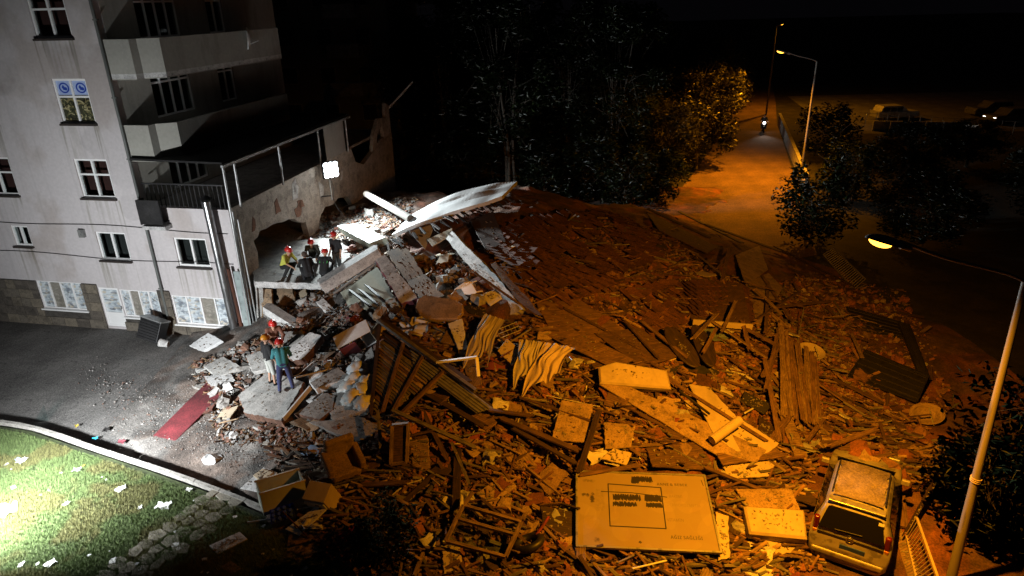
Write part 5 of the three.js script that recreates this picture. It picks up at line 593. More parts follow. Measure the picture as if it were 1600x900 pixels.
stuffInst('thin_scraps', 'thin flat scraps of board, tile and paper littering the heap', metric(new THREE.BoxGeometry(1, 0.06, 0.7)), white1('dust'), 6000, () => { const p = quadPt(ZONES[anyZone()]), s = 0.06 + -Math.log(1 - rnd() * 0.97) * 0.08; p.y += rr(0.01, 0.06); const c = rnd() < 0.06 ? [0.6, 0.57, 0.5] : rubCol(p.x); return { p, sc: [s, s * 1.3, s * rr(0.5, 1.2)], rot: [rr(-0.5, 0.5), rr(0, 6), rr(-0.5, 0.5)], col: c }; });
stuffInst('splintered_planks', 'tangle of splintered lath and plank ends too many to count', metric(new THREE.BoxGeometry(1, 0.03, 0.07)), white1('wood'), 3000, () => { const z = pick(['front', 'front', 'front', 'mid', 'mid', 'right', 'right', 'low', 'carside', 'edge', 'roof']), p = quadPt(ZONES[z]), L = 0.4 + -Math.log(1 - rnd() * 0.95) * 0.42; p.y += rr(0.03, 0.18); const k = rr(0.5, 1.35); return { p, sc: [L, rr(0.7, 1.4), rr(0.5, 1.3)], rot: [rr(-0.5, 0.5), (dom[z] || 0) + rr(-1, 1) * (rnd() < 0.3 ? 1.5 : 0.6), rr(-0.35, 0.35)], col: pick([[0.34, 0.19, 0.1], [0.2, 0.1, 0.055], [0.11, 0.06, 0.035], [0.42, 0.28, 0.16], [0.26, 0.23, 0.19]]).map((q) => q * k) }; });
stuffInst('broken_bricks', 'loose broken red and tan bricks mixed through the heap', rbx(0.2, 0.09, 0.11, 0.012), white1('dust'), 3200, () => { const p = quadPt(ZONES[anyZone()]), k = rr(0.7, 1.25); p.y += rr(0.01, 0.07); return { p, sc: [rr(0.4, 1.1), rr(0.7, 1.1), rr(0.6, 1.1)], rot: [rr(-0.7, 0.7), rr(0, 6), rr(-0.7, 0.7)], col: (p.x < -5 ? pick([[0.36, 0.18, 0.12], [0.4, 0.36, 0.32], [0.3, 0.14, 0.1]]) : pick([[0.44, 0.17, 0.09], [0.36, 0.13, 0.07], [0.46, 0.28, 0.17], [0.4, 0.2, 0.11]])).map((q) => q * k) }; });
{ // crumbs lying on the large sheets
  const big = PLATES.filter(({ e }) => e.userData.label && (e.name.startsWith('board') || e.name.startsWith('concrete_slab') || e.name.startsWith('headboard') || e.name.startsWith('mattress')));
  stuffInst('sheet_crumbs', 'plaster crumbs and splinters lying on the large sheets and slabs', LUMPS[3], white1('dust'), 2600, () => { const { e, pts } = pick(big), w = pts.map(() => -Math.log(1 - rnd() * 0.999)), sum = w.reduce((a, b) => a + b, 0), p = new THREE.Vector3(); pts.forEach((q, i) => p.addScaledVector(q, w[i] / sum)); const l = e.worldToLocal((e.updateMatrixWorld(), p.clone())); l.z = 0.01; e.localToWorld(l); const s = 0.012 + -Math.log(1 - rnd() * 0.98) * 0.014; return { p: l, sc: [s * rr(0.6, 2.6), s * 0.6, s], rot: [0, rr(0, 6), rr(-0.3, 0.3)], col: pick([[0.4, 0.34, 0.27], [0.46, 0.42, 0.36], [0.34, 0.24, 0.16], [0.3, 0.26, 0.22]]) }; });
}
// pebbles and dust on the paving in front of the heap
stuffInst('paving_grit', 'small grit and plaster crumbs scattered over the paving', LUMPS[0], white1('conc'), 2600, () => { const t = Math.pow(rnd(), 1.7), a = v3([-9,0,-19.36]).lerp(v3([-16.78,0,-23.27]), t), b = v3([-7.4,0,-15.84]).lerp(v3([-12.57,0,-18.07]), t), p = a.lerp(b, rnd()); p.x += rr(-0.6, 0.6); p.z += rr(-0.5, 0.5); const s = 0.01 + -Math.log(1 - rnd() * 0.98) * 0.012; p.y = Math.max(0, heapH(p.x, p.z)) + s * 0.2; return { p, sc: [s, s * 0.7, s], rot: [rr(0, 6), rr(0, 6), 0], col: pick([[0.3, 0.28, 0.26], [0.2, 0.12, 0.09], [0.4, 0.38, 0.36], [0.15, 0.13, 0.12]]) }; });
// soil strip shaded behind the kerb, litter there
// cables and torn cloth tangled in the rubble
sd = 3131; for (let i = 0; i < 16; i++) { const z = pick(['front', 'left', 'mid', 'low', 'top', 'right']), p = quadPt(ZONES[z]); let a = rr(0, 6.3); const pts = []; let x = p.x, zz = p.z; for (let k = 0; k < 8; k++) { pts.push([x, heapH(x, zz) + rr(0.05, 0.22), zz]); a += rr(-0.7, 0.7); x += Math.cos(a) * 0.32; zz += Math.sin(a) * 0.32; } tag(mesh('loose_cable', tube(pts, rr(0.012, 0.02), 5), pick([M.black, M.whiteDirty, M.black])), `loose looping cable tangled in the debris ${near(p)}`, 'cable', 'loose cables in the rubble'); }
for (let i = 0; i < 22; i++) { const z = pick(['front', 'front', 'left', 'mid', 'low', 'right']), p = quadPt(ZONES[z]), g = new THREE.PlaneGeometry(1, 0.7, 14, 10).rotateX(-Math.PI / 2), q = g.attributes.position, s = rr(0.5, 1.1); for (let k = 0; k < q.count; k++) { const x = q.getX(k) * s, y = q.getZ(k) * s; q.setXYZ(k, x + (vnoise(x * 5 + i * 9, y * 5, 512, 2) - 0.5) * 0.3, heapH(p.x + x, p.z + y) - p.y + 0.06 + 0.3 * vnoise(x * 4 + i * 7, y * 4, 512, 6) * vnoise(x * 9, y * 9 + i, 512, 7), y + (vnoise(x * 5, y * 5 + i * 5, 512, 3) - 0.5) * 0.3); } g.computeVertexNormals(); const c = pick([['white', [0.58, 0.56, 0.54]], ['grey', [0.3, 0.31, 0.33]], ['maroon', [0.2, 0.045, 0.05]], ['blue grey', [0.16, 0.22, 0.32]], ['beige', [0.46, 0.37, 0.28]]]); const o = tag(mesh('torn_cloth', g, mat('plas', c[1], 0.95, 0.003)), `${s < 0.8 ? 'small' : 'large'} crumpled ${c[0]} cloth ${near(p)}`, 'cloth', 'torn cloth in the rubble'); o.position.copy(p); }
// ---------------------------------------------------------------- litter on the lawn
sd = 777;

const LAWNP = [...kerbPts.slice(1).map(([x, z]) => [x - 0.15, z + 0.3]), [-2.6, -10.5], [-16, -10.5]];
const lawnPt = () => { for (;;) { const x = rr(-17, -3), z = rr(-18.6, -10.8); if (inPoly(x, z, LAWNP)) return [x, z]; } };
function scrapGeo(s) { const g = new THREE.PlaneGeometry(1, 0.7, 5, 4), p = g.attributes.position; for (let i = 0; i < p.count; i++) p.setXYZ(i, p.getX(i) * (1 + (hsh(i, 3, s) - 0.5) * 0.35), p.getY(i) * (1 + (hsh(i, 4, s) - 0.5) * 0.35), (hsh(i, 5, s) - 0.3) * 0.28); g.rotateX(-Math.PI / 2); g.computeVertexNormals(); return g; }
const SCR = [1, 2, 3, 4, 5].map(scrapGeo), paper = mat(null, [0.6, 0.61, 0.6], 0.8), paperBlue = mat(null, [0.2, 0.35, 0.6], 0.7), paperYel = mat(null, [0.5, 0.36, 0.05], 0.8);
for (let i = 0; i < 78; i++) { const [x, z] = lawnPt(), s = 0.05 + -Math.log(1 - rnd() * 0.95) * 0.05, o = mesh('paper_scrap', SCR[i % 5], paper); o.scale.setScalar(s); o.rotation.y = rr(0, 6); o.position.set(x, LAWN_Y + 0.035, z); tag(o, 'small white paper scrap lying on the lawn', 'paper scrap', 'small paper scraps on the lawn'); }
[[[-9.25,.34,-14.31], 0.5, paper, 'largest crumpled white plastic bag on the lawn near the path'], [[-14.29,.34,-16.4], 0.42, paper, 'long white wrapper with blue end near the left edge of the lawn'], [[-14.44,.36,-16.44], 0.22, paperBlue, 'blue wrapper end on the left part of the lawn'], [[-10.71,.34,-15.03], 0.4, paper, 'white crumpled bag in the middle of the lawn'], [[-13.29,.34,-14.34], 0.7, paper, 'big white plastic sheet in the brightest part of the lawn'], [[-12.44,.34,-15.92], 0.28, paper, 'white crumpled paper under the kerb in the middle of the lawn'], [[-12.36,.33,-16.1], 0.14, paperYel, 'yellow wrapper beside the crumpled paper on the lawn'], [[-8.85,.34,-14.93], 0.22, paper, 'white wrapper at the upper end of the stepping stones'], [[-11.01,.34,-12.39], 0.35, paper, 'crumpled bag at the bottom of the bright lawn'], [[-14,.1,-18.51], 0.2, paperYel, 'yellow packet in the shaded strip beyond the kerb'], [[-13.02,.1,-17.78], 0.22, mat(null, [0.05, 0.45, 0.7], 0.5), 'bright blue packet in the shaded strip beyond the kerb'], [[-12.92,.1,-18.22], 0.35, M.dark, 'dark crumpled bag on the paving by the kerb'], [[-12.11,.08,-17.6], 0.3, M.maroon, 'reddish rag in the shaded strip beyond the kerb']].forEach(([p, s, m, l], i) => { const o = mesh("litter", SCR[i % 5], m); s *= 0.72; o.scale.set(s, s, s); o.rotation.y = i * 1.3; o.position.set(...p); tag(o, l, 'litter', 'litter around the lawn'); });
{ const t = tag(mesh('glass_shard', (() => { const s = new THREE.Shape([new THREE.Vector2(-0.25, 0), new THREE.Vector2(0.2, 0), new THREE.Vector2(0.24, 0.62)]); return new THREE.ExtrudeGeometry(s, { depth: 0.008, bevelEnabled: false }); })(), M.glassDark), 'upright triangular glass shard standing beyond the kerb', 'glass shard'); t.position.set(...[-15.4,.02,-18.95]); }
tag(mesh('black_cable', tube([[-8.82,.05,-18.01], [-8.7,.03,-17.53], [-8.36,.03,-17.12], [-7.99,.03,-17.04], [-7.62,.03,-16.97]], 0.02, 6), M.black), 'black cable lying on the paving below the red brick slab', 'cable');
// plastic bag on paving
tag(mesh('clear_plastic_bag', LUMPS[2], mat(null, [0.55, 0.57, 0.58], 0.25)), 'clear crumpled plastic bag on the paving near the kerb', 'plastic bag').position.set(...[-8.86,.12,-16.47]);
scene.children[scene.children.length - 1].scale.set(0.5, 0.35, 0.4);
// ---------------------------------------------------------------- grass
{
  const pos = [], n = 5; for (let i = 0; i < n; i++) { const a = i * 2.4, r = 0.02, l = 0.055 + 0.02 * (i % 3), dx = Math.cos(a), dz = Math.sin(a); pos.push(dx * r - dz * 0.006, 0, dz * r + dx * 0.006, dx * r + dz * 0.006, 0, dz * r - dx * 0.006, dx * (r + l * 0.55), l, dz * (r + l * 0.55)); }
  const g = new THREE.BufferGeometry(); g.setAttribute('position', new THREE.Float32BufferAttribute(pos, 3)); g.computeVertexNormals();
  stuffInst('grass', 'short green grass of the lawn', g, new THREE.MeshStandardMaterial({ color: 0xffffff, roughness: 0.9 }), 60000, () => { const [x, z] = lawnPt(), k = rr(0.6, 1.3), d = smooth(0.5, 0.62, fbm(x / 20, z / 20, 22, 3, 7)); return { p: new THREE.Vector3(x, LAWN_Y, z), sc: [1.1, rr(0.6, 1.3), 1.1], rot: [0, rr(0, 6), 0], col: [(0.085 + 0.03 * d) * k, (0.125 - 0.01 * d) * k, 0.038 * k] }; });
}

// ---------------------------------------------------------------- people
function sdf(bones, cell, k = 0.03) {
  const lo = new THREE.Vector3(1e9, 1e9, 1e9), hi = new THREE.Vector3(-1e9, -1e9, -1e9);
  const bs = bones.map(([a, b, ra, rb]) => { const A = v3(a), Bq = v3(b); for (const p of [A, Bq]) { lo.min(p); hi.max(p); } return [A.x, A.y, A.z, Bq.x - A.x, Bq.y - A.y, Bq.z - A.z, ra, rb ?? ra]; });
  const pad = Math.max(...bs.map((b) => Math.max(b[6], b[7]))) + cell * 3, c = lo.clone().add(hi).multiplyScalar(0.5), half = Math.max(hi.x - lo.x, hi.y - lo.y, hi.z - lo.z) / 2 + pad;
  const N = Math.max(12, Math.ceil(2 * half / cell)), mc = new MarchingCubes(N, new THREE.MeshStandardMaterial(), false, false, 60000); mc.isolation = 0; const F = mc.field, h = N / 2;
  for (let z = 0; z < N; z++) for (let y = 0; y < N; y++) for (let x = 0; x < N; x++) {
    const px = c.x + (x - h) / h * half, py = c.y + (y - h) / h * half, pz = c.z + (z - h) / h * half; let d = 1e3;
    if (px < lo.x - pad || px > hi.x + pad || py < lo.y - pad || py > hi.y + pad || pz < lo.z - pad || pz > hi.z + pad) { F[z * N * N + y * N + x] = -1; continue; }
    for (const [ax, ay, az, bx_, by, bz, ra, rb] of bs) { const qx = px - ax, qy = py - ay, qz = pz - az, L = bx_ * bx_ + by * by + bz * bz, t = L > 0 ? Math.max(0, Math.min(1, (qx * bx_ + qy * by + qz * bz) / L)) : 0; const e = Math.hypot(qx - bx_ * t, qy - by * t, qz - bz * t) - (ra + (rb - ra) * t); const hh = Math.max(0, k - Math.abs(d - e)) / k; d = Math.min(d, e) - hh * hh * k * 0.25; }
    F[z * N * N + y * N + x] = -d;
  }
  mc.update(); const n = mc.count, g = new THREE.BufferGeometry(); const pos = mc.positionArray.slice(0, n * 3); for (let i = 0; i < n * 3; i += 3) { pos[i] = c.x + pos[i] * half; pos[i + 1] = c.y + pos[i + 1] * half; pos[i + 2] = c.z + pos[i + 2] * half; }
  g.setAttribute('position', new THREE.BufferAttribute(pos, 3)); const m = mergeVertices(g, cell * 0.02); m.computeVertexNormals(); const q = m.toNonIndexed(); q.deleteAttribute('uv'); return q;
}
const SKIN = mat(null, [0.42, 0.24, 0.16], 0.6);
const POSES = {
  stand: {}, lean: { chest: [0, 1.3, 0.1], neck: [0, 1.46, 0.16], head: [0, 1.58, 0.21], ls: [0.19, 1.4, 0.13], rs: [-0.19, 1.4, 0.13], le: [0.27, 1.14, 0.22], re: [-0.27, 1.14, 0.2], lh: [0.2, 0.98, 0.42], rh: [-0.18, 0.96, 0.4], lk: [0.17, 0.5, 0.05], rk: [-0.15, 0.5, 0.03], la: [0.22, 0.09, -0.04], ra: [-0.18, 0.09, 0.02] },
  crouch: { pelvis: [0, 0.45, -0.12], chest: [0, 0.8, 0.1], neck: [0, 0.96, 0.18], head: [0, 1.09, 0.24], ls: [0.19, 0.9, 0.14], rs: [-0.19, 0.9, 0.14], le: [0.27, 0.66, 0.28], re: [-0.27, 0.68, 0.26], lh: [0.16, 0.5, 0.48], rh: [-0.14, 0.5, 0.46], lhip: [0.1, 0.43, -0.1], rhip: [-0.1, 0.43, -0.1], lk: [0.17, 0.52, 0.28], rk: [-0.17, 0.5, 0.28], la: [0.15, 0.09, 0.02], ra: [-0.15, 0.09, -0.02] },
  sit: { pelvis: [0, 0.2, 0], chest: [0, 0.58, 0.03], neck: [0, 0.76, 0.06], head: [0, 0.9, 0.1], ls: [0.19, 0.69, 0.04], rs: [-0.19, 0.69, 0.04], le: [0.26, 0.44, 0.14], re: [-0.26, 0.44, 0.14], lh: [0.16, 0.34, 0.36], rh: [-0.16, 0.34, 0.36], lhip: [0.1, 0.17, 0.02], rhip: [-0.1, 0.17, 0.02], lk: [0.15, 0.36, 0.38], rk: [-0.15, 0.3, 0.42], la: [0.15, 0.09, 0.66], ra: [-0.15, 0.08, 0.8] },
  bend: { pelvis: [0, 0.82, -0.14], chest: [0, 1.05, 0.16], neck: [0, 1.14, 0.32], head: [0, 1.22, 0.44], ls: [0.19, 1.08, 0.24], rs: [-0.19, 1.08, 0.24], le: [0.26, 0.82, 0.34], re: [-0.24, 0.82, 0.36], lh: [0.18, 0.62, 0.52], rh: [-0.16, 0.62, 0.5], lhip: [0.1, 0.8, -0.12], rhip: [-0.1, 0.8, -0.12], lk: [0.14, 0.45, 0.06], rk: [-0.14, 0.45, 0.06], la: [0.15, 0.09, -0.08], ra: [-0.15, 0.09, -0.06] },
  ride: { pelvis: [0, 0.8, -0.2], chest: [0, 1.14, -0.08], neck: [0, 1.32, -0.04], head: [0, 1.46, 0.02], ls: [0.19, 1.25, -0.06], rs: [-0.19, 1.25, -0.06], le: [0.3, 1.06, 0.14], re: [-0.3, 1.06, 0.14], lh: [0.3, 1.02, 0.38], rh: [-0.3, 1.02, 0.38], lhip: [0.1, 0.78, -0.18], rhip: [-0.1, 0.78, -0.18], lk: [0.22, 0.66, 0.2], rk: [-0.22, 0.66, 0.2], la: [0.2, 0.32, 0.06], ra: [-0.2, 0.32, 0.06] },
};
function person(pos, turn, pose, o) {
  const J = { pelvis: [0, 0.95, 0], chest: [0, 1.32, 0], neck: [0, 1.5, 0], head: [0, 1.63, 0.02], ls: [0.19, 1.42, 0], rs: [-0.19, 1.42, 0], le: [0.25, 1.15, -0.02], re: [-0.25, 1.15, -0.02], lh: [0.27, 0.91, 0.08], rh: [-0.27, 0.91, 0.08], lhip: [0.1, 0.92, 0], rhip: [-0.1, 0.92, 0], lk: [0.12, 0.5, 0.03], rk: [-0.12, 0.5, 0.02], la: [0.13, 0.09, -0.02], ra: [-0.13, 0.09, 0], ...POSES[pose] };
  const j = (n, x = 0, y = 0, z = 0) => [J[n][0] + x, J[n][1] + y, J[n][2] + z], mix = (a, b, t) => a.map((v, i) => v + (b[i] - v) * t);
  const t = thing('person', o.label, 'person', pos, turn, o.group), torso = (e) => [[j('chest', 0.075, 0.06), j('pelvis', 0.06), 0.1 + e, 0.105 + e], [j('chest', -0.075, 0.06), j('pelvis', -0.06), 0.1 + e, 0.105 + e], [j('ls'), j('rs'), 0.062 + e, 0.062 + e]];
  const arm = (s, e, t1 = 1) => [[j(s + 's'), j(s + 'e'), 0.052 + e, 0.042 + e], ...(t1 > 0 ? [[j(s + 'e'), mix(j(s + 'e'), j(s + 'h'), t1), 0.041 + e, 0.031 + e]] : [])], leg = (s, e, t1 = 1) => [[j(s + 'hip'), j(s + 'k'), 0.085 + e, 0.058 + e], ...(t1 > 0 ? [[j(s + 'k'), mix(j(s + 'k'), j(s + 'a'), t1), 0.056 + e, 0.04 + e]] : [])];
  const hd = J.head, head = [[[hd[0], hd[1] + 0.035, hd[2] - 0.015], [hd[0], hd[1] - 0.01, hd[2]], 0.098, 0.09], [[hd[0], hd[1] - 0.02, hd[2] + 0.02], [hd[0], hd[1] - 0.085, hd[2] + 0.045], 0.07, 0.042], [[hd[0], hd[1], hd[2] + 0.095], [hd[0], hd[1] - 0.03, hd[2] + 0.112], 0.011, 0.018], [[hd[0] + 0.092, hd[1] - 0.005, hd[2]], [hd[0] + 0.095, hd[1] - 0.03, hd[2]], 0.02, 0.014], [[hd[0] - 0.092, hd[1] - 0.005, hd[2]], [hd[0] - 0.095, hd[1] - 0.03, hd[2]], 0.02, 0.014]];
  const hands = ['l', 'r'].map((s) => { const H = v3(J[s + 'h']), E = v3(J[s + 'e']), d = H.clone().sub(E).normalize(), sx = s === 'l' ? -1 : 1, side = new THREE.Vector3(0, 0, 1).addScaledVector(d, -d.z).normalize(), nrm = d.clone().cross(side).multiplyScalar(sx), P0 = (a, b, c) => H.clone().addScaledVector(d, a).addScaledVector(side, b).addScaledVector(nrm, c), bs = [[P0(-0.02, 0, 0), P0(0.02, 0, 0), 0.028, 0.03], [P0(0.03, 0.02, 0), P0(0.075, 0.026, 0), 0.018, 0.016], [P0(0.03, -0.02, 0), P0(0.075, -0.026, 0), 0.018, 0.016]]; [0.03, 0.01, -0.01, -0.03].forEach((b, i) => { const l = [0.07, 0.08, 0.075, 0.058][i]; bs.push([P0(0.08, b, 0), P0(0.08 + l * 0.55, b * 1.1, 0.012), 0.0095, 0.009], [P0(0.08 + l * 0.55, b * 1.1, 0.012), P0(0.08 + l * 0.9, b * 1.1, 0.034), 0.009, 0.008]); }); bs.push([P0(0.025, 0.03, 0.005), P0(0.06, 0.058, 0.02), 0.012, 0.01], [P0(0.06, 0.058, 0.02), P0(0.085, 0.062, 0.034), 0.01, 0.0085]); return sdf(bs, 0.006, 0.008); });
  const bodyG = join([sdf([...torso(-0.012), ...arm('l', 0), ...arm('r', 0), ...leg('l', -0.004), ...leg('r', -0.004), [j('neck', 0, -0.06), j('head', 0, -0.05), 0.058, 0.052]], 0.02), sdf(head, 0.009, 0.025), ...hands].map((g) => metric(g)));
  mesh('body', bodyG, SKIN, t); const eyes = mesh('eyes', join([-1, 1].map((s) => new THREE.SphereGeometry(0.012, 8, 6).translate(hd[0] + s * 0.033, hd[1] + 0.005, hd[2] + 0.088))), M.black, t); mesh('mouth', metric(new THREE.CapsuleGeometry(0.006, 0.035, 4, 8).rotateZ(Math.PI / 2).translate(hd[0], hd[1] - 0.062, hd[2] + 0.088)), mat(null, [0.25, 0.08, 0.07], 0.6), t);
  const sh = sdf([...torso(0.014), ...arm('l', 0.016, o.sleeve ?? 0), ...arm('r', 0.016, o.sleeve ?? 0)], 0.02, 0.035); mesh('shirt', metric(sh), o.shirt, t);
  mesh('trousers', metric(sdf([[j('pelvis', 0.05, 0.02), j('pelvis', 0.06, -0.03), 0.118, 0.115], [j('pelvis', -0.05, 0.02), j('pelvis', -0.06, -0.03), 0.118, 0.115], ...leg('l', 0.018, o.shorts ? 0.15 : 0.96), ...leg('r', 0.018, o.shorts ? 0.15 : 0.96)], 0.02, 0.03)), o.trousers, t);
  for (const s of ['l', 'r']) mesh('shoe', metric(sdf([[j(s + 'a', 0, -0.03, -0.03), j(s + 'a', 0, -0.045, 0.08), 0.045, 0.042], [j(s + 'a', 0, -0.045, 0.08), j(s + 'a', s === 'l' ? 0.01 : -0.01, -0.055, 0.16), 0.042, 0.034]], 0.012, 0.02)), M.black, t);
  if (o.helmet) { const h = mesh('helmet', join([metric(new THREE.SphereGeometry(0.135, 20, 10, 0, Math.PI * 2, 0, Math.PI * 0.52).scale(0.95, 1.02, 1.12)), metric(new THREE.CylinderGeometry(0.16, 0.165, 0.014, 20).scale(0.9, 1, 1.1).translate(0, -0.008, 0.015)), metric(new THREE.CapsuleGeometry(0.012, 0.2, 3, 8).rotateX(Math.PI / 2).translate(0, 0.135, 0))]), o.helmet, t); h.position.set(hd[0], hd[1] + 0.045, hd[2]); h.rotation.x = o.tilt ?? 0.1; if (o.lamp) mesh('head_torch', new THREE.CylinderGeometry(0.03, 0.03, 0.05, 12).rotateX(Math.PI / 2).translate(0, 0.05, 0.15), M.white, h); }
  else mesh('hair', metric(sdf([[[hd[0], hd[1] + 0.045, hd[2] - 0.03], [hd[0], hd[1] + 0.0, hd[2] - 0.04], 0.102, 0.092]], 0.012)), mat(null, [0.06, 0.04, 0.03], 0.9), t);
  return t;
}
const C_ = (r, g, b, ro = 0.9) => mat('plas', [r, g, b], ro, 0.003), hRed = mat(null, [0.55, 0.03, 0.025], 0.35), hOr = mat(null, [0.6, 0.24, 0.02], 0.35), bk = C_(0.016, 0.016, 0.018);
person([-7.16,1.1,-18.64], Math.PI + 0.35, 'lean', { label: 'man in turquoise shirt, jeans and red helmet standing on the slab with his back turned', shirt: C_(0.06, 0.28, 0.31), trousers: C_(0.04, 0.05, 0.14), helmet: hRed, group: 'two men on the slab' });
person([-7.78,1.04,-19.16], Math.PI - 0.7, 'stand', { label: 'man in black shirt, white shorts and orange helmet beside the man in turquoise', shirt: bk, trousers: C_(0.55, 0.56, 0.52), shorts: true, helmet: hOr, group: 'two men on the slab' });
person([-8.19,1.32,-20.97], 0.5, 'crouch', { label: 'person with red helmet and brown sleeves crouching behind the two standing men', shirt: C_(0.2, 0.08, 0.05), sleeve: 0.9, trousers: bk, helmet: hRed });
person([-8.77,2.5,-24.94], 1.1, 'crouch', { label: 'rescuer in bright yellow shirt and red helmet crouching at the torn wall', shirt: C_(0.62, 0.62, 0.1), sleeve: 0, trousers: bk, helmet: hRed, tilt: 0.25 });
person([-8.07,2.4,-26.27], 0.2, 'crouch', { label: 'rescuer in dark clothes and red helmet half hidden behind the others', shirt: C_(0.05, 0.045, 0.03), sleeve: 0.9, trousers: bk, helmet: hRed });
const afad = person([-7.11,2.5,-24.3], Math.PI - 0.1, 'crouch', { label: 'rescuer in black shirt with green AFAD lettering on the back and red helmet', shirt: bk, sleeve: 0.9, trousers: bk, helmet: hRed, lamp: true });
person([-7.81,2.4,-24.46], Math.PI + 0.5, 'crouch', { label: 'bareheaded rescuer in black sitting beside the one with green lettering', shirt: bk, sleeve: 0.9, trousers: bk });
person([-6.76,2.5,-24.94], -0.5, 'stand', { label: 'standing rescuer in black shirt and grey trousers with red and white helmet', shirt: bk, trousers: C_(0.2, 0.21, 0.21), helmet: hRed, lamp: true });
{ const font = await new FontLoader().loadAsync('fonts/droid/droid_sans_bold.typeface.json'), g = new TextGeometry('AFAD', { font, size: 0.095, depth: 0.012, curveSegments: 2 }); g.center(); const o = mesh('shirt_lettering', g, mat(null, [0.05, 0.4, 0.08], 0.7), afad); o.rotation.set(-0.55, Math.PI, 0, 'YXZ'); o.position.set(0, 0.82, -0.03); const g2 = new TextGeometry('ARAMA', { font, size: 0.05, depth: 0.012, curveSegments: 2 }); }

// ---------------------------------------------------------------- vehicles
const profile = (pts, w, bev) => { const g = new THREE.ExtrudeGeometry(new THREE.Shape(pts.map(([z, y]) => new THREE.Vector2(z, y))), { depth: w - 2 * bev, bevelEnabled: true, bevelSize: bev, bevelThickness: bev, bevelSegments: 3, curveSegments: 6 }); g.translate(0, 0, -(w - 2 * bev) / 2); g.rotateY(-Math.PI / 2); return g; };   // shape x becomes +z (forward)
function wheel(t, x, z, r = 0.31) { const w = mesh('wheel', new THREE.TorusGeometry(r - 0.085, 0.085, 10, 24).rotateY(Math.PI / 2).translate(x, r, z), M.black, t); mesh('rim', new THREE.CylinderGeometry(r - 0.14, r - 0.14, 0.11, 18).rotateZ(Math.PI / 2).translate(x, r, z), M.galv, w); }
{
  const paint = mat('metal', [0.42, 0.40, 0.37], 0.4, 0, { metalness: 0.12 }), dusty = mat('dust', [0.34, 0.27, 0.20], 0.85, 0.003), glass = mat(null, [0.006, 0.006, 0.007], 0.08);
  const yaw = Math.atan2(0.53, -0.85), t = thing('silver_car', 'dusty silver people carrier parked at the edge of the rubble, seen from behind', 'car', [8.42, 0, -13.42], Math.PI + 0.555 - Math.PI * 0 ); t.rotation.y = Math.PI - 0.56;
  // local +z forward, rear at z = -1.75
  const taper = (g, y0, y1, k) => { const p = g.attributes.position; for (let i = 0; i < p.count; i++) { const y = p.getY(i), s = 1 - k * Math.max(0, Math.min(1, (y - y0) / (y1 - y0))); p.setX(i, p.getX(i) * s); } g.computeVertexNormals(); return g; };
  const ST = [[-1.9, 0.66, 0.70, 0.52, 0.56, 0.60], [-1.87, 0.76, 0.79, 0.6, 0.66, 0.72], [-1.84, 0.80, 0.83, 0.74, 0.72, 0.86], [-1.79, 0.81, 0.84, 0.9, 0.74, 1.0], [-1.7, 0.82, 0.845, 0.96, 0.70, 1.2], [-1.58, 0.82, 0.85, 0.97, 0.65, 1.44], [-1.46, 0.82, 0.85, 0.97, 0.60, 1.57], [-1.25, 0.82, 0.85, 0.97, 0.585, 1.62], [-0.6, 0.82, 0.85, 0.96, 0.58, 1.645], [0, 0.82, 0.85, 0.95, 0.585, 1.625], [0.3, 0.82, 0.85, 0.945, 0.60, 1.54], [0.7, 0.82, 0.845, 0.94, 0.66, 1.25], [1.05, 0.82, 0.84, 0.93, 0.72, 1.0], [1.5, 0.81, 0.83, 0.88, 0.70, 0.93], [1.9, 0.78, 0.8, 0.76, 0.66, 0.82], [2.08, 0.7, 0.73, 0.6, 0.6, 0.68], [2.12, 0.62, 0.64, 0.5, 0.54, 0.56]];
  const sec = ([z, w0, w1, hb, w2, hr]) => [[w0 * 0.9, 0.24], [w0, 0.36], [(w0 + w1) / 2, hb * 0.62], [w1, hb * 0.86], [w1 * 0.985, hb], [w2 + 0.03, Math.max(hb, hr - 0.1)], [w2 * 0.94, hr - 0.035], [w2 * 0.7, hr - 0.008], [0, hr + 0.012]].map(([x, y]) => [x, y, z]);
  mesh('body', (() => { const rows = ST.map((q) => { const r = sec(q); return [...r, ...r.slice(0, -1).reverse().map(([x, y, z]) => [-x, y, z])]; }), m = rows[0].length, cv = [], idx = []; const N = 60; for (let i = 0; i <= N; i++) for (let k = 0; k < m; k++) { const f = i / N * (rows.length - 1), a = Math.min(rows.length - 2, Math.floor(f)), t = f - a; cv.push(...[0, 1, 2].map((c) => rows[a][k][c] * (1 - t) + rows[a + 1][k][c] * t)); } for (let i = 0; i < N; i++) for (let k = 0; k < m - 1; k++) { const a = i * m + k; idx.push(a, a + m, a + 1, a + 1, a + m, a + m + 1); } for (const o of [0, N * m]) for (let k = 1; k < m - 1; k++) idx.push(o, o + k, o + k + 1); const g = new THREE.BufferGeometry(); g.setAttribute('position', new THREE.Float32BufferAttribute(cv, 3)); g.setIndex(idx); g.computeVertexNormals(); const uv = []; for (let i = 0; i < cv.length; i += 3) uv.push(cv[i], cv[i + 2] + cv[i + 1]); g.setAttribute('uv', new THREE.Float32BufferAttribute(uv, 2)); return g; })(), paint, t);
  mesh('dust_layer', (() => { const g = metric(new THREE.PlaneGeometry(1.06, 1.42, 16, 20).rotateX(-Math.PI / 2)); const p = g.attributes.position; for (let i = 0; i < p.count; i++) { const x = p.getX(i), z = p.getZ(i) - 0.6; p.setXYZ(i, x * (1 + 0.16 * (vnoise(z * 5, 1, 99, 3) - 0.6)), 1.668 - 0.055 * x * x - 0.02 * (z + 0.6) ** 2 + 0.012 * vnoise(x * 6, z * 6, 99, 5), z); } g.computeVertexNormals(); return g; })(), dusty, t);
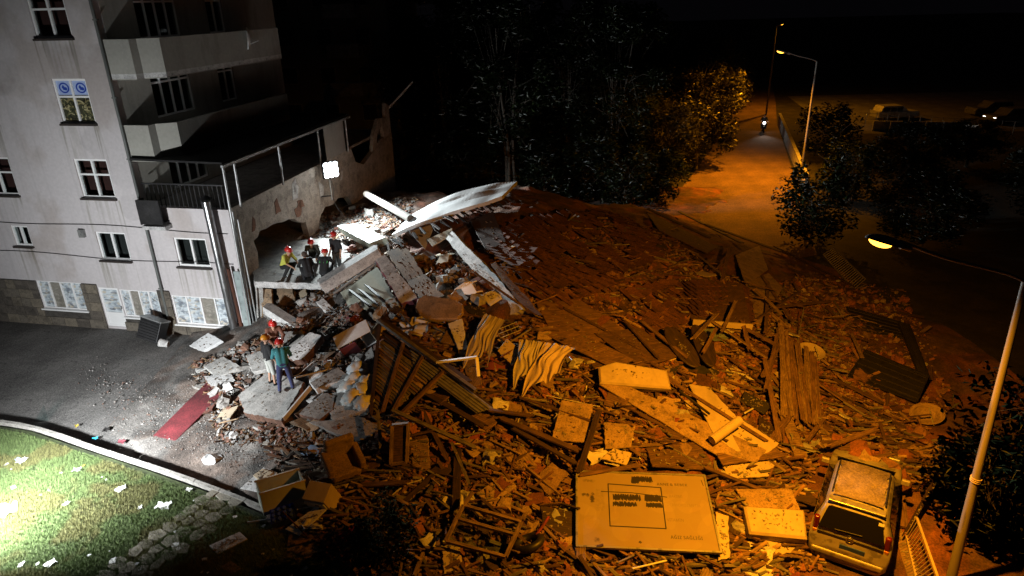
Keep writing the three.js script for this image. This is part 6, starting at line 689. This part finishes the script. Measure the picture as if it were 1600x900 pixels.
  mesh('spoiler', rbx(1.18, 0.045, 0.2, 0.02, 0, 1.6, -1.44), mat('metal', [0.5, 0.48, 0.44], 0.25, 0, { metalness: 0.5 }), t);
  for (const s of [-1, 1]) { mesh('roof_rail', rbx(0.04, 0.04, 1.3, 0.015, s * 0.55, 1.645, -0.55), M.black, t); mesh('side_window', (() => { const sh = new THREE.Shape([[-1.5, 1.03], [-1.36, 1.42], [0.12, 1.45], [0.66, 1.06]].map(([z, y]) => new THREE.Vector2(z, y))); const g = new THREE.ExtrudeGeometry(sh, { depth: 0.012, bevelEnabled: false }); g.rotateY(-Math.PI / 2); const p = g.attributes.position; for (let i = 0; i < p.count; i++) { const y = p.getY(i); p.setX(i, p.getX(i) * 1 + s * (0.845 - 0.4 * (y - 0.97) + 0.006)); } g.computeVertexNormals(); return g; })(), glass, t); mesh('mirror', rbx(0.2, 0.16, 0.1, 0.04, s * 0.92, 1.08, 0.75), paint, t);
    const tl = mesh('tail_light', rbx(0.13, 0.46, 0.14, 0.05, s * 0.735, 1.02, -1.735), mat(null, [0.09, 0.006, 0.005], 0.25), t); mesh('indicator', rbx(0.1, 0.09, 0.05, 0.02, s * 0.735, 0.88, -1.795), mat(null, [0.4, 0.16, 0.03], 0.25), tl); mesh('door_handle', rbx(0.03, 0.03, 0.16, 0.01, s * 0.86, 0.86, -0.5), M.black, t); }
  const rw = mesh('rear_window', (() => { const sh = new THREE.Shape(); sh.moveTo(-0.6, -0.2); sh.quadraticCurveTo(-0.62, -0.23, -0.56, -0.23); sh.lineTo(0.56, -0.23); sh.quadraticCurveTo(0.62, -0.23, 0.6, -0.2); sh.lineTo(0.5, 0.2); sh.quadraticCurveTo(0.48, 0.24, 0.42, 0.24); sh.lineTo(-0.42, 0.24); sh.quadraticCurveTo(-0.48, 0.24, -0.5, 0.2); return new THREE.ExtrudeGeometry(sh, { depth: 0.02, bevelEnabled: false }).translate(0, 0, -0.01); })(), glass, t); rw.scale.set(1.12, 1.12, 1); rw.position.set(0, 1.27, -1.7); rw.rotation.x = 0.475; mesh('sticker', bx(0.1, 0.06, 0.004, -0.48, 0.16, -0.014), M.whiteDirty, rw); mesh('wiper', rod([0.3, -0.2, -0.03], [-0.2, -0.17, -0.03], 0.01, 0.01, 5), M.black, rw);
  mesh('trim_strip', rbx(1.36, 0.08, 0.04, 0.015, 0, 0.9, -1.825), M.black, t); { const e = mesh('emblem', new THREE.TorusGeometry(0.07, 0.014, 8, 20).translate(0, 0.93, -1.85), M.steel, t); mesh('emblem_bar', bx(0.1, 0.02, 0.02, 0, 0.93, -1.85), M.steel, e); }
  mesh('bumper', rbx(1.5, 0.16, 0.12, 0.05, 0, 0.44, -1.875), paint, t);
  const pl = mesh('number_plate', bx(0.52, 0.12, 0.02, -0.08, 0.7, -1.878), flat(canvasTex(128, 32, (c) => { c.fillStyle = '#b9b9b2'; c.fillRect(0, 0, 128, 32); c.fillStyle = '#1d3f9e'; c.fillRect(0, 0, 12, 32); c.fillStyle = '#77777a'; for (const [x, w] of [[20, 10], [34, 9], [52, 8], [63, 9], [84, 8], [95, 9], [107, 8]]) c.fillRect(x, 7, w, 18); }), 0.5), t);
  for (const x of [-0.74, 0.74]) for (const z of [-1.1, 1.35]) wheel(t, x, z);
  for (const s of [-1, 1]) mesh('headlight', rbx(0.3, 0.16, 0.1, 0.04, s * 0.62, 0.74, 2.1), M.galv, t); mesh('windscreen', (() => { const g = bx(1.3, 0.02, 0.82); g.rotateX(0.72); g.translate(0, 1.27, 0.68); return g; })(), glass, t);
}
function farCar(label, p, turn, col, lit) { const t = thing('parked_car', label, 'car', p, turn, 'cars in the far car park'), paint = mat('metal', col, 0.4, 0, { metalness: 0.2 }), glass = mat(null, [0.01, 0.01, 0.012], 0.1); mesh('body', metric(profile([[-2.1, 0.35], [-2.15, 0.85], [2.0, 0.8], [2.15, 0.6], [2.15, 0.32]], 1.66, 0.06)), paint, t); mesh('cabin', metric(profile([[-2.0, 0.8], [-1.7, 1.38], [0.3, 1.4], [1.05, 0.8]], 1.5, 0.05)), paint, t); for (const s of [-1, 1]) { for (const [a, b, c, d] of [[-1.72, -1.0, 0.86, 1.3], [-0.94, -0.3, 0.86, 1.3], [-0.24, 0.34, 0.86, 1.3]]) mesh('side_window', bx(0.02, d - c, b - a, s * 0.755, (c + d) / 2, (a + b) / 2), glass, t); const hl = mesh('headlight', rbx(0.3, 0.15, 0.08, 0.03, s * 0.6, 0.64, 2.14), lit ? new THREE.MeshStandardMaterial({ color: 0xffffff, emissive: lin(1, 0.92, 0.8), emissiveIntensity: 5 }) : M.galv, t); mesh('tail_light', bx(0.2, 0.15, 0.04, s * 0.65, 0.7, -2.16), M.maroon, t); } for (const x of [-0.74, 0.74]) for (const z of [-1.3, 1.35]) wheel(t, x, z);
  if (lit) { const q = new THREE.Vector3(0, 0.64, 2.4).applyAxisAngle(new THREE.Vector3(0, 1, 0), turn).add(v3(p)), f = new THREE.Vector3(0, -0.25, 3).applyAxisAngle(new THREE.Vector3(0, 1, 0), turn); aimSpot(q, q.clone().add(f), lin(1, 0.93, 0.82), 60, 0.5, 0.6, 4); } return t; }
farCar('white estate car parked alone in the far car park', [39.81,0,-71.33], Math.PI / 2 + 0.08, [0.62, 0.62, 0.6]);
farCar('dim car with lit headlights at the right edge of the far car park', [48.88,0,-67.55], -1.35, [0.2, 0.2, 0.2], true);
farCar('dark car parked behind the one with lit headlights', [50.2,0,-72.17], -1.5, [0.22, 0.22, 0.23]);
{ // motorcycle coming down the lane
  const p = [24.63,0,-66.45], a = Math.atan2(-0.28, 1), t = thing('motorcycle', 'motorcycle with a bright headlight coming down the lane', 'motorcycle', p, a); for (const z of [-0.65, 0.65]) { const w = mesh('wheel', new THREE.TorusGeometry(0.26, 0.055, 8, 22).rotateY(Math.PI / 2).translate(0, 0.31, z), M.black, t); mesh('hub', new THREE.CylinderGeometry(0.05, 0.05, 0.12, 10).rotateZ(Math.PI / 2).translate(0, 0.31, z), M.galv, w); } mesh('frame', join([rod([0, 0.31, -0.65], [0, 0.6, 0.1], 0.04), rod([0, 0.31, 0.65], [0, 0.98, 0.42], 0.035), rod([0, 0.55, 0], [0, 0.9, 0.42], 0.04)]), M.galv, t); mesh('fuel_tank', rbx(0.28, 0.22, 0.45, 0.08, 0, 0.78, 0.16), M.maroon, t); mesh('seat', rbx(0.26, 0.1, 0.6, 0.04, 0, 0.74, -0.32), M.black, t); mesh('engine', rbx(0.3, 0.3, 0.36, 0.05, 0, 0.45, 0), M.black, t); mesh('handlebar', rod([-0.34, 1.0, 0.38], [0.34, 1.0, 0.38], 0.02), M.black, t); mesh('headlight', new THREE.SphereGeometry(0.12, 14, 10).translate(0, 0.88, 0.55), new THREE.MeshStandardMaterial({ color: 0xffffff, emissive: lin(1, 0.95, 0.85), emissiveIntensity: 14 }), t);
  const f = new THREE.Vector3(0, 0, 1).applyAxisAngle(new THREE.Vector3(0, 1, 0), a), q = v3(p).addScaledVector(f, 0.75).add(v3([0, 0.88, 0])); aimSpot(q, q.clone().addScaledVector(f, 5).add(v3([0, -0.6, 0])), lin(1, 0.93, 0.82), 14, 0.45, 0.7, 5);
  person(p, a, 'ride', { label: 'rider in dark clothes sitting on the motorcycle in the lane', shirt: bk, sleeve: 0.95, trousers: bk });
}
// low wall beside the lane
{ const a = v3([19.75, 0, -44.4]), b = v3([27.4, 0, -69.9]), d = b.clone().sub(a), L = d.length(), t = thing('lane_wall', 'low pale wall running along the right side of the lane', 'wall', a.toArray(), Math.atan2(-d.z, d.x)), n = 12; for (let i = 0; i < n; i++) { mesh('wall_panel', bx(L / n - 0.03, 1.05, 0.16, (i + 0.5) * L / n, 0.52, 0), M.whiteDirty, t); mesh('coping', bx(L / n - 0.01, 0.07, 0.26, (i + 0.5) * L / n, 1.09, 0), M.conc, t); } }
{ const a = v3([34.6,0,-65.36]), b = v3([41.94,0,-63.62]), d = b.clone().sub(a), L = d.length(), t = thing('car_park_wall', 'low wall in front of the white estate car', 'wall', a.toArray(), Math.atan2(-d.z, d.x)); for (let i = 0; i < 5; i++) mesh('wall_panel', bx(L / 5 - 0.06, 0.9, 0.18, (i + 0.5) * L / 5, 0.45, 0), M.whiteDirty, t); }
{ const a = v3([35.34,0,-68.12]), b = v3([47.58,0,-59.97]), d = b.clone().sub(a), L = d.length(), t = thing('car_park_fence', 'thin post fence along the near edge of the car park', 'fence', a.toArray(), Math.atan2(-d.z, d.x)); for (let i = 0; i <= 16; i++) mesh('post', rod([i * L / 16, 0, 0.5], [i * L / 16, 1.3, 0.5], 0.03, 0.03, 6), M.pole, t); for (const y of [0.7, 1.25]) mesh('rail', rod([0, y, 0.5], [L, y, 0.5], 0.02, 0.02, 6), M.pole, t); }
// rubble that has buried the bonnet of the silver car
sd = 555; for (let i = 0; i < 26; i++) { const x = rr(8.3, 10.4), z = rr(-16, -14.3), s = rr(0.18, 0.5), near0 = Math.hypot(x - 9.3, z + 15); if (near0 > 1.2) continue; const p = new THREE.Vector3(x, 0.95 - near0 * 0.5, z), m = pick([M.brick, M.brick2, M.tan, M.brick3]), o = mesh('rubble_chunk', pick(LUMPS), m); o.scale.set(s * 1.4, s, s * 1.2); o.rotation.set(rr(-0.5, 0.5), rr(0, 6), rr(-0.5, 0.5)); o.position.copy(p); tag(o, `${s < 0.34 ? 'small' : 'large'} ${m === M.tan ? 'tan' : m === M.brick2 ? 'brownish' : 'red'} masonry lump on the bonnet of the silver car`, 'chunk', 'rubble on the car bonnet'); }
for (let i = 0; i < 7; i++) beam('plank', [rr(8.2, 8.9), rr(0.7, 1.1), rr(-15.6, -14.6)], [rr(9.2, 10.2), rr(0.7, 1.15), rr(-15.8, -14.6)], rr(0.1, 0.2), 0.04, pick([M.wood1, M.wood2]), 'brown plank thrown across the bonnet of the silver car', 'plank', { group: 'planks on the car bonnet', roll: rr(-0.4, 0.4) });

// ---------------------------------------------------------------- trees and shrubs
const LEAFM = [[0.10, 0.13, 0.05], [0.07, 0.10, 0.038], [0.12, 0.115, 0.04]].map((c) => new THREE.MeshPhysicalMaterial({ color: lin(...c), roughness: 0.75, transmission: 0.25, thickness: 0, side: THREE.DoubleSide }));
const BROADLEAF = new THREE.MeshStandardMaterial({ color: lin(0.06, 0.08, 0.032), roughness: 0.9, side: THREE.DoubleSide });
const BARK = mat('wood', [0.15, 0.13, 0.105], 0.95, 0.01), BARKD = mat('wood', [0.13, 0.10, 0.08], 0.95, 0.01);
function leafCloud(clumps, per, size, spread, seed) {
  sd = seed; const n = clumps.length * per, pos = new Float32Array(n * 12), nor = new Float32Array(n * 12); let o = 0; const d = new THREE.Vector3(), u = new THREE.Vector3(), w = new THREE.Vector3(), c = new THREE.Vector3(), nn = new THREE.Vector3();
  const idx = []; for (const [cp, r] of clumps) for (let i = 0; i < per; i++) {
    d.set(rr(-1, 1), rr(-1, 1), rr(-1, 1)).normalize().multiplyScalar(r * Math.cbrt(rnd()) * spread); c.copy(cp).add(d); u.set(rr(-1, 1), rr(-0.5, 0.3), rr(-1, 1)).normalize(); w.set(rr(-1, 1), rr(-1, 1), rr(-1, 1)).cross(u).normalize(); nn.copy(u).cross(w); const s = size * rr(0.6, 1.3);
    const pts = [c.clone().addScaledVector(u, -s), c.clone().addScaledVector(w, s * 0.38).addScaledVector(nn, s * 0.12), c.clone().addScaledVector(u, s).addScaledVector(nn, -s * 0.15), c.clone().addScaledVector(w, -s * 0.38).addScaledVector(nn, s * 0.12)];
    pts.forEach((p, k) => { pos.set([p.x, p.y, p.z], (o + k) * 3); nor.set([nn.x, nn.y, nn.z], (o + k) * 3); }); idx.push(o, o + 1, o + 2, o, o + 2, o + 3); o += 4;
  }
  const g = new THREE.BufferGeometry(); g.setAttribute('position', new THREE.BufferAttribute(pos, 3)); g.setAttribute('normal', new THREE.BufferAttribute(nor, 3)); g.setIndex(idx); return g;
}
function treeMaker(seed, { h, trunkR, stems, crownY, crownR, crownH, clumps, per, leaf, clumpR }) {
  sd = seed; const wood = [], cl = []; for (let s = 0; s < stems; s++) {
    const a = rr(0, 6.3), bx0 = Math.cos(a) * (stems > 1 ? 0.3 : 0), bz0 = Math.sin(a) * (stems > 1 ? 0.3 : 0), lean = stems > 1 ? rr(0.4, 1.4) : rr(0, 0.4), tip = new THREE.Vector3(Math.cos(a) * lean, h * rr(0.72, 0.9), Math.sin(a) * lean), path = [new THREE.Vector3(bx0, -0.1, bz0), new THREE.Vector3(bx0 + rr(-0.2, 0.2), h * 0.3, bz0 + rr(-0.2, 0.2)), tip.clone().multiplyScalar(0.66).add(v3([rr(-0.2, 0.2), h * 0.06, rr(-0.2, 0.2)])), tip], cv = new THREE.CatmullRomCurve3(path);
    for (let i = 0; i < 7; i++) wood.push(rod(cv.getPoint(i / 7).toArray(), cv.getPoint((i + 1) / 7 + 0.004).toArray(), trunkR * (1 - i / 7 * 0.85), trunkR * (1 - (i + 1) / 7 * 0.85), 7));
    const nb = Math.ceil(clumps / stems); for (let i = 0; i < nb; i++) { const f = rr(crownY, 1), st = cv.getPoint(Math.min(0.98, f * rr(0.65, 0.98))), th = rr(0, 6.3), yy = crownY * h + (h - crownY * h) * rnd(), k = Math.sqrt(Math.max(0.06, 1 - ((yy - (crownY * h + crownH * 0.5)) / (crownH * 0.62)) ** 2)), e = new THREE.Vector3(st.x * 0.6 + Math.cos(th) * crownR * k * rr(0.35, 1), yy, st.z * 0.6 + Math.sin(th) * crownR * k * rr(0.35, 1)), mid = st.clone().lerp(e, 0.5).add(v3([0, rr(0.05, 0.4), 0])); const r0 = trunkR * rr(0.1, 0.2); wood.push(rod(st.toArray(), mid.toArray(), r0, r0 * 0.7, 5), rod(mid.toArray(), e.toArray(), r0 * 0.7, r0 * 0.25, 5)); cl.push([e, clumpR * rr(0.6, 1.25)]); }
  }
  return { wood: join(wood.map((g) => metric(g))), crown: leafCloud(cl, per, leaf, 1, seed + 5) };
}
const TREE = { open: treeMaker(301, { h: 12, trunkR: 0.13, stems: 2, crownY: 0.34, crownR: 3.2, crownH: 8, clumps: 44, per: 190, leaf: 0.16, clumpR: 0.9 }), open2: treeMaker(411, { h: 12, trunkR: 0.12, stems: 3, crownY: 0.28, crownR: 3.4, crownH: 8.5, clumps: 45, per: 190, leaf: 0.16, clumpR: 0.9 }), dense: treeMaker(521, { h: 9, trunkR: 0.2, stems: 1, crownY: 0.2, crownR: 3.6, crownH: 7, clumps: 110, per: 120, leaf: 0.15, clumpR: 0.95 }), shrub: treeMaker(631, { h: 2.6, trunkR: 0.05, stems: 4, crownY: 0.15, crownR: 1.3, crownH: 2.4, clumps: 60, per: 60, leaf: 0.09, clumpR: 0.42 }), broad: treeMaker(741, { h: 2.3, trunkR: 0.04, stems: 4, crownY: 0.1, crownR: 1.3, crownH: 2.2, clumps: 46, per: 34, leaf: 0.12, clumpR: 0.45 }) };
function plant(name, label, cat, kind, pos, sc, turn, lm, group, bark = BARK) { const t = thing(name, label, cat, pos, turn, group); t.scale.set(...(Array.isArray(sc) ? sc : [sc, sc, sc])); mesh(name === 'shrub' ? 'stem' : 'trunk', TREE[kind].wood, bark, t); mesh(name === 'shrub' ? 'foliage' : 'crown', TREE[kind].crown, lm, t); return t; }
const GRP = 'trees behind the heap';
[['thin pale double stemmed tree rising behind the middle of the heap', 'open', [3.9, 0, -45], 1, 0.3, 0], ['slender tree standing right above the end of the white ceiling sheet', 'open2', [0.1, 0, -42], 1.05, 1.9, 1], ['leafy tree right of the double stemmed tree', 'open2', [6.9, 0, -44], 0.95, 3.4, 0], ['sparse dark tree behind the torn wall stub', 'open', [-4.5, 0, -50], 1.1, 4.4, 1], ['tall dim tree far behind the double stemmed tree', 'open2', [3, 0, -56], 1.25, 0.9, 1], ['dim tree at the back between the lane and the double stemmed tree', 'dense', [9.5, 0, -57], 1.25, 2.2, 1], ['dim tree behind the slender tree', 'dense', [-2.5, 0, -60], 1.4, 5.2, 1], ['dark leafy tree behind the torn party wall', 'dense', [-5.6, 0, -53], 1.1, 2.9, 1]].forEach(([l, k, p, s, r, m]) => plant('tree', l, 'tree', k, p, s, r, LEAFM[m], GRP));
[['bushy tree overhanging the lane, lit orange by the street lamp', 'dense', [14.4, 0, -51.8], [0.95, 0.95, 0.95], 1, 2], ['second bushy tree behind the lit one along the lane', 'dense', [17.6, 0, -63], [0.95, 0.95, 0.95], 3, 2], ['low bushy tree at the left verge of the lane beside the heap', 'dense', [10.2, 0, -46], [0.8, 0.62, 0.8], 5, 2], ['dark leafy tree between the heap and the left verge of the lane', 'dense', [7, 0, -47.5], [0.95, 0.85, 0.95], 0.4, 0], ['dark undergrowth tree at the foot of the double stemmed tree', 'dense', [2.6, 0, -46.5], [1, 0.62, 1], 2.4, 1], ['bushy tree behind the low verge tree', 'dense', [11.6, 0, -53], [0.95, 0.9, 0.95], 3.9, 0]].forEach(([l, k, p, s, r, m]) => plant('tree', l, 'tree', k, p, s, r, LEAFM[m], 'trees along the lane'));
[['dark bush at the mouth of the lane near the fallen railing', [15.9, 0, -33.6], [1.5, 1.6, 1.5], 0], ['dark bush at the foot of the lane street lamp', [21.5, 0, -42.5], [1.6, 1.3, 1.6], 2], ['dim bush beyond the low lane wall', [24.5, 0, -52], [1.8, 1.6, 1.8], 4]].forEach(([l, p, s, r]) => plant('shrub', l, 'bush', 'shrub', p, s, r, LEAFM[1], 'bushes by the lane'));
[['large black tree mass between the lane wall and the car park', [27, 0, -45], 0.45, 1], ['dark tree in front of the car park', [34, 0, -50], 0.37, 2.5], ['dark tree left of the arm of the near lamp', [21, 0, -33], 0.42, 4], ['dark tree at the far right behind the near lamp', [30, 0, -36], 0.5, 5]].forEach(([l, p, s, r]) => plant('tree', l, 'tree', 'dense', p, [s * 1.7, s, s * 1.7], r, LEAFM[1], 'dark trees at the right'));
[['broad leaved shrub behind the near lamp pole', [11.34,0,-12.8], 1.0, 0], ['broad leaved shrub at the right edge beyond the lamp pole', [13.76,0,-15.13], 1.25, 2], ['broad leaved shrub between the dark propped plank and the lamp pole', [11.25,0,-13.94], 0.65, 4], ['broad leaved shrub in the bottom right corner', [12.18,0,-12.56], 1.0, 5]].forEach(([l, p, s, r]) => plant('shrub', l, 'shrub', 'broad', p, s, r, BROADLEAF, 'broad leaved shrubs at the lamp pole', BARKD));
plant('shrub', 'dark dusty bush in front of the crimson board at the front', 'bush', 'shrub', [-3.08,0,-12.21], [0.62, 0.72, 0.62], 1, new THREE.MeshStandardMaterial({ color: lin(0.065, 0.07, 0.034), roughness: 0.9 }), null, BARKD);
[[-2.2, -43.2, 1.5], [1.8, -41.6, 1.3], [3.2, -43.6, 1.6], [5.4, -42.2, 1.5], [7.4, -41.8, 1.4], [9, -42.6, 1.3], [-4.8, -45.5, 1.7]].forEach(([x, z, k], i) => plant('shrub', `${['leafy', 'low', 'spreading', 'dense', 'ragged', 'rounded', 'tall'][i]} undergrowth bush at the foot of the trees behind the heap, ${['first', 'second', 'third', 'fourth', 'fifth', 'sixth', 'leftmost'][i]} of the row`, 'bush', 'shrub', [x, 0, z], [k * 1.2, k, k * 1.2], i * 1.7, LEAFM[i % 2], 'undergrowth behind the heap'));

renderer.render(scene, camera);
